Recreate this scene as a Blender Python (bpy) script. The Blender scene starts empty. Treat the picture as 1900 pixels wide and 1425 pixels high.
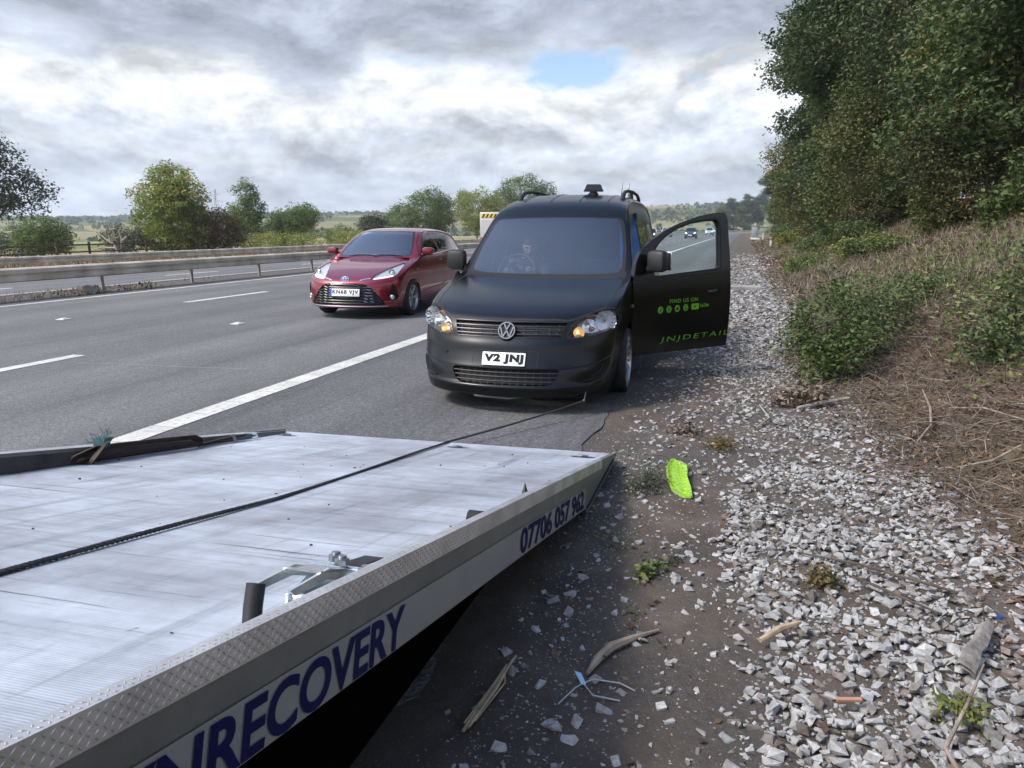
import bpy, bmesh, math, random
import numpy as np
from mathutils import Vector, Matrix
from mathutils.bvhtree import BVHTree

random.seed(7)
rng = np.random.default_rng(7)
SC = bpy.context.scene
COL = SC.collection
PI = math.pi

# ------------------------------------------------------------------ camera
cam_d = bpy.data.cameras.new("camera")
cam_d.sensor_width = 36.0
cam_d.lens = 36.0 * 1400.0 / 1900.0
cam_d.clip_start = 0.05
cam_d.clip_end = 12000.0
cam = bpy.data.objects.new("camera", cam_d)
COL.objects.link(cam)
CAM_YAW, CAM_PITCH, CAM_H = math.radians(16.374), math.radians(11.644), 1.42
cam.location = (0, 0, CAM_H)
cam.rotation_euler = (PI / 2 - CAM_PITCH, 0, CAM_YAW)
SC.camera = cam

# ------------------------------------------------------------------ exposure
SC.view_settings.view_transform = 'Standard'
SC.view_settings.look = 'None'
SC.view_settings.exposure = 0.50
SC.view_settings.gamma = 1.0
SC.view_settings.use_curve_mapping = False
SC.render.engine = 'CYCLES'
SC.cycles.use_denoising = True
SC.cycles.max_bounces = 8
SC.cycles.diffuse_bounces = 3
SC.cycles.glossy_bounces = 4
SC.cycles.transmission_bounces = 6
SC.cycles.transparent_max_bounces = 16
SC.cycles.volume_bounces = 0
SC.cycles.caustics_reflective = False
SC.cycles.caustics_refractive = False
SC.cycles.sample_clamp_indirect = 6.0

# ------------------------------------------------------------------ sky with cloud cover
SUN_EL, SUN_AZ = math.radians(48), math.radians(-124)    # azimuth measured from +Y towards +X
world = bpy.data.worlds.new("World")
SC.world = world
world.use_nodes = True
wt = world.node_tree
wt.nodes.clear()
def wn(t, **k):
    n = wt.nodes.new(t)
    for a, v in k.items(): setattr(n, a, v)
    return n
def wl(a, b): wt.links.new(a, b)
def wmath(op, a, b=None, c=None):
    n = wn('ShaderNodeMath', operation=op)
    for i, v in enumerate((a, b, c)):
        if v is None: continue
        if isinstance(v, (int, float)): n.inputs[i].default_value = v
        else: wl(v, n.inputs[i])
    return n.outputs[0]
w_out = wn('ShaderNodeOutputWorld')
w_bg = wn('ShaderNodeBackground')
w_bg.inputs['Strength'].default_value = 0.11
wl(w_bg.outputs[0], w_out.inputs[0])
sky = wn('ShaderNodeTexSky', sky_type='NISHITA')
sky.sun_disc = False
sky.sun_elevation = SUN_EL
sky.sun_rotation = SUN_AZ
sky.altitude = 60
sky.air_density = 1.0
sky.dust_density = 1.2
tc = wn('ShaderNodeTexCoord')
sep = wn('ShaderNodeSeparateXYZ'); wl(tc.outputs['Generated'], sep.inputs[0])
dz = wmath('MAXIMUM', sep.outputs[2], 0.0)
def puff_noise(scale, detail, rough, lift=0.0, off=(0, 0, 0), sq=2.1):
    """cloud billows laid over the dome of the sky, flatter than they are wide"""
    mp = wn('ShaderNodeMapping'); wl(tc.outputs['Generated'], mp.inputs['Vector'])
    mp.inputs['Scale'].default_value = (1, 1, sq); mp.inputs['Location'].default_value = (off[0], off[1], off[2] + lift * sq)
    nz = wn('ShaderNodeTexNoise'); wl(mp.outputs[0], nz.inputs['Vector'])
    nz.inputs['Scale'].default_value = scale; nz.inputs['Detail'].default_value = detail; nz.inputs['Roughness'].default_value = rough
    nz.inputs['Distortion'].default_value = 0.25
    return nz.outputs['Fac']
OF = (0.35, 0.2, 0.1)
big = puff_noise(5.2, 12, 0.63, 0.0, OF)
big_up = puff_noise(5.2, 12, 0.63, 0.024, OF)
soft = puff_noise(1.7, 3, 0.5, 0.0, (2.2, 1.4, 0.0))
def ramp(v, pts, interp='EASE'):
    r = wn('ShaderNodeValToRGB'); r.color_ramp.interpolation = interp
    el = r.color_ramp.elements
    while len(el) > 1: el.remove(el[-1])
    el[0].position = pts[0][0]; el[0].color = pts[0][1]
    for p, c in pts[1:]:
        e = el.new(p); e.color = c
    wl(v, r.inputs[0])
    return r.outputs[0]
g = lambda v: (v, v, v, 1)
def sub(a_, b_): return wmath('SUBTRACT', a_, b_)
def sstep(v, lo, hi):
    n = wn('ShaderNodeMapRange', interpolation_type='SMOOTHSTEP')
    n.inputs['From Min'].default_value = lo; n.inputs['From Max'].default_value = hi
    wl(v, n.inputs['Value']); return n.outputs[0]
az = wmath('ARCTAN2', sep.outputs[0], sep.outputs[1])          # compass direction, 0 along the road
def blob(a0, e0, ra, re):
    """soft patch of sky round one direction"""
    u = wmath('DIVIDE', sub(az, a0), ra); v = wmath('DIVIDE', sub(dz, e0), re)
    q = wmath('ADD', wmath('MULTIPLY', u, u), wmath('MULTIPLY', v, v))
    return wmath('EXPONENT', wmath('MULTIPLY', q, -1.0))
# how much cloud: closed over most of the sky, torn open in a few places and overhead
cov = wmath('ADD', wmath('MULTIPLY', big, 0.75), wmath('MULTIPLY', soft, 0.25))
cov = wmath('ADD', cov, wmath('MULTIPLY_ADD', sstep(dz, 0.13, 0.03), 0.20, 0.16))
cov = sub(cov, wmath('MULTIPLY', blob(-0.205, 0.183, 0.085, 0.028), 0.26))
cov = sub(cov, wmath('MULTIPLY', blob(-0.40, 0.200, 0.12, 0.014), 0.10))
cov = sub(cov, wmath('MULTIPLY', blob(-1.02, 0.205, 0.16, 0.05), 0.10))
cov = sub(cov, wmath('MULTIPLY', sstep(dz, 0.40, 0.62), 0.36))
cov = sub(cov, wmath('MULTIPLY', sstep(dz, 0.66, 0.86), 0.20))
mask = sstep(cov, 0.475, 0.565)
# banks of cloud by height: pale layers low down, a bright bank, then the dark underside above it
wob = wmath('MULTIPLY', sub(big, 0.5), 0.24)
wob2 = wmath('MULTIPLY', sub(soft, 0.5), 0.10)
h = wmath('ADD', wmath('ADD', dz, wob), wob2)
bank = ramp(h, [(0.0, (4.67, 5.27, 6.12, 1)), (0.035, (4.42, 4.91, 5.65, 1)), (0.060, (4.43, 4.92, 5.68, 1)), (0.082, (5.11, 5.46, 5.93, 1)), (0.105, (4.70, 5.18, 5.90, 1)), (0.140, (6.00, 6.27, 6.59, 1)), (0.178, (6.60, 6.91, 7.19, 1)), (0.205, (3.93, 4.32, 5.01, 1)), (0.235, (2.74, 3.08, 3.74, 1)), (0.29, (3.26, 3.64, 4.32, 1)), (0.36, (4.23, 4.64, 5.27, 1)), (0.6, (5.73, 6.18, 6.78, 1)), (1.0, (6.17, 6.64, 7.26, 1))], 'LINEAR')
fine = puff_noise(13, 8, 0.62, 0.0, (4.3, 1.5, 0.7), 2.4)
lit = wmath('MULTIPLY_ADD', sub(big, big_up), 2.3, 1.0)
lit = wmath('ADD', lit, wmath('MULTIPLY', sub(fine, 0.5), 0.60))
lit = wmath('MINIMUM', wmath('MAXIMUM', lit, 0.62), 1.35)
cs = wn('ShaderNodeVectorMath', operation='SCALE'); wl(bank, cs.inputs[0]); wl(lit, cs.inputs['Scale'])
mix = wn('ShaderNodeMix', data_type='RGBA'); wl(mask, mix.inputs['Factor'])
skyb = wn('ShaderNodeVectorMath', operation='SCALE'); wl(sky.outputs[0], skyb.inputs[0]); skyb.inputs['Scale'].default_value = 1.35
wl(skyb.outputs[0], mix.inputs['A']); wl(cs.outputs[0], mix.inputs['B'])
# the cloud thins towards the sun and the sky brightens there
sdir = (math.sin(SUN_AZ) * math.cos(SUN_EL), math.cos(SUN_AZ) * math.cos(SUN_EL), math.sin(SUN_EL))
dp_ = wn('ShaderNodeVectorMath', operation='DOT_PRODUCT'); wl(tc.outputs['Generated'], dp_.inputs[0]); dp_.inputs[1].default_value = sdir
gain = wmath('MULTIPLY_ADD', wmath('POWER', wmath('MAXIMUM', dp_.outputs['Value'], 0.0), 3.0), 1.6, 1.0)
sc_ = wn('ShaderNodeVectorMath', operation='SCALE'); wl(mix.outputs['Result'], sc_.inputs[0]); wl(gain, sc_.inputs['Scale'])
wl(sc_.outputs[0], w_bg.inputs['Color'])

sun_d = bpy.data.lights.new("sun", 'SUN')
sun_d.energy = 2.6
sun_d.angle = math.radians(12)
sun_d.color = (1.0, 0.92, 0.80)
sun = bpy.data.objects.new("sun", sun_d)
COL.objects.link(sun)
sd = Vector((math.sin(SUN_AZ) * math.cos(SUN_EL), math.cos(SUN_AZ) * math.cos(SUN_EL), math.sin(SUN_EL)))
sun.rotation_euler = sd.to_track_quat('Z', 'Y').to_euler()
# ------------------------------------------------------------------ helpers
def tag(o, label=None, cat=None, group=None, kind=None):
    if label: o['label'] = label
    if cat: o['category'] = cat
    if group: o['group'] = group
    if kind: o['kind'] = kind
    return o

def empty(name, loc=(0, 0, 0), rz=0.0, parent=None):
    o = bpy.data.objects.new(name, None)
    o.empty_display_size = 0.2
    o.location = loc; o.rotation_euler = (0, 0, rz)
    COL.objects.link(o)
    if parent: o.parent = parent
    return o

def link_mesh(name, me, mats, parent=None, smooth=False):
    for m in (mats if isinstance(mats, (list, tuple)) else [mats]): me.materials.append(m)
    if smooth: me.polygons.foreach_set('use_smooth', np.ones(len(me.polygons), dtype=bool))
    o = bpy.data.objects.new(name, me)
    COL.objects.link(o)
    if parent: o.parent = parent
    return o

class MB:
    """collects shapes, then links them as ONE mesh object"""
    def __init__(s): s.v = []; s.f = []; s.mi = []; s.m = 0; s.M = Matrix.Identity(4)
    def add(s, vs, fs):
        b = len(s.v)
        s.v += [tuple(s.M @ Vector(v)) for v in vs]
        s.f += [tuple(i + b for i in f) for f in fs]
        s.mi += [s.m] * len(fs)
    def box(s, c, d, R=None, bev=0.0):
        x, y, z = d[0] / 2, d[1] / 2, d[2] / 2
        if bev > 0:
            bm = bmesh.new(); bmesh.ops.create_cube(bm, size=1.0)
            bmesh.ops.scale(bm, vec=d, verts=bm.verts)
            bmesh.ops.bevel(bm, geom=bm.edges[:], offset=bev, segments=2, affect='EDGES', profile=0.5)
            vs = [v.co.copy() for v in bm.verts]; bm.verts.index_update()
            fs = [[v.index for v in f.verts] for f in bm.faces]; bm.free()
        else:
            vs = [Vector((a * x, b * y, e * z)) for a in (-1, 1) for b in (-1, 1) for e in (-1, 1)]
            fs = [(0, 1, 3, 2), (4, 6, 7, 5), (0, 4, 5, 1), (2, 3, 7, 6), (0, 2, 6, 4), (1, 5, 7, 3)]
        if R is not None: vs = [R @ v for v in vs]
        s.add([v + Vector(c) for v in vs], fs)
    def tube(s, pts, r, n=8, cap=True):
        pts = [Vector(p) for p in pts]; k = len(pts)
        rr = r if isinstance(r, (list, tuple)) else [r] * k
        vs = []; fs = []; u = None
        for i, p in enumerate(pts):
            t = (pts[min(i + 1, k - 1)] - pts[max(i - 1, 0)])
            t = t.normalized() if t.length > 1e-9 else Vector((0, 0, 1))
            if u is None:
                u = t.cross(Vector((0, 0, 1)) if abs(t.z) < 0.9 else Vector((1, 0, 0))).normalized()
            else:
                u = (u - t * u.dot(t)).normalized()
            w = t.cross(u)
            for j in range(n):
                a = 2 * PI * j / n
                vs.append(p + (u * math.cos(a) + w * math.sin(a)) * rr[i])
        for i in range(k - 1):
            for j in range(n):
                fs.append((i * n + j, i * n + (j + 1) % n, (i + 1) * n + (j + 1) % n, (i + 1) * n + j))
        if cap:
            fs.append(tuple(reversed(range(n)))); fs.append(tuple(range((k - 1) * n, k * n)))
        s.add(vs, fs)
    def lathe(s, prof, axis='X', n=32, c=(0, 0, 0), closed=False):
        """prof: (along, radius) pairs turned round the axis"""
        vs = []; fs = []; k = len(prof); C = Vector(c)
        for a, r in prof:
            for j in range(n):
                t = 2 * PI * j / n
                q = (a, r * math.cos(t), r * math.sin(t))
                vs.append(C + Vector(q if axis == 'X' else (q[1], q[0], q[2]) if axis == 'Y' else (q[1], q[2], q[0])))
        for i in range(k if closed else k - 1):
            i2 = (i + 1) % k
            for j in range(n):
                fs.append((i * n + j, i2 * n + j, i2 * n + (j + 1) % n, i * n + (j + 1) % n))
        s.add(vs, fs)
    def grid(s, P):
        """P: array (a, b, 3)"""
        a, b = len(P), len(P[0])
        s.add([tuple(P[i][j]) for i in range(a) for j in range(b)],
              [(i * b + j, i * b + j + 1, (i + 1) * b + j + 1, (i + 1) * b + j) for i in range(a - 1) for j in range(b - 1)])
    def prism(s, poly, h, fn):
        """2D polygon given a thickness; fn(u, v, w) places it"""
        n = len(poly)
        vs = [fn(u, v, 0) for u, v in poly] + [fn(u, v, h) for u, v in poly]
        s.add(vs, [tuple(range(n)), tuple(reversed(range(n, 2 * n)))] + [(i, i + n, (i + 1) % n + n, (i + 1) % n) for i in range(n)])
    def mesh(s, name):
        me = bpy.data.meshes.new(name)
        me.from_pydata(s.v, [], s.f)
        me.polygons.foreach_set('material_index', s.mi)
        return me
    def build(s, name, mats, parent=None, smooth=False, fix=True):
        me = s.mesh(name)
        if fix:
            bm = bmesh.new(); bm.from_mesh(me); bmesh.ops.recalc_face_normals(bm, faces=bm.faces); bm.to_mesh(me); bm.free()
        o = link_mesh(name, me, mats, parent, smooth)
        if smooth: autosmooth(o)
        return o

def autosmooth(o, deg=38):
    me = o.data
    bm = bmesh.new(); bm.from_mesh(me)
    lim = math.radians(deg)
    for e in bm.edges:
        e.smooth = not (len(e.link_faces) == 2 and e.calc_face_angle(0) > lim)
    bm.to_mesh(me); bm.free()

def np_mesh(name, V, F, mats, parent=None, smooth=False, mi=None, attrs=None):
    """fast mesh from arrays; F has a fixed number of corners per row"""
    me = bpy.data.meshes.new(name)
    V = np.asarray(V, dtype=np.float32); F = np.asarray(F, dtype=np.int32)
    nf, k = F.shape
    me.vertices.add(len(V)); me.vertices.foreach_set('co', V.ravel())
    me.loops.add(nf * k); me.loops.foreach_set('vertex_index', F.ravel())
    me.polygons.add(nf)
    me.polygons.foreach_set('loop_start', np.arange(0, nf * k, k, dtype=np.int32))
    if mi is not None: me.polygons.foreach_set('material_index', np.asarray(mi, dtype=np.int32))
    if attrs:
        for an, av in attrs.items():
            at = me.attributes.new(an, 'FLOAT', 'FACE'); at.data.foreach_set('value', np.asarray(av, dtype=np.float32))
    me.polygons.foreach_set('use_smooth', np.full(nf, smooth, dtype=bool))
    me.update(calc_edges=True)
    return link_mesh(name, me, mats, parent, smooth)

def copy_tree(o, parent=None):
    c = o.copy(); COL.objects.link(c); c.parent = parent
    for ch in list(o.children): copy_tree(ch, c)
    return c

def pchip(xs, ys, x):
    """monotone cubic interpolation, no overshoot"""
    xs = np.asarray(xs, float); ys = np.asarray(ys, float); x = np.asarray(x, float)
    h = np.diff(xs); d = np.diff(ys) / h
    m = np.zeros(len(xs)); m[0] = d[0]; m[-1] = d[-1]
    for i in range(1, len(xs) - 1):
        if d[i - 1] * d[i] > 0:
            w1 = 2 * h[i] + h[i - 1]; w2 = h[i] + 2 * h[i - 1]
            m[i] = (w1 + w2) / (w1 / d[i - 1] + w2 / d[i])
    k = np.clip(np.searchsorted(xs, x) - 1, 0, len(h) - 1)
    t = (x - xs[k]) / h[k]
    return ((1 + 2 * t) * (1 - t) ** 2 * ys[k] + t * (1 - t) ** 2 * h[k] * m[k] + t * t * (3 - 2 * t) * ys[k + 1] + t * t * (t - 1) * h[k] * m[k + 1])

# ------------------------------------------------------------------ materials
def new_mat(name):
    m = bpy.data.materials.new(name); m.use_nodes = True
    nt = m.node_tree; b = nt.nodes['Principled BSDF']
    return m, nt, b

def plain(name, col, rough=0.5, metal=0.0, spec=0.5, coat=0.0, coat_r=0.03, bump=None, var=None, emit=None):
    """bump = (scale, strength, distance); var = (scale, amount) mottles the colour"""
    m, nt, b = new_mat(name)
    b.inputs['Base Color'].default_value = (*col, 1)
    b.inputs['Roughness'].default_value = rough
    b.inputs['Metallic'].default_value = metal
    b.inputs['Specular IOR Level'].default_value = spec
    b.inputs['Coat Weight'].default_value = coat
    b.inputs['Coat Roughness'].default_value = coat_r
    if emit:
        b.inputs['Emission Color'].default_value = (*emit[0], 1); b.inputs['Emission Strength'].default_value = emit[1]
    if bump or var:
        t = nt.nodes.new('ShaderNodeTexCoord')
    if var:
        nz = nt.nodes.new('ShaderNodeTexNoise'); nz.inputs['Scale'].default_value = var[0]; nz.inputs['Detail'].default_value = 6
        nt.links.new(t.outputs['Object'], nz.inputs['Vector'])
        r = nt.nodes.new('ShaderNodeValToRGB'); nt.links.new(nz.outputs['Fac'], r.inputs[0])
        lo = tuple(max(0, c * (1 - var[1])) for c in col); hi = tuple(min(1, c * (1 + var[1])) for c in col)
        r.color_ramp.elements[0].position = 0.3; r.color_ramp.elements[0].color = (*lo, 1)
        r.color_ramp.elements[1].position = 0.7; r.color_ramp.elements[1].color = (*hi, 1)
        nt.links.new(r.outputs[0], b.inputs['Base Color'])
    if bump:
        nz2 = nt.nodes.new('ShaderNodeTexNoise'); nz2.inputs['Scale'].default_value = bump[0]; nz2.inputs['Detail'].default_value = 5
        nt.links.new(t.outputs['Object'], nz2.inputs['Vector'])
        bp = nt.nodes.new('ShaderNodeBump'); bp.inputs['Strength'].default_value = bump[1]; bp.inputs['Distance'].default_value = bump[2]
        nt.links.new(nz2.outputs['Fac'], bp.inputs['Height']); nt.links.new(bp.outputs[0], b.inputs['Normal'])
    return m

def glass(name, tint=(0.75, 0.85, 0.85), rough=0.0, ior=1.5, boost=1.0):
    """thin pane: tinted see-through plus a mirror reflection by Fresnel"""
    m = bpy.data.materials.new(name); m.use_nodes = True
    nt = m.node_tree; nt.nodes.clear()
    o = nt.nodes.new('ShaderNodeOutputMaterial')
    t = nt.nodes.new('ShaderNodeBsdfTransparent'); t.inputs[0].default_value = (*tint, 1)
    gl = nt.nodes.new('ShaderNodeBsdfGlossy'); gl.inputs['Roughness'].default_value = rough; gl.inputs[0].default_value = (1, 1, 1, 1)
    fr = nt.nodes.new('ShaderNodeFresnel'); fr.inputs[0].default_value = ior
    mu = nt.nodes.new('ShaderNodeMath'); mu.operation = 'MULTIPLY'; mu.use_clamp = True; mu.inputs[1].default_value = boost
    mx = nt.nodes.new('ShaderNodeMixShader')
    nt.links.new(fr.outputs[0], mu.inputs[0]); nt.links.new(mu.outputs[0], mx.inputs[0])
    nt.links.new(t.outputs[0], mx.inputs[1]); nt.links.new(gl.outputs[0], mx.inputs[2]); nt.links.new(mx.outputs[0], o.inputs[0])
    return m

def text_mesh(s, size=1.0, bold=0.0, shear=0.0, xs=1.0, space=1.0, align='LEFT', res=6):
    """lettering outlines as flat triangles, (u, v) per vertex"""
    cu = bpy.data.curves.new('lettering', 'FONT')
    cu.body = s; cu.size = size; cu.offset = bold; cu.shear = shear; cu.space_character = space
    cu.align_x = align; cu.resolution_u = res
    ob = bpy.data.objects.new('lettering', cu); COL.objects.link(ob)
    dg = bpy.context.evaluated_depsgraph_get(); dg.update()
    me = bpy.data.meshes.new_from_object(ob.evaluated_get(dg))
    vs = [(v.co.x * xs, v.co.y) for v in me.vertices]; fs = [tuple(p.vertices) for p in me.polygons]
    bpy.data.objects.remove(ob); bpy.data.curves.remove(cu); bpy.data.meshes.remove(me)
    return vs, fs

def fit_text(s, w, h, **k):
    """lettering scaled to fill w x h from the origin"""
    vs, fs = text_mesh(s, **k)
    A = np.array(vs); lo = A.min(0); hi = A.max(0)
    A = (A - lo) / (hi - lo) * np.array([w, h])
    return [tuple(a) for a in A], fs

# ------------------------------------------------------------------ curved bodies (cars): loft plus cutting
class Shell:
    """front / bonnet / roof strip lofted across the car, and two side skins; x is lateral, y runs back from the nose"""
    def __init__(s, rows, xside, sill, ns=150, nt=30, nv=26):
        # rows: (yc, zc, ye, ze, p)
        R = np.array(rows, float); k = np.arange(len(R))
        ss = np.linspace(0, len(R) - 1, ns)
        yc, zc, ye, ze, p = [pchip(k, R[:, i], ss) for i in range(5)]
        th = np.linspace(0, PI / 2, nt)
        bm = bmesh.new()
        def V(x, y, z): return bm.verts.new((x, y, z))
        strip = []
        for i in range(ns):
            w = xside(ye[i], ze[i]); row = []
            for t in th:
                u = math.sin(t); B = 1 - max(0.0, 1 - u ** p[i]) ** (1 / p[i])
                row.append((w * u, yc[i] + (ye[i] - yc[i]) * B, zc[i] + (ze[i] - zc[i]) * B))
            strip.append(row)
        for sg in (1, -1):
            g = [[V(sg * q[0], q[1], q[2]) for q in row] for row in strip]
            for i in range(ns - 1):
                for j in range(nt - 1):
                    q = (g[i][j], g[i][j + 1], g[i + 1][j + 1], g[i + 1][j])
                    bm.faces.new(q if sg > 0 else q[::-1])
            vv = np.linspace(0, 1, nv); side = []
            for i in range(ns):
                sy, sz = sill(ss[i] / (len(R) - 1), ye[i])
                side.append([V(sg * xside(ye[i] + (sy - ye[i]) * a, ze[i] + (sz - ze[i]) * a), ye[i] + (sy - ye[i]) * a, ze[i] + (sz - ze[i]) * a) for a in vv])
            for i in range(ns - 1):
                for j in range(nv - 1):
                    q = (side[i][j], side[i][j + 1], side[i + 1][j + 1], side[i + 1][j])
                    try: bm.faces.new(q if sg > 0 else q[::-1])
                    except ValueError: pass
        bmesh.ops.remove_doubles(bm, verts=bm.verts, dist=1e-4)
        bmesh.ops.dissolve_degenerate(bm, dist=1e-5, edges=bm.edges)
        bmesh.ops.recalc_face_normals(bm, faces=bm.faces)
        s.bm = bm

def in_poly(poly, x, y):
    c = False; n = len(poly); j = n - 1
    for i in range(n):
        xi, yi = poly[i]; xj, yj = poly[j]
        if (yi > y) != (yj > y) and x < (xj - xi) * (y - yi) / (yj - yi) + xi: c = not c
        j = i
    return c

def cookie(bm, poly, ax=(0, 2), ok=None):
    """cut the outline poly (seen along the third axis) into the skin; returns the faces inside it"""
    a, b = ax
    ok = ok or (lambda f: True)
    X = [p[0] for p in poly]; Y = [p[1] for p in poly]
    box = (min(X), max(X), min(Y), max(Y))
    def near(f, bx):
        fx = [v.co[a] for v in f.verts]; fy = [v.co[b] for v in f.verts]
        return max(fx) >= bx[0] and min(fx) <= bx[1] and max(fy) >= bx[2] and min(fy) <= bx[3]
    cand = [f for f in bm.faces if near(f, box) and ok(f)]
    n = len(poly)
    for i in range(n):
        p, q = poly[i], poly[(i + 1) % n]
        d = (q[0] - p[0], q[1] - p[1])
        if d[0] ** 2 + d[1] ** 2 < 1e-12: continue
        co = [0, 0, 0]; no = [0, 0, 0]
        co[a], co[b] = p; no[a], no[b] = -d[1], d[0]
        e = 1e-4
        bx = (min(p[0], q[0]) - e, max(p[0], q[0]) + e, min(p[1], q[1]) - e, max(p[1], q[1]) + e)
        hit = [f for f in cand if f.is_valid and near(f, bx)]
        keep = [f for f in cand if f.is_valid and f not in set(hit)]
        geom = list({x for f in hit for x in (*f.verts, *f.edges)}) + hit
        r = bmesh.ops.bisect_plane(bm, geom=geom, dist=1e-5, plane_co=co, plane_no=no)
        new = [x for x in r['geom'] if isinstance(x, bmesh.types.BMFace)]
        cand = list({*keep, *[f for f in hit if f.is_valid], *[f for f in new if f.is_valid]})
    out = []
    for f in cand:
        c = f.calc_center_median()
        if ok(f) and in_poly(poly, c[a], c[b]): out.append(f)
    return out

def detach(bm, faces):
    """lift faces out of bm into a bmesh of their own"""
    nb = bmesh.new(); mp = {}
    for f in faces:
        vs = []
        for v in f.verts:
            if v not in mp:
                mp[v] = nb.verts.new(v.co); mp[v].normal = v.normal
            vs.append(mp[v])
        try:
            nf = nb.faces.new(vs); nf.material_index = f.material_index
        except ValueError: pass
    bmesh.ops.delete(bm, geom=faces, context='FACES')
    nb.normal_update()
    return nb

def thicken(nb, t):
    """give an open skin a thickness inwards"""
    nb.normal_update()
    bmesh.ops.solidify(nb, geom=nb.faces[:], thickness=t)
    return nb

def bm_obj(name, bm, mats, parent=None, smooth=True, deg=38, free=True):
    me = bpy.data.meshes.new(name)
    bm.to_mesh(me)
    if free: bm.free()
    o = link_mesh(name, me, mats, parent, smooth)
    if smooth: autosmooth(o, deg)
    return o

def inset_copy(poly, k, c=None):
    """outline shrunk towards its middle"""
    cx = sum(p[0] for p in poly) / len(poly) if c is None else c[0]; cy = sum(p[1] for p in poly) / len(poly) if c is None else c[1]
    return [(cx + (x - cx) * k, cy + (y - cy) * k) for x, y in poly]

def round_poly(poly, r=0.25, n=4):
    """corners of an outline rounded off"""
    out = []; m = len(poly)
    for i in range(m):
        p0, p1, p2 = (np.array(poly[(i + k) % m], float) for k in (-1, 0, 1))
        rr = r if not isinstance(r, (list, tuple)) else r[i]
        l0 = np.linalg.norm(p0 - p1); l2 = np.linalg.norm(p2 - p1)
        q = min(rr, l0 * 0.45, l2 * 0.45)
        a = p1 + (p0 - p1) / l0 * q; b = p1 + (p2 - p1) / l2 * q
        for t in np.linspace(0, 1, n + 1):
            out.append(tuple((1 - t) ** 2 * a + 2 * t * (1 - t) * p1 + t * t * b))
    return out
# ------------------------------------------------------------------ shared materials
M_ = {}
M_['vanpaint'] = plain('satin_black_wrap', (0.0022, 0.0024, 0.0032), 0.24, spec=0.42, var=(3.0, 0.12))
M_['trim'] = plain('black_plastic', (0.014, 0.014, 0.015), 0.5, bump=(1400, 0.15, 0.0005))
M_['gap'] = plain('shut_line_black', (0.004, 0.004, 0.004), 0.7)
M_['bluepaint'] = plain('blue_body_paint', (0.01, 0.13, 0.42), 0.3, coat=0.6)
M_['redpaint'] = plain('dark_red_metallic_paint', (0.21, 0.005, 0.018), 0.24, metal=0.45, coat=1.0, coat_r=0.03)
M_['chrome'] = plain('chrome', (0.82, 0.83, 0.85), 0.10, metal=1.0)
M_['satin'] = plain('satin_metal', (0.35, 0.36, 0.38), 0.32, metal=1.0)
M_['alloy'] = plain('alloy_wheel_metal', (0.42, 0.43, 0.45), 0.28, metal=1.0, var=(9, 0.2))
M_['darkalloy'] = plain('dark_alloy_metal', (0.10, 0.10, 0.11), 0.35, metal=0.8)
M_['tyre'] = plain('tyre_rubber', (0.018, 0.018, 0.019), 0.75, bump=(260, 0.4, 0.001), var=(14, 0.3))
M_['white'] = plain('white_plate', (0.80, 0.81, 0.82), 0.35)
M_['ink'] = plain('black_lettering', (0.008, 0.008, 0.010), 0.6, spec=0.2)
M_['blueink'] = plain('navy_lettering', (0.006, 0.007, 0.065), 0.6, spec=0.15)
M_['green'] = plain('lime_green_lettering', (0.13, 0.42, 0.022), 0.4)
M_['euro'] = plain('blue_plate_band', (0.02, 0.08, 0.45), 0.4)
M_['glass'] = glass('tinted_windscreen_glass', (0.62, 0.72, 0.78), boost=3.0)
M_['sideglass'] = glass('clear_side_glass', (0.78, 0.90, 0.86), boost=1.0)
M_['darkglass'] = glass('dark_privacy_glass', (0.05, 0.06, 0.06), boost=1.6)
M_['lens'] = glass('headlamp_lens', (0.96, 0.97, 0.98), boost=0.5)
M_['lampback'] = plain('bright_lamp_reflector', (0.78, 0.79, 0.80), 0.30, metal=0.55, bump=(160, 0.5, 0.004))
M_['strip'] = glass('shaded_glass_band', (0.12, 0.15, 0.2), boost=2.2)
M_['interior'] = plain('dark_cabin_trim', (0.028, 0.030, 0.036), 0.65, bump=(500, 0.2, 0.001))
M_['greytrim'] = plain('pale_grey_cabin_trim', (0.34, 0.35, 0.36), 0.6)
M_['seat'] = plain('charcoal_seat_cloth', (0.03, 0.032, 0.04), 0.85, bump=(800, 0.3, 0.001))
M_['bulb'] = plain('lit_amber_indicator', (0.9, 0.55, 0.15), 0.3, emit=((1.0, 0.52, 0.14), 1.5))
M_['drl'] = plain('lit_white_running_lamp', (0.9, 0.92, 0.95), 0.3, emit=((0.9, 0.95, 1.0), 0.8))
M_['amber'] = plain('amber_reflector', (0.45, 0.11, 0.02), 0.25)
M_['lampblack'] = plain('lamp_housing_black', (0.02, 0.02, 0.022), 0.25)

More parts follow.
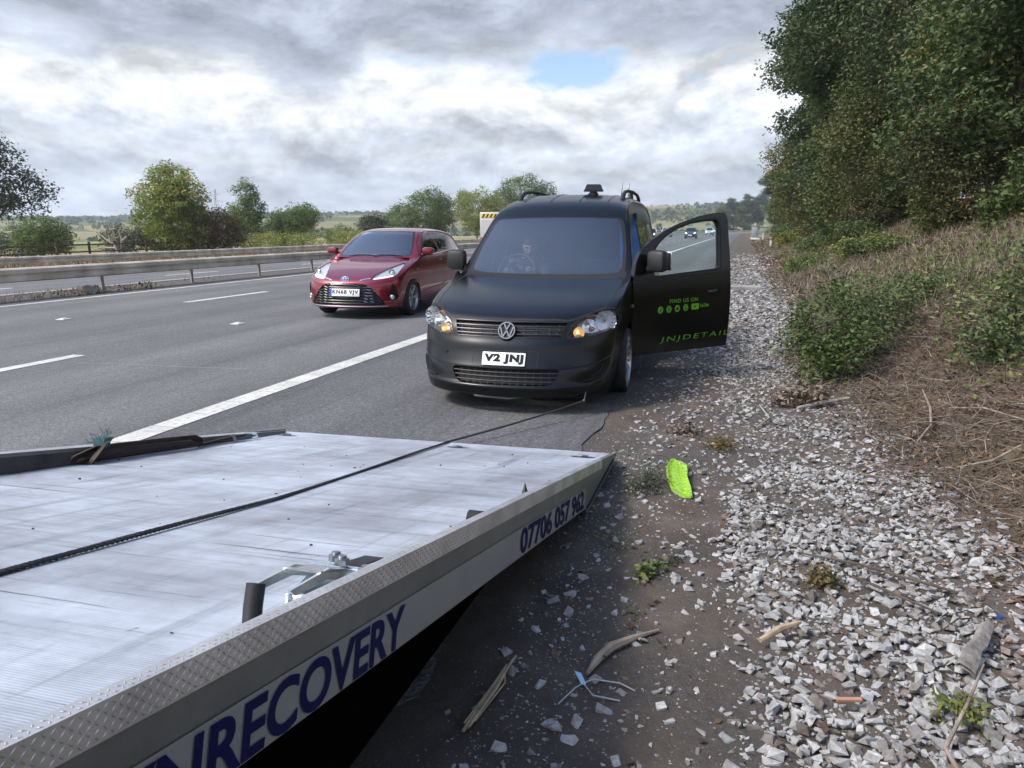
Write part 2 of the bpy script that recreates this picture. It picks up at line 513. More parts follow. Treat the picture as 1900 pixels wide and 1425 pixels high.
def wheel(name, parent, c, R, w, rim, out, n_sp, spoke_mat, tyre_mat=None, twin=True, lip=None):
    """tyre and alloy rim turned round the x axis; out = +1 or -1 is the face side"""
    e = empty(name, c, 0, parent)
    t = MB(); h = w / 2
    prof = [(-h * 0.80, rim), (-h, rim + 0.012), (-h * 1.04, rim + (R - rim) * 0.5), (-h * 0.92, R - 0.012), (-h * 0.7, R - 0.002)]
    for k in range(1, 4):
        a = -h * 0.7 + h * 1.4 * k / 4
        prof += [(a - 0.004, R), (a - 0.003, R - 0.007), (a + 0.003, R - 0.007), (a + 0.004, R)]
    prof += [(h * 0.7, R - 0.002), (h * 0.92, R - 0.012), (h * 1.04, rim + (R - rim) * 0.5), (h, rim + 0.012), (h * 0.80, rim)]
    t.lathe(prof, 'X', 40)
    t.build('tyre', tyre_mat or M_['tyre'], e, True)
    r = MB(); o = out
    lipw = 0.016
    r.lathe([(o * h * 0.80, rim + 0.004), (o * h * 0.98, rim + 0.004), (o * h * 0.98, rim - 0.006), (o * h * 0.80, rim - lipw), (o * h * 0.1, rim - lipw * 1.6), (-o * h * 0.75, rim - lipw)], 'X', 40)
    fx = o * h * 0.62
    for k in range(n_sp):
        a0 = 2 * PI * k / n_sp
        for da in ((-0.09, 0.09) if twin else (0,)):
            a1 = a0 + da * 2.2
            p0 = Vector((fx, 0.045 * math.cos(a0 + da), 0.045 * math.sin(a0 + da)))
            p1 = Vector((fx + o * h * 0.2, (rim - 0.008) * math.cos(a1), (rim - 0.008) * math.sin(a1)))
            t_ = (p1 - p0).normalized(); sd_ = t_.cross(Vector((1, 0, 0))).normalized()
            wd = 0.012 if twin else 0.026
            vs = []
            for q, ww in ((p0, wd * 1.1), (p1, wd)):
                for sx in (-0.02, 0.004):
                    for s in (-1, 1): vs.append(q + sd_ * s * ww * (1 if sx < 0 else 0.7) + Vector((o * sx, 0, 0)))
            r.add(vs, [(0, 1, 3, 2), (4, 6, 7, 5), (0, 2, 6, 4), (1, 5, 7, 3), (2, 3, 7, 6), (0, 4, 5, 1)])
    r.lathe([(fx - o * 0.03, 0.062), (fx, 0.060), (fx + o * 0.01, 0.045), (fx + o * 0.012, 0.0)], 'X', 20)
    rm = r.build('rim', spoke_mat, e, True)
    d = MB(); d.lathe([(-o * 0.012, 0.02), (-o * 0.012, rim * 0.78), (o * 0.004, rim * 0.78), (o * 0.004, 0.02)], 'X', 32)
    d.build('brake_disc', M_['satin'], e, True)
    return e

def follow(bvh, pts, axis, sign, lift=0.002, far=6.0):
    """points dropped onto a skin along an axis; pts are 2D in the other two axes"""
    out = []
    for u, v in pts:
        if axis == 'y': o = Vector((u, -far * sign, v)); d = Vector((0, sign, 0))
        elif axis == 'x': o = Vector((-far * sign, u, v)); d = Vector((sign, 0, 0))
        else: o = Vector((u, v, -far * sign)); d = Vector((0, 0, sign))
        h = bvh.ray_cast(o, d)
        if h[0] is None: continue
        n = h[1] if h[1].dot(d) < 0 else -h[1]
        out.append(h[0] + n * lift)
    return out

def stuck(name, vs, fs, bvh, axis, sign, mat, parent, lift=0.002, thick=0.0):
    """flat lettering or a badge pressed onto a skin"""
    P = []; bad = set()
    for i, (u, v) in enumerate(vs):
        q = follow(bvh, [(u, v)], axis, sign, lift)
        if q: P.append(q[0])
        else: P.append(Vector((0, 0, 0))); bad.add(i)
    m = MB(); m.add(P, [f for f in fs if not (set(f) & bad)])
    return m.build(name, mat, parent, fix=False)

def dense(p, step=0.03, closed=False):
    out = []; n = len(p)
    for i in range(n if closed else n - 1):
        a, b = p[i], p[(i + 1) % n]
        k = max(1, int(math.dist(a, b) / step))
        out += [tuple(a[j] + (b[j] - a[j]) * t / k for j in range(len(a))) for t in range(k)]
    if not closed: out.append(tuple(p[-1]))
    return out

def mirror2(p): return [(-x, z) for x, z in reversed(p)]

def ring_cut(bm, poly, gap, ax, ok, mi):
    """cut an outline with a shut line round it: returns the inner faces, marks the line with material mi"""
    inner = cookie(bm, poly, ax, ok)
    nb = detach(bm, inner)
    cx = sum(p[0] for p in poly) / len(poly); cy = sum(p[1] for p in poly) / len(poly)
    n = len(poly); big = []
    area = sum(poly[i][0] * poly[(i + 1) % n][1] - poly[(i + 1) % n][0] * poly[i][1] for i in range(n))
    s = 1 if area > 0 else -1
    for i in range(n):
        a, b, c = (np.array(poly[(i + k) % n], float) for k in (-1, 0, 1))
        d1 = (b - a) / max(np.linalg.norm(b - a), 1e-9); d2 = (c - b) / max(np.linalg.norm(c - b), 1e-9)
        t = d1 + d2; t /= max(np.linalg.norm(t), 1e-9)
        big.append(tuple(b + s * np.array([t[1], -t[0]]) * gap))
    for f in cookie(bm, big, ax, ok): f.material_index = mi
    return nb

def lamp_unit(parent, name, nb, depth, back_mat, rim_mat):
    """headlamp: clear lens skin, and the housing walls and back behind it"""
    e = empty(name, (0, 0, 0), 0, parent)
    hb = bmesh.new(); mp = {}
    nb.normal_update()
    cen = Vector((0, 0, 0))
    for v in nb.verts: cen += v.co
    cen /= len(nb.verts)
    for v in nb.verts:
        q = cen + (v.co - cen) * 0.97 - v.normal * 0.012
        q2 = cen + (v.co - cen) * 0.86 + Vector((0, depth, 0))
        mp[v] = (hb.verts.new(q), hb.verts.new(q2))
    for f in nb.faces:
        fc = hb.faces.new([mp[v][1] for v in f.verts]); fc.material_index = 0
    for ed in nb.edges:
        if len(ed.link_faces) == 1:
            a, b = ed.verts
            try:
                fc = hb.faces.new([mp[a][0], mp[b][0], mp[b][1], mp[a][1]]); fc.material_index = 1
            except ValueError: pass
    bm_obj('lamp_housing', hb, [back_mat, rim_mat], e, True)
    bm_obj('lens', nb, M_['lens'], e, True)
    return e
# ------------------------------------------------------------------ the lie of the land
def bend(Y):
    """the carriageway swings gently to the right far ahead"""
    Y = np.maximum(np.asarray(Y, float), 0)
    return 3.2e-5 * Y ** 2 + 6e-4 * np.maximum(Y - 210, 0) ** 2

PX = [-5000, -1200, -400, -120, -60, -40, -30, -28.0, -27.2, -15.4, -14.6, -13.2, -0.85, -0.3, 0.4, 0.9, 1.3, 2.0, 3.0, 5.0, 7.0, 12, 30, 100, 5000]
PZ = [-14, -12, -6, -2.0, -0.95, -0.62, -0.42, -0.38, -0.36, -0.045, 0.0, -0.01, -0.012, -0.012, 0.0, 0.03, 0.09, 0.37, 0.80, 1.60, 2.10, 3.0, 5.5, 8, 8]
def vnoise(x, y, seed=0):
    """smooth value noise"""
    x = np.asarray(x, float); y = np.asarray(y, float)
    xi = np.floor(x).astype(np.int64); yi = np.floor(y).astype(np.int64); xf = x - xi; yf = y - yi
    def h(a, b):
        n = (a * 374761393 + b * 668265263 + seed * 974711) & 0x7fffffff
        n = ((n ^ (n >> 13)) * 1274126177) & 0x7fffffff
        return ((n ^ (n >> 16)) & 0xffff) / 65535.0
    u = xf * xf * (3 - 2 * xf); v = yf * yf * (3 - 2 * yf)
    return (h(xi, yi) * (1 - u) + h(xi + 1, yi) * u) * (1 - v) + (h(xi, yi + 1) * (1 - u) + h(xi + 1, yi + 1) * u) * v
def fbm(x, y, seed=0, oct=4):
    a = 0; w = 1; t = 0
    for k in range(oct):
        a = a + w * (vnoise(x * 2 ** k, y * 2 ** k, seed + k) - 0.5); t += w; w *= 0.5
    return a / t * 2
def land(X, Y):
    X = np.asarray(X, float); Y = np.asarray(Y, float)
    x = X - bend(np.minimum(Y, 420))
    z = np.interp(x, PX, PZ)
    s = np.clip((x - 1.0) / 1.2, 0, 1)
    z = z + s * (0.16 * fbm(X * 0.55, Y * 0.55, 3) + 0.05 * fbm(X * 2.3, Y * 2.3, 9))
    v = np.clip((x + 1.05) / 0.3, 0, 1) * (1 - s)
    z = z + v * (0.016 * fbm(X * 2.4, Y * 2.4, 5) + 0.010 * fbm(X * 9, Y * 9, 6) + 0.021)
    e = np.clip((-28.3 - x) / 3, 0, 1)
    z = z + e * 0.25 * fbm(X * 0.08, Y * 0.08, 12)
    return z

# ------------------------------------------------------------------ ground, one sheet to the horizon
def ground_material():
    m, nt, b = new_mat('verge_and_fields')
    N = nt.nodes; L = nt.links
    tc_ = N.new('ShaderNodeTexCoord'); sp = N.new('ShaderNodeSeparateXYZ'); L.new(tc_.outputs['Object'], sp.inputs[0])
    def noise(sc, det=6, rough=0.6, vec=None):
        n = N.new('ShaderNodeTexNoise'); n.inputs['Scale'].default_value = sc; n.inputs['Detail'].default_value = det; n.inputs['Roughness'].default_value = rough
        L.new(vec or tc_.outputs['Object'], n.inputs['Vector']); return n.outputs['Fac']
    def rmp(v, pts):
        r = N.new('ShaderNodeValToRGB'); el = r.color_ramp.elements
        while len(el) > 1: el.remove(el[-1])
        el[0].position, el[0].color = pts[0][0], (*pts[0][1], 1)
        for p, c in pts[1:]:
            e = el.new(p); e.color = (*c, 1)
        L.new(v, r.inputs[0]); return r.outputs[0]
    def mixc(f, a, c):
        x = N.new('ShaderNodeMix'); x.data_type = 'RGBA'
        L.new(f, x.inputs['Factor'])
        for s_, v in (('A', a), ('B', c)):
            if isinstance(v, tuple): x.inputs[s_].default_value = (*v, 1)
            else: L.new(v, x.inputs[s_])
        return x.outputs['Result']
    def mth(op, a, c=None, d=None):
        x = N.new('ShaderNodeMath'); x.operation = op
        for i, v in enumerate((a, c, d)):
            if v is None: continue
            if isinstance(v, (int, float)): x.inputs[i].default_value = v
            else: L.new(v, x.inputs[i])
        return x.outputs[0]
    def smooth(v, lo, hi):
        x = N.new('ShaderNodeMapRange'); x.interpolation_type = 'SMOOTHSTEP'
        x.inputs['From Min'].default_value = lo; x.inputs['From Max'].default_value = hi
        L.new(v, x.inputs['Value']); return x.outputs[0]
    wob = mth('MULTIPLY_ADD', noise(0.9, 4), 1.6, -0.8)
    xw = mth('ADD', sp.outputs[0], wob)
    dirt = rmp(noise(2.6, 8, 0.7), [(0.25, (0.056, 0.046, 0.039)), (0.5, (0.098, 0.081, 0.067)), (0.72, (0.150, 0.125, 0.104))])
    dirt = mixc(smooth(noise(0.8, 3), 0.46, 0.6), dirt, rmp(noise(30, 4, 0.8), [(0.3, (0.058, 0.052, 0.047)), (0.7, (0.108, 0.097, 0.087))]))
    speck = smooth(noise(130, 2, 0.6), 0.64, 0.70)
    dirt = mixc(mth('MULTIPLY', speck, 0.6), dirt, (0.30, 0.28, 0.26))
    bank = rmp(noise(5.0, 8, 0.75), [(0.28, (0.045, 0.034, 0.026)), (0.5, (0.110, 0.084, 0.062)), (0.74, (0.20, 0.155, 0.115))])
    bank = mixc(smooth(noise(0.45, 3), 0.44, 0.58), bank, rmp(noise(9, 6, 0.7), [(0.3, (0.055, 0.050, 0.022)), (0.7, (0.15, 0.13, 0.06))]))
    col = mixc(smooth(xw, 0.95, 1.6), dirt, bank)
    # the middle of the motorway: dark dusty tarmac
    med = rmp(noise(14, 7, 0.7), [(0.3, (0.075, 0.070, 0.066)), (0.7, (0.15, 0.14, 0.13))])
    col = mixc(smooth(sp.outputs[0], -11.0, -12.0), col, med)
    # verge and fields beyond the far carriageway
    dry = rmp(noise(1.2, 8, 0.7), [(0.28, (0.16, 0.115, 0.055)), (0.55, (0.29, 0.22, 0.115)), (0.8, (0.36, 0.29, 0.17))])
    fld = N.new('ShaderNodeTexVoronoi'); fld.inputs['Scale'].default_value = 0.0065; L.new(tc_.outputs['Object'], fld.inputs['Vector'])
    sc3 = N.new('ShaderNodeSeparateXYZ'); L.new(fld.outputs['Color'], sc3.inputs[0])
    fcol = rmp(sc3.outputs[0], [(0.2, (0.10, 0.15, 0.035)), (0.45, (0.17, 0.21, 0.06)), (0.65, (0.32, 0.27, 0.13)), (0.9, (0.40, 0.32, 0.17))])
    fcol = mixc(mth('MULTIPLY', noise(0.12, 6), 0.5), fcol, (0.13, 0.14, 0.05))
    far = mixc(smooth(sp.outputs[0], -60, -120), dry, fcol)
    col = mixc(smooth(sp.outputs[0], -27.2, -27.8), col, far)
    far2 = mixc(smooth(sp.outputs[0], 30, 60), col, fcol)
    L.new(far2, b.inputs['Base Color'])
    b.inputs['Roughness'].default_value = 0.95; b.inputs['Specular IOR Level'].default_value = 0.15
    bp = N.new('ShaderNodeBump'); bp.inputs['Strength'].default_value = 0.8; bp.inputs['Distance'].default_value = 0.02
    hh = mth('ADD', noise(24, 8, 0.75), mth('MULTIPLY', noise(110, 3), 0.3))
    L.new(hh, bp.inputs['Height']); L.new(bp.outputs[0], b.inputs['Normal'])
    return m
def axis_pts(parts):
    out = [parts[0][0]]
    for a, b_, n in parts: out += list(np.linspace(a, b_, n + 1)[1:])
    return np.array(out)
gx = axis_pts([(-5000, -600, 8), (-600, -60, 12), (-60, -30, 10), (-30, -13.2, 24), (-13.2, -1.2, 6), (-1.2, 2.2, 70), (2.2, 8, 58), (8, 30, 14), (30, 200, 8), (200, 5000, 6)])
gy = axis_pts([(-400, -20, 6), (-20, 0, 10), (0, 12, 150), (12, 40, 120), (40, 120, 80), (120, 460, 70), (460, 1500, 10), (1500, 6000, 6)])
GX, GY = np.meshgrid(gx, gy, indexing='ij')
sh = bend(np.minimum(GY, 420)) * np.exp(-np.maximum(np.abs(GX) - 60, 0) / 80)
GX = GX + sh
GZ = land(GX, GY)
V = np.stack([GX, GY, GZ], -1).reshape(-1, 3)
I = np.arange(len(gx) * len(gy)).reshape(len(gx), len(gy))
F = np.stack([I[:-1, :-1], I[1:, :-1], I[1:, 1:], I[:-1, 1:]], -1).reshape(-1, 4)
ground = np_mesh('ground', V, F, ground_material(), None, True)
tag(ground, kind='structure')

# ------------------------------------------------------------------ carriageways
def asphalt_material(name, base, coarse=1.0):
    m, nt, b = new_mat(name); N = nt.nodes; L = nt.links
    t = N.new('ShaderNodeTexCoord')
    def noise(sc, det, rough, mp=None):
        n = N.new('ShaderNodeTexNoise'); n.inputs['Scale'].default_value = sc; n.inputs['Detail'].default_value = det; n.inputs['Roughness'].default_value = rough
        if mp:
            q = N.new('ShaderNodeMapping'); q.inputs['Scale'].default_value = mp; L.new(t.outputs['Object'], q.inputs[0]); L.new(q.outputs[0], n.inputs['Vector'])
        else: L.new(t.outputs['Object'], n.inputs['Vector'])
        return n.outputs['Fac']
    def rmp(v, pts):
        r = N.new('ShaderNodeValToRGB'); el = r.color_ramp.elements
        while len(el) > 1: el.remove(el[-1])
        el[0].position, el[0].color = pts[0][0], (*pts[0][1], 1)
        for p, c in pts[1:]:
            e = el.new(p); e.color = (*c, 1)
        L.new(v, r.inputs[0]); return r.outputs[0]
    def mul(a, c_):
        x = N.new('ShaderNodeMix'); x.data_type = 'RGBA'; x.blend_type = 'MULTIPLY'; x.inputs['Factor'].default_value = 1
        L.new(a, x.inputs['A']); L.new(c_, x.inputs['B']); return x.outputs['Result']
    g3 = lambda v: (v, v, v)
    vor = N.new('ShaderNodeTexVoronoi'); vor.inputs['Scale'].default_value = 85 / coarse; L.new(t.outputs['Object'], vor.inputs['Vector'])
    sv = N.new('ShaderNodeSeparateXYZ'); L.new(vor.outputs['Color'], sv.inputs[0])
    stone = rmp(sv.outputs[0], [(0.0, tuple(c * 0.62 for c in base)), (0.6, base), (0.93, tuple(c * 1.3 for c in base)), (1.0, tuple(min(1, c * 1.9) for c in base))])
    streak = rmp(noise(1.0, 4, 0.6, (1.3, 0.035, 1)), [(0.32, g3(0.82)), (0.68, g3(1.16))])
    patch = rmp(noise(0.5, 5, 0.65), [(0.3, g3(0.86)), (0.7, g3(1.12))])
    c = mul(mul(stone, streak), patch)
    # joints and fine cracks running with the road
    cr = N.new('ShaderNodeTexNoise'); cr.inputs['Scale'].default_value = 1.0; cr.inputs['Detail'].default_value = 3
    q = N.new('ShaderNodeMapping'); q.inputs['Scale'].default_value = (3.2, 0.02, 1); L.new(t.outputs['Object'], q.inputs[0]); L.new(q.outputs[0], cr.inputs['Vector'])
    c = mul(c, rmp(cr.outputs['Fac'], [(0.485, g3(1)), (0.4995, g3(0.84)), (0.5005, g3(0.84)), (0.515, g3(1))]))
    # paler polished wheel tracks, a dark oil stripe between them, and patched repairs
    sx = N.new('ShaderNodeSeparateXYZ'); L.new(t.outputs['Object'], sx.inputs[0])
    wv = N.new('ShaderNodeMath'); wv.operation = 'MULTIPLY_ADD'; L.new(sx.outputs[0], wv.inputs[0]); wv.inputs[1].default_value = 2 * PI / 1.585; wv.inputs[2].default_value = 2 * PI * 0.92
    wc = N.new('ShaderNodeMath'); wc.operation = 'COSINE'; L.new(wv.outputs[0], wc.inputs[0])
    wr = N.new('ShaderNodeMapRange'); wr.inputs['From Min'].default_value = -1; wr.inputs['From Max'].default_value = 1; L.new(wc.outputs[0], wr.inputs['Value'])
    c = mul(c, rmp(wr.outputs[0], [(0.0, g3(0.89)), (0.5, g3(0.98)), (1.0, g3(1.10))]))
    ol = noise(1.0, 6, 0.7, (1.1, 0.16, 1)); c = mul(c, rmp(ol, [(0.24, g3(0.70)), (0.36, g3(1.0))]))
    L.new(c, b.inputs['Base Color'])
    b.inputs['Roughness'].default_value = 0.72; b.inputs['Specular IOR Level'].default_value = 0.35
    bp = N.new('ShaderNodeBump'); bp.inputs['Strength'].default_value = 0.7; bp.inputs['Distance'].default_value = 0.006
    L.new(vor.outputs['Distance'], bp.inputs['Height']); L.new(bp.outputs[0], b.inputs['Normal'])
    return m
RY = axis_pts([(-40, 0, 4), (0, 20, 10), (20, 120, 20), (120, 460, 40)])
def strip_sheet(name, x0, x1, z, mat, ys=None, nx=1, zf=None, label=None):
    """a long sheet that follows the bend"""
    ys = RY if ys is None else ys
    xs = np.linspace(x0, x1, nx + 1)
    X = xs[:, None] + bend(ys)[None, :]; Y = np.repeat(ys[None, :], nx + 1, 0)
    Z = np.full_like(X, z) if zf is None else np.repeat(zf(xs)[:, None], len(ys), 1) + z
    V = np.stack([X, Y, Z], -1).reshape(-1, 3); I = np.arange(V.shape[0]).reshape(X.shape)
    F = np.stack([I[:-1, :-1], I[1:, :-1], I[1:, 1:], I[:-1, 1:]], -1).reshape(-1, 4)
    return tag(np_mesh(name, V, F, mat), kind='structure')
M_['lane'] = asphalt_material('worn_lane_asphalt', (0.135, 0.133, 0.132), 0.85)
M_['shoulder'] = asphalt_material('hard_shoulder_asphalt', (0.105, 0.104, 0.105), 1.05)
strip_sheet('road', -13.35, -4.06, 0.004, M_['lane'], nx=4)
hy = np.concatenate([np.arange(-40, 0, 8.0), np.arange(0, 24, 0.12), np.arange(24, 90, 0.8), np.linspace(90, 460, 40)])
jag = -0.93 + 0.10 * fbm(hy * 0.9, hy * 0 + 3.3, 51) + 0.07 * fbm(hy * 4.5, hy * 0 + 1.7, 52) + np.interp(hy, [0, 14, 50, 120, 220], [0, 0, 0.75, 1.9, 3.2])
hx = np.stack([np.full_like(hy, -4.06), np.full_like(hy, -2.5), jag], 0) + bend(hy)[None, :]
hv = np.stack([hx, np.repeat(hy[None, :], 3, 0), np.full_like(hx, 0.004)], -1).reshape(-1, 3); hi = np.arange(hv.shape[0]).reshape(hx.shape)
tag(np_mesh('hard_shoulder', hv, np.stack([hi[:-1, :-1], hi[1:, :-1], hi[1:, 1:], hi[:-1, 1:]], -1).reshape(-1, 4), M_['shoulder']), kind='structure')
oz = lambda xs: np.interp(xs, PX, PZ)
strip_sheet('opposite_road', -27.1, -15.45, 0.012, M_['lane'], nx=8, zf=oz)

def paint_material(name, col, wear=0.5):
    m, nt, b = new_mat(name); N = nt.nodes; L = nt.links
    t = N.new('ShaderNodeTexCoord')
    n = N.new('ShaderNodeTexNoise'); n.inputs['Scale'].default_value = 22; n.inputs['Detail'].default_value = 8; n.inputs['Roughness'].default_value = 0.75
    L.new(t.outputs['Object'], n.inputs['Vector'])
    r = N.new('ShaderNodeValToRGB'); L.new(n.outputs['Fac'], r.inputs[0])
    e = r.color_ramp.elements
    e[0].position = 0.30; e[0].color = (0.20, 0.20, 0.19, 1); e[1].position = 0.30 + 0.22 * wear; e[1].color = (*col, 1)
    n2 = N.new('ShaderNodeTexNoise'); n2.inputs['Scale'].default_value = 2.5; L.new(t.outputs['Object'], n2.inputs['Vector'])
    x = N.new('ShaderNodeMix'); x.data_type = 'RGBA'; x.blend_type = 'MULTIPLY'; x.inputs['Factor'].default_value = 0.5
    L.new(r.outputs[0], x.inputs['A']); L.new(n2.outputs['Fac'], x.inputs['B']); L.new(x.outputs['Result'], b.inputs['Base Color'])
    b.inputs['Roughness'].default_value = 0.7
    return m
M_['paint'] = paint_material('white_road_paint', (0.70, 0.69, 0.63), 0.85)
# solid line by the hard shoulder, laid as short ribs with hairline gaps
b = MB(); yy = 0.6
while yy < 60:
    Lr = 0.42 if yy < 13 else 2.0
    x = -3.93 + float(bend(yy)); x2 = -3.93 + float(bend(yy + Lr))
    b.add([(x - 0.105, yy + (0.006 if yy < 13 else 0), 0.0085), (x + 0.105, yy + (0.006 if yy < 13 else 0), 0.0085), (x2 + 0.105, yy + Lr, 0.0085), (x2 - 0.105, yy + Lr, 0.0085)], [(0, 1, 2, 3)])
    yy += Lr
for k in range(len(RY) - 1):
    if RY[k] >= 60: 
        x, x2 = -3.93 + float(bend(RY[k])), -3.93 + float(bend(RY[k + 1]))
        b.add([(x - 0.105, RY[k], 0.0085), (x + 0.105, RY[k], 0.0085), (x2 + 0.105, RY[k + 1], 0.0085), (x2 - 0.105, RY[k + 1], 0.0085)], [(0, 1, 2, 3)])
tag(b.build('edge_line_marking', M_['paint'], fix=False), kind='structure')
strip_sheet('median_line_marking', -13.04, -12.90, 0.0085, M_['paint'])
b = MB()
for xl, wd in ((-7.13, 0.085), (-10.29, 0.085)):
    y0 = 4.06 - 8.3 * 2
    while y0 < 260:
        x, x2 = xl + float(bend(y0)), xl + float(bend(y0 + 2.7))
        b.add([(x - wd, y0, 0.0085), (x + wd, y0, 0.0085), (x2 + wd, y0 + 2.7, 0.0085), (x2 - wd, y0 + 2.7, 0.0085)], [(0, 1, 2, 3)])
        y0 += 8.3
tag(b.build('lane_line_marking', M_['paint'], fix=False), kind='structure')
strip_sheet('opposite_edge_line_marking', -15.80, -15.64, 0.0165, M_['paint'], zf=oz)
b = MB()
for xl in (-18.1, -21.3):
    y0 = -4.0
    while y0 < 200:
        z = float(np.interp(xl, PX, PZ)) + 0.0165; x, x2 = xl + float(bend(y0)), xl + float(bend(y0 + 2.7))
        b.add([(x - .08, y0, z), (x + .08, y0, z), (x2 + .08, y0 + 2.7, z), (x2 - .08, y0 + 2.7, z)], [(0, 1, 2, 3)])
        y0 += 8.3
tag(b.build('opposite_lane_line_marking', M_['paint'], fix=False), kind='structure')
strip_sheet('opposite_verge_line_marking', -24.6, -24.44, 0.0165, M_['paint'], zf=oz)

# road studs
st = MB(); st.box((0, 0, 0.006), (0.15, 0.17, 0.012), bev=0.004)
st.box((0, 0, 0.016), (0.09, 0.09, 0.014), bev=0.005)
stud0 = st.build('road_stud', plain('pale_stud_plastic', (0.62, 0.62, 0.60), 0.4))
stud_lab = {(0, 0): 'white reflective road stud nearest the red hatchback in front of its bumper', (1, 0): 'white reflective road stud on the far lane line below the crash barrier'}
first = True
for li, xl in enumerate((-7.2, -10.2)):
    for k, yy in enumerate((9.75, 18.05, 26.35, 34.65, 51.2, 84.4) if li == 0 else (9.45, 17.75, 26.05, 34.35)):
        o = stud0 if first else stud0.copy()
        if not first: COL.objects.link(o)
        first = False
        o.location = (xl + float(bend(yy)), yy, 0.004)
        tag(o, stud_lab.get((li, k), 'small white road stud set in the lane line farther up the carriageway'), 'road stud', 'road studs in the lane lines')

# ------------------------------------------------------------------ crash barriers
M_['galv'] = plain('weathered_galvanised_steel', (0.58, 0.51, 0.42), 0.6, metal=0.0, var=(1.7, 0.35), bump=(40, 0.2, 0.002))
M_['galvdark'] = plain('dirty_steel_post', (0.32, 0.29, 0.25), 0.7, metal=0.0, var=(5, 0.35))
def barrier(X, ztop, zg, y0, y1, post0, pitch, post_to, label, nm):
    e = empty(nm, (X, post0, zg))
    sec = [(0.0, 0.0), (0.06, 0.0), (0.10, -0.03), (0.10, -0.11), (0.055, -0.135), (0.055, -0.16), (0.10, -0.185), (0.10, -0.255), (0.06, -0.285), (-0.06, -0.285), (-0.10, -0.255), (-0.10, -0.03), (-0.06, 0.0)]
    ys = np.concatenate([np.arange(y0, 60, 3.0), np.linspace(60, y1, 40)])
    m = MB()
    rows = [[(X + float(bend(y)) + a - X, y - post0, ztop + c - zg) for a, c in sec] for y in ys]
    for i in range(len(rows) - 1):
        for j in range(len(sec)):
            k = (j + 1) % len(sec)
            m.add([rows[i][j], rows[i + 1][j], rows[i + 1][k], rows[i][k]], [(0, 1, 2, 3)])
    ra = m.build('rail_beam', M_['galv'], e)
    m = MB()
    m.box((-0.01, 0, (ztop - 0.28 - zg) / 2 - 0.15), (0.10, 0.012, ztop - 0.28 - zg + 0.30))
    m.box((-0.05, 0.04, (ztop - 0.28 - zg) / 2 - 0.15), (0.012, 0.08, ztop - 0.28 - zg + 0.30))
    m.box((0.03, -0.03, (ztop - 0.28 - zg) / 2 - 0.15), (0.012, 0.07, ztop - 0.28 - zg + 0.30))
    p0 = m.build('post', M_['galvdark'], e)
    y = post0; i = 0
    while y < post_to:
        p = p0 if i == 0 else p0.copy()
        if i: COL.objects.link(p); p.parent = e
        p.location = (float(bend(y)), y - post0, 0)
        y += pitch; i += 1
    # beam joints: a lapped sleeve every few metres
    for y in np.arange(y0 + 4, 70, 9.6):
        for dz_, hh_ in ((0.07, 0.075), (0.22, 0.06)):
            m = MB(); m.box((float(bend(y)) + 0.104, y - post0, ztop - dz_ - zg), (0.008, 0.5, hh_)); m.build('joint_plate', M_['galv'], e)
    tag(e, label, 'crash barrier')
    return e
barrier(-14.0, 0.635, -0.02, -12, 420, 11.12, 3.02, 140, 'weathered steel crash barrier on the median just beyond the near carriageway', 'crash_barrier')
barrier(-28.1, 0.29, -0.40, -12, 420, 11.6, 3.1, 140, 'far steel crash barrier on the opposite verge, lower and thinner in view', 'crash_barrier')

# ------------------------------------------------------------------ far hills with woods and fields
def hill_z(r, az):
    top = np.interp(np.degrees(az), [-110, -75, -52, -44, -38, -30, -22, -12, -4, 0, 6, 25], [12, 14, 17, 14, 25, 26, 29, 33, 38, 40, 42, 30])
    t = np.clip((r - 380) / 900, 0, 1); t = t * t * (3 - 2 * t)
    x, y = r * np.sin(az), r * np.cos(az)
    n = fbm(x / 250, y / 250, 31, 4)
    return -7.0 + t * (top + 11) * (0.82 + 0.20 * n) + np.clip((r - 300) / 500, 0, 1) * 2.0 * fbm(x / 90, y / 90, 44, 3)
def hill_material():
    m, nt, b = new_mat('hill_fields_and_woods'); N = nt.nodes; L = nt.links
    t = N.new('ShaderNodeTexCoord')
    v = N.new('ShaderNodeTexVoronoi'); v.inputs['Scale'].default_value = 0.0085; L.new(t.outputs['Object'], v.inputs['Vector'])
    s_ = N.new('ShaderNodeSeparateXYZ'); L.new(v.outputs['Color'], s_.inputs[0])
    r = N.new('ShaderNodeValToRGB'); r.color_ramp.interpolation = 'CONSTANT'; L.new(s_.outputs[0], r.inputs[0])
    el = r.color_ramp.elements; el[0].color = (0.115, 0.15, 0.045, 1); el[1].position = 0.3; el[1].color = (0.20, 0.21, 0.075, 1)
    for p, c in ((0.5, (0.33, 0.29, 0.13)), (0.72, (0.15, 0.18, 0.06)), (0.86, (0.28, 0.25, 0.12))):
        e = el.new(p); e.color = (*c, 1)
    n = N.new('ShaderNodeTexNoise'); n.inputs['Scale'].default_value = 0.02; n.inputs['Detail'].default_value = 8; L.new(t.outputs['Object'], n.inputs['Vector'])
    x = N.new('ShaderNodeMix'); x.data_type = 'RGBA'; x.blend_type = 'MULTIPLY'; x.inputs['Factor'].default_value = 0.6
    L.new(r.outputs[0], x.inputs['A']); L.new(n.outputs['Fac'], x.inputs['B']); L.new(x.outputs['Result'], b.inputs['Base Color'])
    b.inputs['Roughness'].default_value = 1.0; b.inputs['Specular IOR Level'].default_value = 0.1
    return m
rr_ = np.concatenate([np.linspace(330, 800, 22), np.linspace(830, 1560, 28)]); aa_ = np.radians(np.linspace(-108, 24, 150))
Rm, Am = np.meshgrid(rr_, aa_, indexing='ij')
V = np.stack([Rm * np.sin(Am), Rm * np.cos(Am), hill_z(Rm, Am)], -1).reshape(-1, 3)
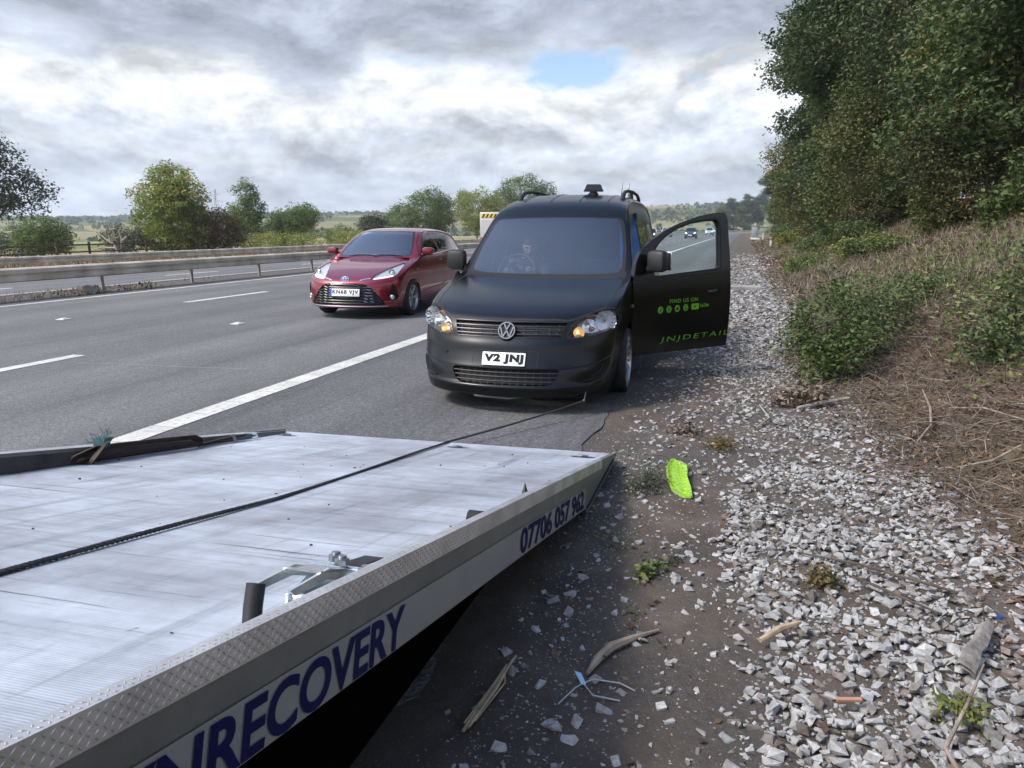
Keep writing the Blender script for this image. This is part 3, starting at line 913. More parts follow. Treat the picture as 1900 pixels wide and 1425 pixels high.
I = np.arange(V.shape[0]).reshape(Rm.shape)
F = np.stack([I[:-1, :-1], I[:-1, 1:], I[1:, 1:], I[1:, :-1]], -1).reshape(-1, 4)
tag(np_mesh('hills', V, F, hill_material(), None, True), kind='structure')

# hairline scrape across the nearside lane
b = MB(); p = [(-6.72, 6.35), (-6.1, 6.42), (-5.4, 6.47), (-4.75, 6.55)]
for (x, y), (x2, y2) in zip(p[:-1], p[1:]): b.add([(x, y - .006, 0.0078), (x2, y2 - .006, 0.0078), (x2, y2 + .006, 0.0078), (x, y + .006, 0.0078)], [(0, 1, 2, 3)])
tag(b.build('road_scrape_marking', plain('pale_road_scrape', (0.30, 0.30, 0.29), 0.8), fix=False), kind='structure')
# ------------------------------------------------------------------ foliage
def leaf_mat(name, stops, trans=0.25, rough=0.55):
    """leaf colour picked per leaf from its own tint value"""
    m = bpy.data.materials.new(name); m.use_nodes = True
    nt = m.node_tree; N = nt.nodes; L = nt.links
    b = N['Principled BSDF']; out = N['Material Output']
    at = N.new('ShaderNodeAttribute'); at.attribute_name = 'tint'
    r = N.new('ShaderNodeValToRGB'); L.new(at.outputs['Fac'], r.inputs[0])
    el = r.color_ramp.elements
    while len(el) > 1: el.remove(el[-1])
    el[0].position, el[0].color = stops[0][0], (*stops[0][1], 1)
    for p, c in stops[1:]:
        e = el.new(p); e.color = (*c, 1)
    L.new(r.outputs[0], b.inputs['Base Color'])
    b.inputs['Roughness'].default_value = rough; b.inputs['Specular IOR Level'].default_value = 0.35
    if trans > 0:
        tr = N.new('ShaderNodeBsdfTranslucent'); L.new(r.outputs[0], tr.inputs[0])
        mx = N.new('ShaderNodeMixShader'); mx.inputs[0].default_value = trans
        L.new(b.outputs[0], mx.inputs[1]); L.new(tr.outputs[0], mx.inputs[2]); L.new(mx.outputs[0], out.inputs[0])
    return m
LM = {
    'dark': leaf_mat('dark_green_leaves', [(0.0, (0.030, 0.048, 0.020)), (0.55, (0.064, 0.096, 0.036)), (0.9, (0.105, 0.14, 0.048)), (1.0, (0.17, 0.15, 0.05))]),
    'maple': leaf_mat('maple_green_leaves', [(0.0, (0.040, 0.066, 0.024)), (0.6, (0.085, 0.130, 0.042)), (0.92, (0.11, 0.15, 0.045)), (1.0, (0.22, 0.18, 0.05))]),
    'yellow': leaf_mat('yellowing_leaves', [(0.0, (0.075, 0.100, 0.022)), (0.5, (0.165, 0.195, 0.045)), (0.85, (0.23, 0.22, 0.055)), (1.0, (0.32, 0.22, 0.07))]),
    'fresh': leaf_mat('fresh_green_leaves', [(0.0, (0.042, 0.070, 0.020)), (0.6, (0.090, 0.135, 0.036)), (1.0, (0.20, 0.22, 0.06))]),
    'brown': leaf_mat('browning_leaves', [(0.0, (0.075, 0.060, 0.020)), (0.5, (0.15, 0.105, 0.035)), (0.8, (0.10, 0.12, 0.035)), (1.0, (0.25, 0.12, 0.04))]),
    'hawthorn': leaf_mat('turning_hawthorn_leaves', [(0.0, (0.040, 0.050, 0.018)), (0.55, (0.085, 0.095, 0.032)), (0.85, (0.14, 0.115, 0.04)), (1.0, (0.22, 0.12, 0.045))]),
    'olive': leaf_mat('olive_green_leaves', [(0.0, (0.045, 0.060, 0.018)), (0.55, (0.092, 0.115, 0.032)), (0.88, (0.15, 0.15, 0.045)), (1.0, (0.22, 0.16, 0.055))]),
    'weedy': leaf_mat('light_green_weed_leaves', [(0.0, (0.055, 0.085, 0.032)), (0.6, (0.120, 0.165, 0.060)), (1.0, (0.24, 0.26, 0.09))], 0.3),
    'sunny': leaf_mat('bright_yellow_green_leaves', [(0.0, (0.105, 0.15, 0.03)), (0.5, (0.25, 0.31, 0.07)), (0.85, (0.35, 0.37, 0.09)), (1.0, (0.42, 0.30, 0.10))], 0.35),
    'lively': leaf_mat('lively_green_leaves', [(0.0, (0.070, 0.110, 0.034)), (0.6, (0.155, 0.225, 0.068)), (1.0, (0.27, 0.33, 0.105))], 0.35),
    'grey': leaf_mat('grey_green_leaves', [(0.0, (0.045, 0.055, 0.035)), (0.6, (0.085, 0.100, 0.060)), (1.0, (0.14, 0.14, 0.08))]),
    'straw': leaf_mat('dry_straw', [(0.0, (0.060, 0.042, 0.030)), (0.5, (0.150, 0.115, 0.080)), (1.0, (0.38, 0.32, 0.24))], 0.1, 0.8),
    'litter': leaf_mat('fallen_leaf_litter', [(0.0, (0.060, 0.036, 0.022)), (0.55, (0.13, 0.082, 0.050)), (0.85, (0.22, 0.15, 0.095)), (1.0, (0.36, 0.17, 0.06))], 0.05, 0.85),
}
M_['bark'] = plain('rough_bark', (0.075, 0.058, 0.044), 0.9, bump=(22, 0.9, 0.02), var=(6, 0.4))
M_['deadwood'] = plain('bleached_dead_wood', (0.33, 0.29, 0.245), 0.85, bump=(40, 0.6, 0.006), var=(9, 0.35))

def rand_unit(n, r=rng):
    v = r.normal(size=(n, 3)); return v / np.linalg.norm(v, axis=1, keepdims=True)
def leaf_arrays(P, size, r, droop=0.2, up=0.5, aspect=0.55, tint=None, fold=True):
    """one folded leaf at each point: two triangles sharing the midrib"""
    n = len(P)
    D = rand_unit(n, r); D[:, 2] = D[:, 2] * 0.6 - droop; D /= np.linalg.norm(D, axis=1, keepdims=True)
    U = rand_unit(n, r) * (1 - up) + np.array([0, 0, 1.0]) * up
    S = np.cross(D, U); S /= np.maximum(np.linalg.norm(S, axis=1, keepdims=True), 1e-6)
    Nn = np.cross(S, D)
    L = (size * r.uniform(0.6, 1.3, n))[:, None]; W = L * aspect * 0.5
    mid = P + D * L * 0.42 + Nn * L * 0.07
    V = np.stack([P, mid + S * W, P + D * L, mid - S * W], 1).reshape(-1, 3)
    i = np.arange(n) * 4
    F = np.stack([i, i + 1, i + 2, i + 3], 1)
    T = r.uniform(0, 1, n) if tint is None else np.clip(tint + r.normal(0, 0.16, n), 0, 1)
    return V, F, T
def crown_points(lumps, n_cl, per, spread, r, hollow=0.55):
    """leaf points gathered in sprays near the surface of several lumps; lumps: (x, y, z, rx, ry, rz)"""
    lumps = np.array(lumps, float)
    wgt = lumps[:, 3] * lumps[:, 4] + lumps[:, 4] * lumps[:, 5]; wgt /= wgt.sum()
    k = r.choice(len(lumps), n_cl, p=wgt)
    d = rand_unit(n_cl, r)
    rad = hollow + (1.08 - hollow) * r.uniform(0, 1, n_cl) ** 0.6
    rad *= 1 + 0.16 * np.sin(d[:, 0] * 5 + k) * np.cos(d[:, 2] * 6 + 2 * k)
    C = lumps[k, :3] + d * lumps[k, 3:] * rad[:, None]
    tone = r.normal(0.46, 0.20, n_cl) + r.normal(0, 0.10, len(lumps))[k] + 0.10 * np.sin(d[:, 0] * 4 + d[:, 2] * 3 + k)
    P = np.repeat(C, per, 0); off = r.normal(size=(n_cl * per, 3)) * spread; off[:, 2] *= 0.7
    return P + off, np.repeat(tone, per), C
def boughs(shells, n, r, size=(0.75, 1.25), flat=0.62):
    """a crown split into many leafy boughs that stand out from its outline"""
    out = []
    for k in range(n):
        s = shells[int(r.integers(0, len(shells)))]; d = rand_unit(1, r)[0]
        q = r.uniform(size[0], size[1]); c = np.array(s[:3]) + d * np.array(s[3:]) * r.uniform(0.62, 0.98)
        out.append((c[0], c[1], max(c[2], q * 0.5), q, q, q * flat))
    return out
def limbs(mb, base, lumps, r, rad, fork=0.35, rough=0.12):
    """tapered trunk with limbs reaching into each lump of the crown"""
    base = np.array(base, float); top = np.mean([l[:3] for l in lumps], axis=0)
    knee = base + (top - base) * fork; knee[:2] += r.normal(0, 0.12, 2)
    pts = [tuple(base - np.array([0, 0, 0.3]))] + [tuple(base + (knee - base) * t + np.array([*r.normal(0, rad * 0.4, 2), 0])) for t in (0.25, 0.6, 1.0)]
    mb.tube(pts, [rad * 1.35, rad, rad * 0.85, rad * 0.75], 10)
    for l in lumps:
        e = np.array(l[:3]); m = (knee + e) / 2 + r.normal(0, rough, 3) * np.linalg.norm(e - knee)
        s = np.array(pts[-1])
        mb.tube([tuple(s), tuple(s * 0.5 + m * 0.5), tuple(m), tuple(e)], [rad * 0.55, rad * 0.42, rad * 0.3, rad * 0.12], 7)
        for q in range(3):
            t = e + rand_unit(1, r)[0] * np.array(l[3:]) * 0.85
            mb.tube([tuple(m), tuple((m + t) / 2 + r.normal(0, 0.1, 3)), tuple(t)], [rad * 0.22, rad * 0.13, rad * 0.04], 5)
def make_tree(name, lumps, n_cl, per, spread, leaf, mat, seed, trunk_r=0.16, hollow=0.5, up=0.45, droop=0.25, base=(0, 0, 0), fork=0.35, core=None):
    """tree > crown, trunk, with its foot at the origin"""
    r = np.random.default_rng(seed)
    e = empty(name)
    P, tone, C = crown_points(lumps, n_cl, per, spread, r, hollow)
    V, F, T = leaf_arrays(P, leaf, r, droop, up, tint=tone)
    np_mesh('crown', V, F, LM[mat] if isinstance(mat, str) else mat, e, False, attrs={'tint': T})
    mb = MB(); limbs(mb, base, core or lumps, r, trunk_r, fork)
    # bare twigs that carry the outer sprays
    pick = C[r.choice(len(C), min(len(C), 90), replace=False)]
    L_ = np.array([l[:3] for l in lumps])
    for c in pick:
        l = L_[np.argmin(((L_ - c) ** 2).sum(1))]
        mb.tube([tuple(l + (c - l) * 0.25), tuple(l + (c - l) * 0.65 + r.normal(0, 0.06, 3)), tuple(c)], [trunk_r * 0.13, trunk_r * 0.08, trunk_r * 0.03], 4)
    mb.build('trunk', M_['bark'], e, True)
    return e
# ------------------------------------------------------------------ trees and bushes
def put(e, x, y, s=1.0, rz=0.0, label=None, cat='tree', group=None, dz=0.0):
    e.location = (x, y, float(land(x, y)) + dz); e.rotation_euler = (0, 0, rz)
    e.scale = (s, s, s) if isinstance(s, (int, float)) else s
    return tag(e, label, cat, group)
# big trees of the bank on the right
rb = np.random.default_rng(8)
coreA = [(0, 0, 2.4, 2.3, 2.3, 2.0), (0.5, -0.5, 5.2, 2.5, 2.5, 2.1), (-1.2, 0.5, 4.2, 2.0, 2.0, 1.9), (-0.6, 0.6, 7.8, 2.2, 2.2, 1.9), (1.0, 0.7, 9.4, 1.7, 1.7, 1.6)]
prA = make_tree('bank_tree', boughs(coreA, 62, rb), 3000, 24, 0.17, 0.125, 'dark', 11, 0.19, hollow=0.35, core=coreA)
coreB = [(0, 0, 2.0, 2.0, 2.0, 1.7), (-0.4, 0.3, 4.6, 2.2, 2.1, 1.8), (0.8, -0.6, 6.2, 1.8, 1.8, 1.7), (-0.7, -0.5, 7.6, 1.6, 1.6, 1.5)]
prB = make_tree('bank_tree', boughs(coreB, 54, rb, (0.6, 1.1)), 2700, 24, 0.16, 0.135, 'maple', 12, 0.16, hollow=0.35, core=coreB)
prC = make_tree('bank_tree', [(0, 0, 1.4, 1.7, 1.7, 1.4), (0.5, 0.2, 3.0, 1.6, 1.6, 1.4), (-0.7, -0.2, 2.9, 1.3, 1.3, 1.2), (-0.1, 0.1, 4.4, 1.2, 1.2, 1.1)], 1500, 20, 0.18, 0.11, 'olive', 13, 0.10)
prD = make_tree('hawthorn', [(0, 0, 1.0, 1.3, 1.3, 1.0), (0.4, -0.2, 2.0, 1.2, 1.2, 0.9), (-0.6, 0.3, 1.9, 1.0, 1.0, 0.9)], 1000, 18, 0.16, 0.085, 'hawthorn', 14, 0.07)
RIGHT = [
    (prA, 7.7, 17.5, 1.00, 0.4, 'dark dense tree nearest the camera, filling the top right corner above the bank'),
    (prB, 5.6, 19.5, 1.00, 1.9, 'broad maple tree with hanging sprays, second from the right edge on the bank'),
    (prB, 9.2, 24.0, 1.35, 3.1, 'tall maple tree standing behind the front row at the upper right'),
    (prA, 5.8, 25.5, 1.10, 2.2, 'tall dark tree mid bank, its crown cut off by the top edge'),
    (prA, 5.1, 31.0, 1.25, 4.0, 'tallest dark tree of the bank, its crown leaning out over the verge'),
    (prB, 4.6, 38.5, 0.90, 5.2, 'mid green tree on the bank just left of the tallest dark tree'),
    (prB, 4.7, 34.0, 1.15, 3.7, 'maple tree at the left edge of the wood, bending over the verge'),
    (prB, 5.0, 44.0, 1.35, 0.8, 'maple tree filling the wood edge between the bending maple and the yellowing tree'),
    (prD, 8.6, 24.0, 1.6, 3.9, 'leafy hawthorn deep in shade between the trunks at the right'),
    (prB, 10.5, 19.0, 1.1, 0.6, 'shaded maple tree behind the front row, deep at the right edge'),
    (prB, 8.0, 30.0, 1.5, 4.6, 'tall maple tree rising behind the leaning dark tree'),
    (prD, 6.6, 21.5, 1.3, 1.6, 'low leafy hawthorn filling the gap under the front trees at the right'),
    (prC, 4.2, 28.0, 1.05, 0.9, 'small yellow green tree low at the foot of the tall dark trees'),
    (prC, 4.0, 46.0, 1.25, 2.6, 'yellowing tree where the wooded bank steps down towards the road'),
    (prB, 5.5, 56.0, 0.95, 0.3, 'rounded green tree beyond the yellowing one on the bank'),
    (prC, 4.9, 70.0, 1.35, 4.4, 'pale yellow green tree far along the verge, before the roadside cabinets'),
    (prA, 7.6, 88.0, 0.85, 1.2, 'dark tree behind the roadside cabinets'),
    (prB, 6.6, 118.0, 1.05, 2.9, 'green tree to the left of the dark tree behind the cabinets'),
    (prB, 7.6, 160.0, 1.30, 4.1, 'distant rounded tree where the bank meets the bend of the road'),
    (prC, 11.5, 215.0, 1.50, 5.6, 'distant light green tree seen above the top corner of the open van door'),
    (prB, 12.5, 285.0, 1.20, 0.7, 'distant tree on the outside of the bend, right of the open door'),
    (prB, 3.0, 425.0, 2.1, 2.0, 'far tree beyond the bend, left of the roadside row'),
    (prA, -3.0, 432.0, 1.6, 3.3, 'far dark tree beyond the bend, second from the left of its clump'),
    (prC, -8.5, 428.0, 2.7, 1.3, 'farthest light tree beyond the bend, lowest beside the hills'),
    (prA, 9.5, 436.0, 1.9, 5.3, 'far dark tree beyond the bend, touching the roadside row'),
    (prD, 5.0, 19.0, 0.95, 0.5, 'browning hawthorn at the foot of the bank trees, near the right edge'),
    (prD, 4.2, 26.0, 0.85, 2.5, 'browning hawthorn bush left of the one near the right edge'),
    (prD, 3.6, 36.0, 1.0, 4.2, 'brown and green hawthorn bush beneath the overhanging dark tree'),
]
seen = set()
for pr, x, y, s, rz, lab in RIGHT:
    o = pr if id(pr) not in seen else copy_tree(pr)
    seen.add(id(pr))
    put(o, x, y, s, rz, lab, 'tree', 'trees on the roadside bank')

# trees beyond the far carriageway, left to centre
def left_tree(name, x, y, ztop, w, lumps, n_cl, per, leaf, mat, seed, label, cat='tree', spread=0.2, hollow=0.5, up=0.45, tr=0.13, fork=0.35):
    z0 = float(land(x, y)); h = ztop - z0; k = w / 2
    L_ = [(a * k, b_ * k, c * h, d * k, d * k, e_ * h) for a, b_, c, d, e_ in lumps]
    e = make_tree(name, L_, n_cl, per, spread, leaf, mat, seed, tr, hollow, up, fork=fork)
    e.location = (x, y, z0)
    return tag(e, label, cat, 'trees beyond the far carriageway')
left_tree('field_tree', -41.5, 34.0, 7.3, 7.4, [(-0.2, 0, 0.62, 0.75, 0.32), (0.45, 0.2, 0.50, 0.45, 0.16), (0.35, -0.3, 0.80, 0.40, 0.18), (-0.5, 0.2, 0.8, 0.5, 0.2)], 560, 20, 0.19, 'grey', 21, 'sparse grey leaved tree cut by the left edge of the picture', spread=0.26, tr=0.17)
left_tree('bush', -47.5, 43.0, 2.35, 4.6, [(0, 0, 0.55, 0.75, 0.40), (0.4, 0.1, 0.42, 0.5, 0.30), (-0.5, 0, 0.40, 0.5, 0.3)], 520, 18, 0.17, 'lively', 22, 'rounded green bush in the field just right of the tree at the left edge', 'bush')
left_tree('shrub', -47.5, 50.5, 1.85, 4.6, [(-0.35, 0, 0.5, 0.42, 0.42), (0.45, 0, 0.45, 0.5, 0.36)], 340, 16, 0.14, 'grey', 23, 'dark shrub with bare bleached branches beside the big green tree', 'bush')
left_tree('field_tree', -45.0, 53.5, 6.6, 7.0, [(0, 0, 0.40, 0.80, 0.26), (-0.25, 0.1, 0.62, 0.70, 0.24), (0.30, -0.1, 0.62, 0.62, 0.22), (0.0, 0, 0.82, 0.48, 0.17), (-0.1, 0, 0.18, 0.75, 0.15)], 1150, 20, 0.23, 'sunny', 24, 'big yellow green tree standing tallest left of the red hatchback', spread=0.22)
left_tree('field_tree', -42.8, 55.5, 3.4, 5.6, [(0, 0, 0.5, 0.75, 0.40), (-0.4, 0, 0.42, 0.5, 0.36), (0.45, 0.1, 0.45, 0.5, 0.38)], 640, 18, 0.17, 'brown', 25, 'rusty brown tree leaning against the right side of the big yellow green tree')
left_tree('field_tree', -47.5, 67.0, 6.5, 4.8, [(0, 0, 0.78, 0.45, 0.18), (0.30, 0, 0.58, 0.50, 0.18), (-0.35, 0, 0.45, 0.55, 0.20), (0.1, 0, 0.25, 0.8, 0.22)], 560, 18, 0.22, 'lively', 26, 'tall thin tree with open crown, third large tree from the left', spread=0.24)
left_tree('field_tree', -45.0, 71.5, 4.4, 6.0, [(0, 0, 0.52, 0.78, 0.36), (0.5, 0, 0.66, 0.45, 0.24), (-0.4, 0, 0.4, 0.6, 0.34)], 760, 18, 0.20, 'lively', 27, 'dark bushy tree whose crown leans right, just left of the red hatchback')
left_tree('bush', -50.0, 90.0, 2.0, 4.8, [(0, 0, 0.5, 0.9, 0.45)], 260, 16, 0.20, 'lively', 28, 'low domed bush between the bushy dark tree and the red hatchback', 'bush')
left_tree('field_tree', -52.0, 104.0, 3.7, 5.2, [(0, 0, 0.55, 0.8, 0.42)], 420, 18, 0.22, 'dark', 29, 'small very dark tree behind the windscreen top of the red hatchback')
left_tree('field_tree', -47.5, 111.0, 7.6, 11.4, [(0.2, 0, 0.58, 0.60, 0.36), (-0.55, 0, 0.40, 0.45, 0.32), (0.6, 0, 0.5, 0.4, 0.34)], 1000, 18, 0.28, 'lively', 30, 'spreading green tree behind the roof of the red hatchback', spread=0.34)
left_tree('field_tree', -45.0, 131.0, 8.6, 9.6, [(0, 0, 0.55, 0.75, 0.40), (-0.55, 0, 0.72, 0.3, 0.22), (0.6, 0.2, 0.45, 0.55, 0.36)], 900, 18, 0.30, 'sunny', 31, 'light green tree standing above the rear of the red hatchback', spread=0.36)
left_tree('field_tree', -44.0, 155.0, 12.6, 13.5, [(0.1, 0, 0.62, 0.70, 0.35), (-0.5, 0, 0.45, 0.6, 0.34), (0.7, 0, 0.5, 0.5, 0.36)], 1100, 18, 0.36, 'lively', 32, 'tall bright green tree rising behind the roof of the black van', spread=0.44)
left_tree('bush', -40.0, 62.0, 1.5, 7.0, [(-0.5, 0, 0.4, 0.5, 0.4), (0.1, 0, 0.4, 0.5, 0.4), (0.6, 0, 0.4, 0.45, 0.38)], 340, 16, 0.16, 'sunny', 33, 'low yellow green scrub at the foot of the brown and thin trees', 'bush')
left_tree('bush', -57.0, 47.0, 1.9, 8.0, [(-0.4, 0, 0.45, 0.6, 0.42), (0.5, 0, 0.4, 0.5, 0.4)], 300, 14, 0.2, 'dark', 34, 'dark hedge bush low behind the round green bush at the left', 'bush')
left_tree('bush', -44.0, 86.0, 1.7, 9.0, [(-0.5, 0, 0.4, 0.5, 0.4), (0.5, 0, 0.4, 0.5, 0.4)], 320, 14, 0.2, 'sunny', 35, 'low green scrub over the far barrier beside the red hatchback', 'bush')
# bleached dead branch in the shrub
mb = MB()
for s0, pts in ((0, [(0, 0, 0.2), (-0.3, 0, 0.9), (-1.0, 0.1, 1.2), (-1.7, 0, 1.75)]), (1, [(-0.6, 0.05, 1.05), (-0.7, 0, 1.6)]), (2, [(0.1, 0, 0.2), (0.5, 0, 1.2), (0.3, 0, 1.9), (0.6, 0, 2.3)]), (3, [(0.45, 0, 1.1), (1.0, 0, 1.5)]), (4, [(-0.2, 0, 0.6), (-1.5, 0, 0.65), (-2.2, 0, 0.5)])):
    mb.tube(pts, [0.09 - 0.018 * i for i in range(len(pts))], 6)
o = mb.build('dead_branch', M_['deadwood'], None, True); o.location = (-46.3, 48.6, float(land(-46.3, 48.6)))
tag(o, 'bare bleached branches lying in front of the dark shrub in the field', 'branch')

# woods scattered over the hills: crowns of a few big leaves each, nobody could count them
def far_woods():
    r = np.random.default_rng(5)
    n = 9000; az = np.radians(r.uniform(-100, 14, n)); rad = 380 + 1100 * r.uniform(0, 1, n) ** 0.85
    x, y = rad * np.sin(az), rad * np.cos(az)
    cl = fbm(x / 110, y / 110, 71, 3); hd = np.abs(fbm(x / 60, y / 60, 81, 2))
    keep = (cl > 0.10) | (hd < 0.022) | (r.uniform(0, 1, n) < 0.03)
    x, y = x[keep], y[keep]; rad = rad[keep]; az = az[keep]
    z = hill_z(rad, az); s = r.uniform(1.8, 4.0, len(x))
    per = 12
    d = rand_unit(len(x) * per, r); d[:, 2] = np.abs(d[:, 2])
    S = np.repeat(s, per); P = np.stack([np.repeat(x, per), np.repeat(y, per), np.repeat(z, per)], 1) + d * S[:, None] * np.array([0.85, 0.85, 1.0]) + np.array([0, 0, 1.0])
    V, F, T = leaf_arrays(P, 1.0, r, 0.3, 0.4, 0.9, tint=np.repeat(r.normal(0.45, 0.2, len(x)), per))
    V = V.reshape(-1, 4, 3); c = V.mean(1, keepdims=True); V = (c + (V - c) * (S[:, None, None] * 1.05)).reshape(-1, 3)
    o = np_mesh('far_woods', V, F, LM['maple'], None, False, attrs={'tint': T})
    tag(o, kind='stuff')
far_woods()
# field fence of posts and rails
def fence(x0, y0, x1, y1, n, label):
    e = empty('field_fence', (x0, y0, float(land(x0, y0))))
    mp = MB(); mp.box((0, 0, 0.5), (0.12, 0.12, 1.3)); p0 = None
    dx, dy = (x1 - x0) / n, (y1 - y0) / n
    for i in range(n + 1):
        if i == 0: p0 = p = mp.build('post', M_['bark'], e)
        else: p = p0.copy(); COL.objects.link(p); p.parent = e
        p.location = (dx * i, dy * i, float(land(x0 + dx * i, y0 + dy * i)) - e.location.z)
    for h in (0.45, 0.95):
        m = MB(); m.tube([(dx * i, dy * i, h + float(land(x0 + dx * i, y0 + dy * i)) - e.location.z) for i in range(n + 1)], 0.06, 6)
        m.build('rail', M_['bark'], e)
    tag(e, label, 'fence')
fence(-45.5, 34.0, -44.5, 58.0, 9, 'brown post and rail fence round the dry field at the left')

# ------------------------------------------------------------------ shrubs and weeds of the near bank
def bush(name, x, y, lumps, n_cl, per, leaf, mat, seed, label, cat='shrub', spread=0.06, tr=0.012, hollow=0.35, up=0.55, group='green shrubs on the near bank'):
    e = make_tree(name, lumps, n_cl, per, spread, leaf, mat, seed, tr, hollow, up, 0.15, fork=0.1)
    e.location = (x, y, float(land(x, y)) - 0.02)
    return tag(e, label, cat, group)
UP = dict(spread=0.085, hollow=0.15, up=0.5)
bush('shrub', 0.84, 7.28, [(0, 0, 0.26, 0.24, 0.24, 0.25), (-0.20, 0.1, 0.52, 0.10, 0.12, 0.28), (0.20, 0.12, 0.50, 0.13, 0.14, 0.30), (0.02, 0.1, 0.82, 0.09, 0.10, 0.24)], 220, 13, 0.048, 'fresh', 51, 'bright green shrub at the edge of the gravel, nearest the camera of its clump', **UP)
bush('shrub', 1.20, 8.10, [(0, 0, 0.26, 0.22, 0.28, 0.24), (0.12, 0.15, 0.62, 0.12, 0.14, 0.28), (-0.16, 0.05, 0.56, 0.09, 0.1, 0.24)], 170, 13, 0.047, 'weedy', 52, 'mid green shrub right behind the bright green one by the gravel', **UP)
bush('shrub', 1.58, 9.1, [(0, 0, 0.24, 0.28, 0.36, 0.24), (0.25, 0.2, 0.48, 0.16, 0.2, 0.26), (-0.2, 0.1, 0.45, 0.12, 0.14, 0.24)], 130, 13, 0.050, 'weedy', 53, 'leafy shrub in the middle of the green clump on the slope', **UP)
bush('shrub', 2.22, 10.6, [(0, 0, 0.20, 0.34, 0.40, 0.22), (0.45, 0.5, 0.22, 0.30, 0.34, 0.20)], 140, 13, 0.050, 'maple', 54, 'upper right end of the green clump on the slope, dark at its foot', **UP)
bush('shrub', 0.68, 8.8, [(0, 0, 0.16, 0.16, 0.24, 0.18), (0.10, 0.4, 0.34, 0.12, 0.18, 0.20)], 70, 12, 0.048, 'weedy', 55, 'small dull green shrub on the gravel side behind the bright green one', **UP)
bush('shrub', 1.93, 6.60, [(0, 0, 0.18, 0.22, 0.22, 0.20), (0.12, 0.10, 0.48, 0.10, 0.12, 0.28), (-0.20, 0.05, 0.42, 0.08, 0.09, 0.22), (0.22, 0.1, 0.76, 0.06, 0.07, 0.22)], 165, 12, 0.050, 'weedy', 56, 'separate green shrub with tall stems by the right edge of the picture', **UP)
bush('sapling', 4.25, 15.3, [(0, 0, 0.30, 0.12, 0.12, 0.26), (0.14, 0, 0.62, 0.15, 0.12, 0.22), (-0.10, 0, 0.52, 0.10, 0.10, 0.20)], 55, 8, 0.11, 'fresh', 57, 'young sapling with broad leaves on the bare bank below the big trees', 'sapling', 0.08)
bush('shrub', 1.75, 22.5, [(0, 0, 0.18, 0.40, 1.0, 0.22), (0.5, 1.4, 0.24, 0.45, 0.9, 0.24)], 230, 14, 0.075, 'fresh', 58, 'low bright bramble patch spilling onto the gravel farther along')
bush('shrub', 2.55, 29.0, [(0, 0, 0.26, 0.6, 1.6, 0.30), (0.5, 2.2, 0.35, 0.6, 1.3, 0.36)], 280, 14, 0.09, 'maple', 59, 'bramble patch below the overhanging trees, beyond the bright low one')
bush('shrub', 3.2, 18.6, [(0, 0, 0.20, 0.45, 0.5, 0.22), (-0.5, 0.6, 0.18, 0.36, 0.4, 0.18)], 200, 14, 0.07, 'maple', 60, 'dark low shrub on the brown slope above the green clump')
bush('shrub', 2.75, 21.0, [(0, 0, 0.28, 0.40, 0.5, 0.28), (0.5, 0.5, 0.38, 0.4, 0.4, 0.34)], 210, 14, 0.075, 'yellow', 61, 'yellowish shrub on the slope between the bramble patch and the dark low shrub')
bush('shrub', 3.5, 24.5, [(0, 0, 0.35, 0.7, 0.8, 0.36), (-0.3, 1.0, 0.4, 0.6, 0.7, 0.4)], 300, 14, 0.08, 'maple', 62, 'knee high green shrub against the foot of the trees')
bush('shrub', 4.3, 19.5, [(0, 0, 0.40, 0.6, 0.7, 0.45), (-0.2, 0.3, 0.85, 0.45, 0.5, 0.35)], 260, 14, 0.085, 'olive', 65, 'olive shrub on the slope right below the browning hawthorn')
bush('shrub', 3.8, 27.5, [(0, 0, 0.5, 0.8, 1.0, 0.5), (-0.2, 0.5, 1.0, 0.6, 0.7, 0.45)], 320, 14, 0.095, 'weedy', 66, 'tall light green shrub under the middle of the tree wall')
bush('shrub', 3.5, 33.0, [(0, 0, 0.6, 0.8, 1.3, 0.6), (-0.2, 0.8, 1.2, 0.6, 0.8, 0.5)], 340, 14, 0.105, 'maple', 67, 'green undergrowth joining the tree wall to the verge, beyond the tall light one')
bush('shrub', 5.6, 17.0, [(0, 0, 0.5, 0.7, 0.7, 0.5), (-0.2, 0.2, 1.0, 0.5, 0.5, 0.4)], 260, 14, 0.085, 'maple', 68, 'leafy shrub behind the sapling at the top of the bare bank')
bush('shrub', 2.6, 42.0, [(0, 0, 0.35, 0.8, 2.2, 0.36), (0.6, 3, 0.4, 0.7, 2.0, 0.42)], 320, 14, 0.12, 'yellow', 63, 'yellow brown scrub along the far verge before the marker post')
bush('shrub', 3.1, 60.0, [(0, 0, 0.4, 0.9, 4, 0.4), (0.4, 6, 0.5, 0.9, 4.0, 0.5)], 320, 14, 0.15, 'fresh', 64, 'green scrub along the far verge behind the marker post')
WG = 'small weeds on the bare ground'
bush('weed', -0.42, 3.97, [(0, 0, 0.03, 0.10, 0.11, 0.045), (0.03, 0.12, 0.05, 0.07, 0.08, 0.06)], 130, 12, 0.017, 'grey', 71, 'low grey green weed beside the tip of the truck bed', 'weed', 0.02, 0.003, group=WG)
bush('weed', -0.285, 2.90, [(0, 0, 0.045, 0.03, 0.04, 0.04), (0.02, 0.07, 0.05, 0.025, 0.03, 0.04)], 26, 6, 0.032, 'fresh', 72, 'small upright weed with an orange leaf in the middle of the bare ground', 'weed', 0.012, 0.002, group=WG)
bush('weed', -0.20, 3.08, [(0, 0, 0.02, 0.05, 0.05, 0.03)], 22, 7, 0.018, 'grey', 73, 'tiny grey weed right behind the upright one', 'weed', 0.014, 0.002, group=WG)
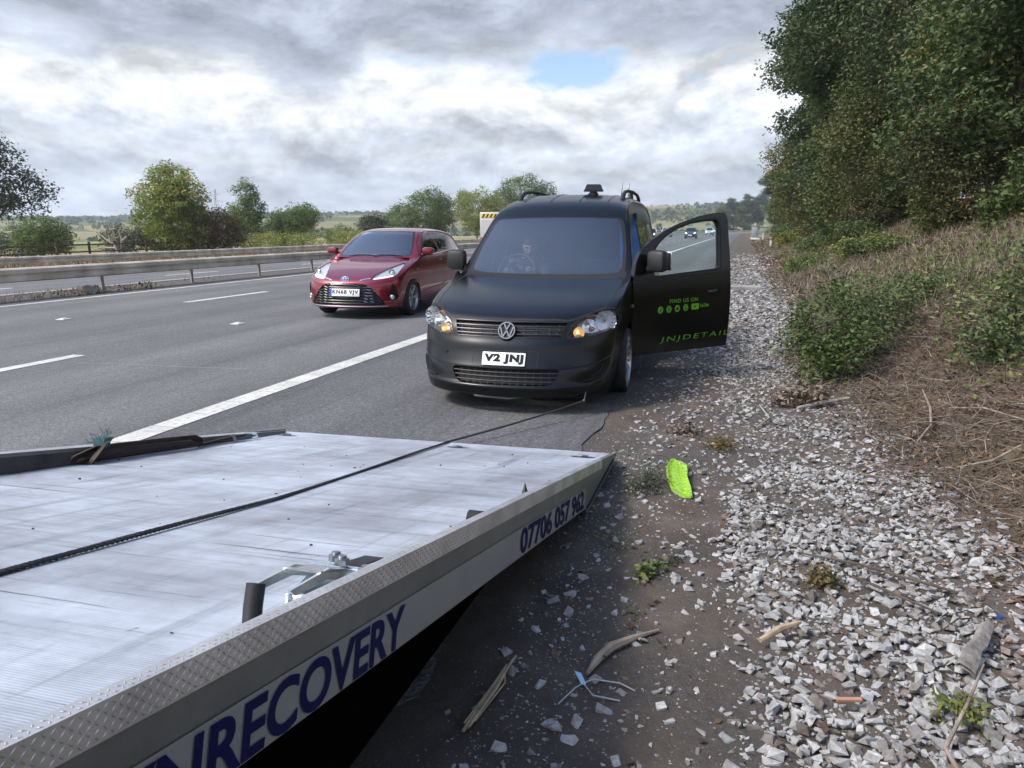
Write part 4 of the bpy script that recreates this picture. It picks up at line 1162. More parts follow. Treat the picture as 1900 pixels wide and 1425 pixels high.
bush('weed', -0.47, 3.2, [(0, 0, 0.012, 0.10, 0.16, 0.016)], 46, 8, 0.014, 'yellow', 74, 'flat mossy weed in the shade along the side of the truck bed', 'weed', 0.02, 0.002, group=WG)
bush('weed', -0.28, 5.25, [(0, 0, 0.04, 0.09, 0.09, 0.05)], 40, 8, 0.03, 'straw', 75, 'dry straw tuft behind the lime green plastic', 'weed', 0.03, 0.003, group=WG)
bush('weed', -0.05, 4.95, [(0, 0, 0.04, 0.08, 0.10, 0.05)], 40, 8, 0.026, 'brown', 76, 'brown tuft to the right of the dry straw tuft', 'weed', 0.03, 0.003, group=WG)
bush('weed', -0.30, 2.62, [(0, 0, 0.015, 0.04, 0.05, 0.02)], 20, 7, 0.018, 'fresh', 77, 'little green weed just nearer than the upright one with the orange leaf', 'weed', 0.012, 0.002, group=WG)
bush('weed', 0.55, 6.35, [(0, 0, 0.07, 0.16, 0.14, 0.07)], 90, 8, 0.06, 'straw', 78, 'straw coloured grass tuft at the top of the gravel, below the shrubs', 'weed', 0.05, 0.004, group=WG)
bush('weed', 0.40, 3.05, [(0, 0, 0.04, 0.06, 0.06, 0.05)], 44, 7, 0.024, 'brown', 79, 'brown dried weed growing out of the grey stones', 'weed', 0.02, 0.003, group=WG)
bush('weed', 0.68, 2.22, [(0, 0, 0.04, 0.07, 0.06, 0.05)], 44, 7, 0.022, 'yellow', 80, 'yellow brown weed among the largest stones at the bottom right', 'weed', 0.02, 0.003, group=WG)

# ------------------------------------------------------------------ loose cover: straw, fallen leaves, dead weeds
def scatter_cover():
    r = np.random.default_rng(17)
    def surf(n, x0, x1, y0, y1, pw=1.0, test=None):
        y = y0 + (y1 - y0) * r.uniform(0, 1, n) ** pw; x = r.uniform(x0, x1, n) + bend(y)
        if test is not None:
            k = test(x, y); x, y = x[k], y[k]
        return np.stack([x, y, land(x, y) + 0.004], 1)
    edge = lambda x, y: x - bend(y) > np.interp(y, [1.5, 3.2, 4.4, 7.0, 9.0], [1.32, 1.22, 1.0, 0.80, 0.80]) + 0.35 * fbm(x * 1.1, y * 1.1, 21) + 0.006 * y + r.uniform(-0.35, 0.25, len(x))
    # straw and thin stems, mostly lying
    P = np.concatenate([surf(24000, 0.5, 3.2, 1.6, 11, 1.0, edge), surf(24000, 0.8, 5.5, 8, 26, 1.0, edge), surf(16000, 1.0, 6.0, 22, 70, 1.4, edge)])
    n = len(P); D = rand_unit(n, r); D[:, 2] = np.abs(D[:, 2]) * 0.38; D /= np.linalg.norm(D, axis=1, keepdims=True)
    Lg = (r.uniform(0.05, 0.22, n) * (1 + 0.012 * P[:, 1]))[:, None]; Wd = (r.uniform(0.0016, 0.004, n) * np.maximum(1, P[:, 1] / 7))[:, None]
    S = np.cross(D, rand_unit(n, r)); S /= np.maximum(np.linalg.norm(S, axis=1, keepdims=True), 1e-6)
    mid = P + D * Lg * 0.5 + S * Lg * r.normal(0, 0.14, (n, 1)); tip = P + D * Lg; tip[:, 2] -= Lg[:, 0] * 0.06
    V = np.stack([P - S * Wd, P + S * Wd, mid + S * Wd * 0.8, mid - S * Wd * 0.8, tip + S * Wd * 0.3, tip - S * Wd * 0.3], 1).reshape(-1, 3)
    i = np.arange(n) * 6
    F = np.concatenate([np.stack([i, i + 1, i + 2, i + 3], 1), np.stack([i + 3, i + 2, i + 4, i + 5], 1)])
    T = np.clip(r.normal(0.42, 0.25, n), 0, 1)
    tag(np_mesh('dry_grass', V, F, LM['straw'], None, False, attrs={'tint': np.concatenate([T, T])}), kind='stuff')
    # flat dead leaves and bark flakes
    P = np.concatenate([surf(17000, 0.45, 3.2, 1.6, 11, 1.0, edge), surf(14000, 0.8, 6.0, 8, 34, 1.0, edge), surf(170, -0.7, 1.2, 1.7, 6)])
    P[:, 2] += r.uniform(0, 0.02, len(P))
    V, F, T = leaf_arrays(P, 0.036, r, 0.0, 0.86, 0.62)
    V = V.reshape(-1, 4, 3); c = V.mean(1, keepdims=True); V = (c + (V - c) * np.maximum(1, P[:, 1] / 8)[:, None, None]).reshape(-1, 3)
    tag(np_mesh('leaf_litter', V, F, LM['litter'], None, False, attrs={'tint': T ** 1.6}), kind='stuff')
    # low green growth on the farther bank
    P = np.concatenate([surf(22000, 1.6, 6.5, 11, 75, 1.3, lambda x, y: fbm(x * 0.35, y * 0.22, 61) > 0.0), surf(4500, 1.15, 3.4, 4.5, 12, 1.0, lambda x, y: fbm(x * 1.1, y * 0.8, 63) > 0.10)])
    P[:, 2] += r.uniform(0, 1, len(P)) * np.where(P[:, 1] < 11, 0.07, 0.14)
    V, F, T = leaf_arrays(P, 0.07, r, 0.0, 0.55, 0.6, tint=np.clip(0.45 + 0.5 * fbm(P[:, 0] * 0.5, P[:, 1] * 0.4, 66), 0, 1))
    tag(np_mesh('ground_cover', V, F, LM['yellow'], None, False, attrs={'tint': T}), kind='stuff')
    # tall dry grass along the far verge and dead weeds under the near barrier
    def blades(name, P, h, w, mat, lean=0.35):
        n = len(P); D = np.stack([r.normal(0, lean, n), r.normal(0, lean, n), np.ones(n)], 1); D /= np.linalg.norm(D, axis=1, keepdims=True)
        H = (h * r.uniform(0.5, 1.25, n))[:, None]; a = r.uniform(0, 2 * PI, n); S = np.stack([np.cos(a), np.sin(a), np.zeros(n)], 1) * w
        V = np.stack([P - S, P + S, P + D * H + S * 0.25, P + D * H - S * 0.25], 1).reshape(-1, 3); i = np.arange(n) * 4
        tag(np_mesh(name, V, np.stack([i, i + 1, i + 2, i + 3], 1), mat, None, False, attrs={'tint': np.clip(r.normal(0.6, 0.22, n), 0, 1)}), kind='stuff')
    P = np.concatenate([surf(9000, 1.3, 6.0, 10, 26), surf(9000, 1.5, 5.5, 22, 60)]); P = P[fbm(P[:, 0] * 0.5, P[:, 1] * 0.35, 97) > -0.15]
    blades('bank_grass', P, 0.24, 0.006, LM['straw'], 0.55)
    P = np.concatenate([surf(5000, 1.2, 5.0, 8, 26), surf(5000, 1.5, 5.0, 22, 60)]); P = P[fbm(P[:, 0] * 0.5, P[:, 1] * 0.35, 98) > 0.0]
    blades('bank_weeds', P, 0.22, 0.007, LM['weedy'], 0.5)
    P = surf(26000, -40, -28.6, 6, 110, 1.2); P[:, 2] -= 0.01
    blades('verge_grass', P, 0.34, 0.02, LM['straw'])
    P = np.concatenate([surf(1500, -15.0, -13.6, 8, 17.2, 1, lambda x, y: fbm(x * 0.9, y * 0.7, 91) > -0.12), surf(500, -15.0, -13.9, 17, 40, 1, lambda x, y: fbm(x * 0.9, y * 0.5, 91) > 0.15)])
    blades('median_weeds', P, 0.13, 0.007, LM['straw'], 0.7)
    P = surf(900, -14.9, -13.4, 8, 16.5, 1, lambda x, y: fbm(x * 0.8, y * 0.6, 92) > -0.05); P[:, 2] += r.uniform(0, 0.03, len(P))
    V, F, T = leaf_arrays(P, 0.09, r, 0.0, 0.7, 0.6)
    tag(np_mesh('median_litter', V, F, LM['litter'], None, False, attrs={'tint': T}), kind='stuff')
scatter_cover()
# tangled dry stems over the bank
def tangle():
    r = np.random.default_rng(41); m = MB()
    for k in range(520):
        y = 1.9 + 10 * r.uniform() ** 1.1; x0 = np.interp(y, [1.5, 3.2, 4.4, 7, 12], [1.15, 1.1, 0.9, 0.85, 1.2]) + float(bend(y))
        x = x0 + abs(r.normal(0, 0.75)); L_ = r.uniform(0.10, 0.45); a = r.uniform(0, 2 * PI); P = []
        cu = r.normal(0, 0.9)
        for t in np.linspace(0, 1, 5):
            aa = a + cu * t; xx = x + L_ * t * math.cos(aa); yy = y + L_ * t * math.sin(aa)
            P.append((xx, yy, float(land(xx, yy)) + 0.012 + r.uniform(0, 0.05) + 0.06 * t * r.uniform()))
        w = r.uniform(0.0012, 0.0034); m.m = int(r.integers(0, 3))
        m.tube(P, [w, w, w * 0.9, w * 0.7, w * 0.4], 4, cap=False)
    o = m.build('dry_stems', [M_['bark'], plain('grey_dry_stem', (0.22, 0.185, 0.15), 0.85), plain('red_brown_stem', (0.13, 0.075, 0.05), 0.8)], None, True)
    tag(o, kind='stuff')
tangle()
# ------------------------------------------------------------------ crushed limestone along the verge
def rock_shape(r, n=13, flat=0.72):
    bm = bmesh.new()
    box = np.array([(a, b_, c) for a in (-1, 1) for b_ in (-1, 1) for c in (-1, 1)], float) * 0.74
    box += r.normal(0, 0.20, (8, 3)); extra = rand_unit(max(1, n - 9), r) * r.uniform(0.85, 1.1, (max(1, n - 9), 1))
    pts = np.concatenate([box[r.permutation(8)[:7]], extra]) * np.array([1.08, r.uniform(0.58, 0.9), flat * r.uniform(0.6, 1.0)])
    for p in pts: bm.verts.new(p)
    h = bmesh.ops.convex_hull(bm, input=bm.verts)
    bmesh.ops.delete(bm, geom=[g for g in h['geom_interior'] if isinstance(g, bmesh.types.BMVert)], context='VERTS')
    bmesh.ops.triangulate(bm, faces=bm.faces[:])
    bmesh.ops.recalc_face_normals(bm, faces=bm.faces)
    bm.verts.index_update()
    V = np.array([v.co[:] for v in bm.verts]); F = np.array([[v.index for v in f.verts] for f in bm.faces]); bm.free()
    return V, F
def gravel_material():
    m, nt, b = new_mat('crushed_limestone'); N = nt.nodes; L = nt.links
    at = N.new('ShaderNodeAttribute'); at.attribute_name = 'tint'
    r = N.new('ShaderNodeValToRGB'); L.new(at.outputs['Fac'], r.inputs[0])
    el = r.color_ramp.elements; el[0].color = (0.18, 0.175, 0.17, 1); el[1].color = (0.47, 0.475, 0.475, 1)
    e = el.new(0.5); e.color = (0.315, 0.315, 0.315, 1); e = el.new(0.12); e.color = (0.15, 0.12, 0.095, 1)
    t = N.new('ShaderNodeTexCoord'); n = N.new('ShaderNodeTexNoise'); n.inputs['Scale'].default_value = 60; n.inputs['Detail'].default_value = 7; n.inputs['Roughness'].default_value = 0.7
    L.new(t.outputs['Object'], n.inputs['Vector'])
    r2 = N.new('ShaderNodeValToRGB'); L.new(n.outputs['Fac'], r2.inputs[0]); r2.color_ramp.elements[0].position = 0.3; r2.color_ramp.elements[0].color = (0.60, 0.56, 0.51, 1); r2.color_ramp.elements[1].position = 0.65; r2.color_ramp.elements[1].color = (1.1, 1.1, 1.1, 1)
    x = N.new('ShaderNodeMix'); x.data_type = 'RGBA'; x.blend_type = 'MULTIPLY'; x.inputs['Factor'].default_value = 1
    L.new(r.outputs[0], x.inputs['A']); L.new(r2.outputs[0], x.inputs['B']); L.new(x.outputs['Result'], b.inputs['Base Color'])
    b.inputs['Roughness'].default_value = 0.85; b.inputs['Specular IOR Level'].default_value = 0.3
    bp = N.new('ShaderNodeBump'); bp.inputs['Strength'].default_value = 0.5; bp.inputs['Distance'].default_value = 0.004
    L.new(n.outputs['Fac'], bp.inputs['Height']); L.new(bp.outputs[0], b.inputs['Normal'])
    return m
M_['gravel'] = gravel_material()
def gravel():
    r = np.random.default_rng(23)
    def dens(x, y):
        """how thickly the stones lie at a spot, 0 to 1"""
        x = x - bend(y)
        left = np.interp(y, [1.5, 3, 4.5, 6.5, 9, 30, 60], [-0.10, 0.02, -0.05, -0.10, -0.35, -0.45, -0.5])
        keep = np.clip((46 - y) / 10, 0, 1)
        right = np.interp(y, [1.5, 3.0, 3.8, 4.6, 5.5, 7, 10, 20, 40, 70], [1.45, 1.45, 1.32, 1.15, 0.98, 0.82, 0.95, 1.35, 1.75, 2.0])
        w = fbm(x * 1.7, y * 1.3, 33)
        a = np.clip((x - left + 0.16 * w) / 0.22, 0, 1) * np.clip((right - x + 0.22 * w) / 0.22, 0, 1)
        a = a * np.clip(0.80 + 1.0 * fbm(x * 2.6, y * 2.0, 35), 0.05, 1)
        thin = np.interp(y, [1.5, 3.6, 4.2, 5.0, 7.0, 9.0], [0.85, 0.85, 0.65, 0.45, 0.5, 0.85])
        stray = 0.055 * np.clip((x + 0.78) / 0.3, 0, 1) * np.clip((1.5 - x) / 0.5, 0, 1) * np.interp(y, [1.5, 3.2, 3.6, 5, 9], [0.9, 0.8, 1.0, 2.2, 3.0])
        return np.maximum(a * thin, stray) * keep * np.clip((x + 1.0 - np.interp(y, [0, 14, 50], [0, 0, 0.80])) / 0.12, 0, 1)
    def lay(n, x0, x1, y0, y1, smin, smax, shapes, sink, fl=1.0, gap=0.8, pw=1.0):
        y = y0 + (y1 - y0) * r.uniform(0, 1, n) ** pw; x = r.uniform(x0, x1, n) + bend(y)
        k = r.uniform(0, 1, n) < dens(x, y); x, y = x[k], y[k]
        s = smin * (smax / smin) ** (r.uniform(0, 1, len(x)) ** 1.7)
        o = np.argsort(-s); x, y, s = x[o], y[o], s[o]
        # big stones first; a stone that would sit inside another lies on top of it a little
        cell = {}; lift = np.zeros(len(x)); ok = np.ones(len(x), bool); g_ = smax * 2
        for i in range(len(x)):
            cx, cy = int(x[i] // g_), int(y[i] // g_); n_in = 0
            for a in (-1, 0, 1):
                for b_ in (-1, 0, 1):
                    for j in cell.get((cx + a, cy + b_), ()):
                        d = math.hypot(x[i] - x[j], y[i] - y[j])
                        if d < (s[i] + s[j]) * gap:
                            n_in += 1; lift[i] = max(lift[i], lift[j] + (s[j] * 0.75))
            if n_in > 1 or lift[i] > smax * 1.3: ok[i] = False; continue
            cell.setdefault((cx, cy), []).append(i)
        x, y, s, lift = x[ok], y[ok], s[ok], lift[ok]
        return x, y, s, lift
    shapes = [rock_shape(r, 12, 0.75) for _ in range(24)]; flatsh = [rock_shape(r, 11, 0.5) for _ in range(12)]
    VV = []; FF = []; TT = []; base = 0
    def emit(x, y, s, lift, shp, sink, fl):
        nonlocal base
        z = land(x, y) + s * sink * fl + lift * 0.6
        kind = r.integers(0, len(shp), len(x)); tone = np.clip(r.normal(0.56, 0.2, len(x)) - 0.40 * (r.uniform(0, 1, len(x)) < 0.14), 0, 1)
        for k in range(len(shp)):
            m = kind == k
            if not m.any(): continue
            V0, F0 = shp[k]; n = m.sum()
            a, t1, t2 = r.uniform(0, 2 * PI, n), r.normal(0, 0.28, n), r.normal(0, 0.28, n)
            ca, sa = np.cos(a), np.sin(a)
            P = np.repeat(V0[None], n, 0).copy(); P[:, :, 2] *= fl
            y1 = P[:, :, 1] * np.cos(t1)[:, None] - P[:, :, 2] * np.sin(t1)[:, None]; z1 = P[:, :, 1] * np.sin(t1)[:, None] + P[:, :, 2] * np.cos(t1)[:, None]
            x1 = P[:, :, 0] * np.cos(t2)[:, None] + z1 * np.sin(t2)[:, None]; z2 = -P[:, :, 0] * np.sin(t2)[:, None] + z1 * np.cos(t2)[:, None]
            Q = np.stack([x1 * ca[:, None] - y1 * sa[:, None], x1 * sa[:, None] + y1 * ca[:, None], z2], -1) * s[m][:, None, None] + np.stack([x[m], y[m], z[m]], -1)[:, None, :]
            VV.append(Q.reshape(-1, 3)); nv = len(V0)
            FF.append((F0[None] + (np.arange(n) * nv)[:, None, None] + base).reshape(-1, 3)); base += n * nv
            TT.append(np.repeat(tone[m], len(F0)))
    emit(*lay(40000, -0.9, 1.55, 1.45, 4.6, 0.0060, 0.027, shapes, 0.4, gap=0.80), shapes, 0.12, 0.80)
    emit(*lay(26000, -0.9, 1.4, 4.4, 9.5, 0.008, 0.025, shapes, 0.3, gap=0.85), shapes, 0.05, 0.65)
    emit(*lay(20000, -0.9, 1.9, 9.2, 26, 0.018, 0.045, flatsh, 0.3, gap=0.9, pw=1.3), flatsh, 0.2, 0.7)
    emit(*lay(7000, -0.9, 2.3, 24, 48, 0.03, 0.075, flatsh, 0.3, gap=0.9, pw=1.3), flatsh, 0.2, 0.6)
    # grit and chips pressed into the soil
    n = 9000; y = 1.5 + 8 * r.uniform(0, 1, n) ** 1.2; x = np.where(r.uniform(0, 1, n) < 0.35, r.normal(np.interp(y, [1.5, 4.4, 5], [-0.45, -0.6, -0.92]), 0.10, n), r.uniform(-0.75, 1.1, n))
    emit(x, y, r.uniform(0.0016, 0.0048, n), np.zeros(n), flatsh, 0.1, 1.0)
    o = np_mesh('gravel', np.concatenate(VV), np.concatenate(FF), M_['gravel'], None, False, attrs={'tint': np.concatenate(TT)})
    tag(o, kind='stuff')
gravel()
# ------------------------------------------------------------------ black van
VAN_LOC, VAN_RZ = (-1.685, 5.43, 0.0), math.radians(1.2)
VX_Z = [0.05, 0.12, 0.20, 0.40, 0.60, 0.80, 1.00, 1.30, 1.55, 1.69, 1.9]
VX_X = [0.79, 0.80, 0.825, 0.852, 0.862, 0.86, 0.838, 0.768, 0.705, 0.655, 0.58]
VF_Y = [0.0, 0.42, 0.8, 1.3, 3.9, 4.9, 5.2]
VF_F = [0.93, 0.95, 0.982, 1.0, 1.0, 0.97, 0.96]
def van_x(y, z):
    return 0.970 * pchip(VX_Z, VX_X, np.clip(z, 0.05, 1.9)) * pchip(VF_Y, VF_F, np.clip(y, 0, 5.2))
VAN_ROWS = [  # yc, zc, ye, ze, p
    (0.12, 0.12, 0.62, 0.12, 2.3), (0.03, 0.15, 0.56, 0.15, 2.25), (0.00, 0.22, 0.54, 0.22, 2.2), (0.025, 0.25, 0.54, 0.25, 2.2),
    (0.055, 0.34, 0.55, 0.36, 2.2), (0.085, 0.40, 0.56, 0.41, 2.2), (0.115, 0.47, 0.58, 0.48, 2.2), (0.135, 0.53, 0.60, 0.55, 2.2),
    (0.160, 0.575, 0.63, 0.61, 2.25), (0.19, 0.64, 0.68, 0.69, 2.3), (0.24, 0.70, 0.74, 0.77, 2.35), (0.285, 0.74, 0.80, 0.815, 2.4),
    (0.42, 0.79, 0.90, 0.865, 2.4), (0.74, 0.868, 1.10, 0.92, 2.4), (1.10, 0.935, 1.30, 0.970, 2.4), (1.40, 0.975, 1.48, 1.01, 2.4),
    (1.44, 0.985, 1.52, 1.03, 2.4), (1.75, 1.25, 1.85, 1.28, 2.3), (2.07, 1.525, 2.18, 1.52, 2.3), (2.30, 1.655, 2.36, 1.60, 2.4),
    (2.60, 1.735, 2.62, 1.655, 2.5), (3.10, 1.79, 3.10, 1.69, 2.6), (3.80, 1.80, 3.80, 1.69, 2.6), (4.50, 1.77, 4.50, 1.66, 2.8),
    (4.72, 1.70, 4.66, 1.60, 3.5), (4.80, 1.55, 4.72, 1.50, 4), (4.86, 1.00, 4.78, 1.00, 4), (4.90, 0.45, 4.80, 0.45, 4), (4.88, 0.2, 4.76, 0.2, 4)]
def van_sill(k, ye):
    return (0.62 + 4.14 * pchip([0, .12, .30, .45, .57, .75, .85, .93, 1.0], [0, .005, .03, .09, .22, .55, .80, .96, 1.0], k), 0.12)
van_shell = Shell(VAN_ROWS, van_x, van_sill, ns=170, nt=34, nv=30)
VAN = empty('van', VAN_LOC, VAN_RZ)
tag(VAN, 'matte black lowered van on the hard shoulder with one front door open', 'van')
def build_van():
    bm = van_shell.bm
    full = BVHTree.FromBMesh(bm)
    front = lambda f: f.calc_center_median().y < 2.6 and f.normal.y < 0.2
    top = lambda f: f.calc_center_median().y < 1.6 and f.calc_center_median().z > 0.66
    right = lambda f: f.calc_center_median().x > 0.3
    left = lambda f: f.calc_center_median().x < -0.3
    side = lambda sg: right if sg > 0 else left
    # windscreen
    ws = [(0, 0.992), (0.35, 0.994), (0.62, 1.004), (0.725, 1.02), (0.745, 1.05), (0.725, 1.24), (0.69, 1.38), (0.662, 1.47), (0.64, 1.505), (0.60, 1.520), (0.3, 1.53), (0, 1.533)]
    ws = ws + [(-x, z) for x, z in ws[-2:0:-1]]
    wf = cookie(bm, ws, (0, 2), front)
    wb = detach(bm, wf)
    ins = inset_copy(ws, 0.955, (0, 1.265))
    allf = set(wb.faces)
    inn = set(cookie(wb, ins, (0, 2)))
    for f in wb.faces:
        if f not in inn: f.material_index = 1
    bm_obj('windscreen', wb, [M_['glass'], M_['gap']], VAN, True)
    # headlamps
    lamp = round_poly([(0.466, 0.590), (0.497, 0.683), (0.617, 0.764), (0.731, 0.794), (0.795, 0.788), (0.815, 0.70), (0.795, 0.640), (0.640, 0.600)], 0.03, 3)
    for sg in (1, -1):
        lp = lamp if sg > 0 else mirror2(lamp)
        nb = ring_cut(bm, lp, 0.009, (0, 2), lambda f, sg=sg: f.calc_center_median().y < 0.95 and f.calc_center_median().x * sg > 0, 1)
        e = lamp_unit(VAN, 'headlight', nb, 0.10, M_['lampback'], M_['lampblack'])
        # main reflector bowl, facing forward and a little outwards
        b = MB(); b.M = Matrix.Translation((sg * 0.700, 0.55, 0.700)) @ Matrix.Rotation(sg * math.radians(22), 4, 'Z')
        prof = [(-0.075, 0.086), (-0.07, 0.082), (-0.03, 0.072), (0.0, 0.052), (0.02, 0.02), (0.022, 0.0)]
        vs = []; fs = []; n = 36
        for a, r_ in prof:
            for j in range(n):
                t = 2 * PI * j / n; rr = r_ * (1 + 0.05 * (j % 2))
                vs.append((rr * math.cos(t) * 1.0, a, rr * math.sin(t) * 0.98))
        for i in range(len(prof) - 1):
            for j in range(n): fs.append((i * n + j, i * n + (j + 1) % n, (i + 1) * n + (j + 1) % n, (i + 1) * n + j))
        b.add(vs, fs); b.tube([(0, 0.01, 0), (0, -0.05, 0)], [0.014, 0.012], 10)
        b.build('reflector', M_['chrome'], e, False)
        # small bowl beside it and the dark wedge with its amber strip
        b = MB(); b.M = Matrix.Translation((sg * 0.595, 0.42, 0.672)) @ Matrix.Rotation(sg * math.radians(20), 4, 'Z')
        b.lathe([(-0.06, 0.055), (-0.03, 0.045), (0.0, 0.02), (0.004, 0.0)], 'Y', 20)
        b.build('side_reflector', M_['chrome'], e, True)
        # lit indicator at the inner lower corner
        b = MB(); b.M = Matrix.Translation((sg * 0.535, 0.335, 0.627)) @ Matrix.Rotation(sg * math.radians(18), 4, 'Z')
        b.lathe([(-0.045, 0.044), (-0.02, 0.038), (0.008, 0.022), (0.012, 0.0)], 'Y', 18)
        b.build('indicator_bowl', plain('amber_lit_bowl', (0.85, 0.62, 0.32), 0.2, 0.6, emit=((1, 0.66, 0.30), 0.14)), e, True)
        b = MB(); b.M = Matrix.Translation((sg * 0.535, 0.315, 0.627))
        b.lathe([(-0.012, 0.0), (-0.009, 0.010), (0.0, 0.013), (0.012, 0.010), (0.014, 0)], 'Y', 12)
        b.build('bulb', plain('lit_bulb', (1, 0.8, 0.5), 0.3, emit=((1.0, 0.72, 0.38), 1.4)), e, True)
        b = MB(); b.tube([(sg * 0.575, 0.40, 0.735), (sg * 0.63, 0.45, 0.748), (sg * 0.655, 0.47, 0.738)], 0.012, 8)
        b.build('side_marker', M_['amber'], e, True)
    # upper grille between the lamps
    gr = [(-0.458, 0.702), (-0.25, 0.699), (0, 0.697), (0.25, 0.699), (0.458, 0.702), (0.416, 0.592), (0.2, 0.592), (0, 0.592), (-0.2, 0.592), (-0.416, 0.592)]
    nb = detach(bm, cookie(bm, gr, (0, 2), front))
    for v in nb.verts: v.co.y += 0.035
    g_e = empty('grille', (0, 0, 0), 0, VAN)
    bm_obj('grille_back', nb, M_['gap'], g_e)
    b = MB()
    def bar(z, hw, rad, lift=0.0, x0=0.0):
        for sg in (1, -1):
            p = follow(full, [(sg * x, z) for x in np.linspace(x0, hw, 22)], 'y', 1, lift)
            b.tube(p, rad, 6)
    for z, hw in ((0.672, 0.446), (0.642, 0.434), (0.613, 0.424)): 
        bar(z, hw, 0.0065, -0.003, 0.06)
    for z, hw in ((0.703, 0.455), (0.590, 0.415)): bar(z, hw, 0.004, 0.0)
    b.build('grille_bars', M_['satin_dark'], g_e, True)
    st = MB()
    for z, xs in ((0.687, (0.13, 0.23, 0.33, 0.40)), (0.657, (0.13, 0.23, 0.33, 0.40)), (0.627, (0.13, 0.23, 0.33, 0.39))):
        for x in xs:
            for sg in (1, -1):
                p = follow(full, [(sg * x, z)], 'y', 1, -0.02)[0]
                st.box(p, (0.006, 0.02, 0.008))
    st.build('grille_studs', M_['satin'], g_e)
    # round badge with the two letters
    bd = empty('badge', (0, 0, 0), 0, g_e)
    c = Vector((0.0, 0.178, 0.637)); tilt = Matrix.Rotation(math.radians(-22), 4, 'X')
    b = MB(); b.M = Matrix.Translation(c) @ tilt
    b.lathe([(0.03, 0.074), (-0.008, 0.074), (-0.012, 0.068), (-0.006, 0.064), (-0.004, 0.0)], 'Y', 40)
    b.build('badge_disc', M_['gap'], bd, True)
    b = MB(); b.M = Matrix.Translation(c) @ tilt
    b.lathe([(-0.006, 0.069), (-0.016, 0.068), (-0.016, 0.060), (-0.006, 0.059)], 'Y', 40)
    def stroke(p, q, w=0.010):
        d = np.array(q) - np.array(p); d /= np.linalg.norm(d); n_ = np.array([-d[1], d[0]]) * w / 2
        pol = [tuple(np.array(p) + n_), tuple(np.array(q) + n_), tuple(np.array(q) - n_), tuple(np.array(p) - n_)]
        b.prism(pol, 0.008, lambda u, v, w_: (u, -0.015 + w_, v))
    stroke((-0.024, 0.055), (0.0, 0.006)); stroke((0.024, 0.055), (0.0, 0.006))
    stroke((-0.052, 0.029), (-0.027, -0.052)); stroke((-0.027, -0.052), (0.0, 0.0)); stroke((0.0, 0.0), (0.027, -0.052)); stroke((0.027, -0.052), (0.052, 0.029))
    b.build('badge_letters', M_['badge'], bd)
    # lower grille
    lg = round_poly([(-0.445, 0.358), (0.445, 0.358), (0.385, 0.238), (-0.385, 0.238)], 0.05, 4)
    lg = dense(lg, 0.06, True)
    nb = detach(bm, cookie(bm, lg, (0, 2), front))
    for v in nb.verts: v.co.y += 0.05
    lge = empty('lower_grille', (0, 0, 0), 0, VAN)
    bm_obj('mesh_back', nb, M_['gap'], lge)
    b = MB()
    def lbar(z, hw, rad):
        b.tube(follow(full, [(x, z) for x in np.linspace(-hw, hw, 40)], 'y', 1, -0.012), rad, 6)
    lbar(0.330, 0.43, 0.005); lbar(0.298, 0.415, 0.005); lbar(0.266, 0.395, 0.005)
    for x in np.linspace(-0.36, 0.36, 13):
        b.tube(follow(full, [(x, z) for z in np.linspace(0.245, 0.355, 6)], 'y', 1, -0.022), 0.0035, 5)
    b.build('grille_bars', M_['trim'], lge, True)
    # bonnet with its shut line
    bo = [(0.0, 0.262), (0.25, 0.275), (0.46, 0.312), (0.52, 0.345), (0.617, 0.435), (0.70, 0.56), (0.735, 0.80), (0.745, 1.05), (0.742, 1.30), (0.735, 1.425), (0.60, 1.405), (0.3, 1.385), (0.0, 1.38)]
    bo = bo + [(-x, y) for x, y in bo[-2:0:-1]]
    nb = ring_cut(bm, bo, 0.011, (0, 1), top, 1)
    bm_obj('bonnet', nb, M_['vanpaint'], VAN, True)
    # cowl under the windscreen
    for f in cookie(bm, [(-0.76, 1.38), (0.76, 1.38), (0.76, 1.60), (-0.76, 1.60)], (0, 1), lambda f: 0.9 < f.calc_center_median().z < 1.03 and f.calc_center_median().y < 1.6 and f.normal.z > 0.5): f.material_index = 1
    # bumper: the plate's panel, lower lip and crease
    for q in ([(-0.264, 0.372), (-0.260, 0.372), (-0.260, 0.487), (-0.264, 0.487)], [(0.260, 0.372), (0.264, 0.372), (0.264, 0.487), (0.260, 0.487)], [(-0.264, 0.487), (0.264, 0.487), (0.264, 0.4905), (-0.264, 0.4905)]):
        for f in cookie(bm, q, (0, 2), front): f.material_index = 1
    b = MB()
    cr = [(0.0, 0.366), (0.3, 0.363), (0.47, 0.366), (0.60, 0.378), (0.70, 0.40), (0.79, 0.44)]
    cr = [(-x, z) for x, z in cr[:0:-1]] + cr
    b.tube(follow(full, dense(cr, 0.03), 'y', 1, 0.0), 0.0055, 6)
    cr = [(0.0, 0.222), (0.40, 0.222), (0.62, 0.235), (0.74, 0.27), (0.79, 0.33)]
    cr = [(-x, z) for x, z in cr[:0:-1]] + cr
    b.tube(follow(full, dense(cr, 0.03), 'y', 1, 0.0), 0.006, 6)
    for sg in (1, -1):
        b.tube(follow(full, dense([(sg * 0.60, 0.262), (sg * 0.70, 0.285), (sg * 0.76, 0.335), (sg * 0.775, 0.385)], 0.02), 'y', 1, 0.002), 0.007, 6)
        b.tube(follow(full, dense([(sg * 0.66, 0.30), (sg * 0.715, 0.325), (sg * 0.735, 0.385)], 0.02), 'y', 1, 0.001), [0.006] * len(dense([(sg * 0.66, 0.30), (sg * 0.715, 0.325), (sg * 0.735, 0.385)], 0.02)), 6)
    b.build('bumper_lip', M_['vanpaint'], VAN, True)
    b = MB()
    p = follow(full, [(-0.50, 0.448)], 'y', 1, 0.001)[0]
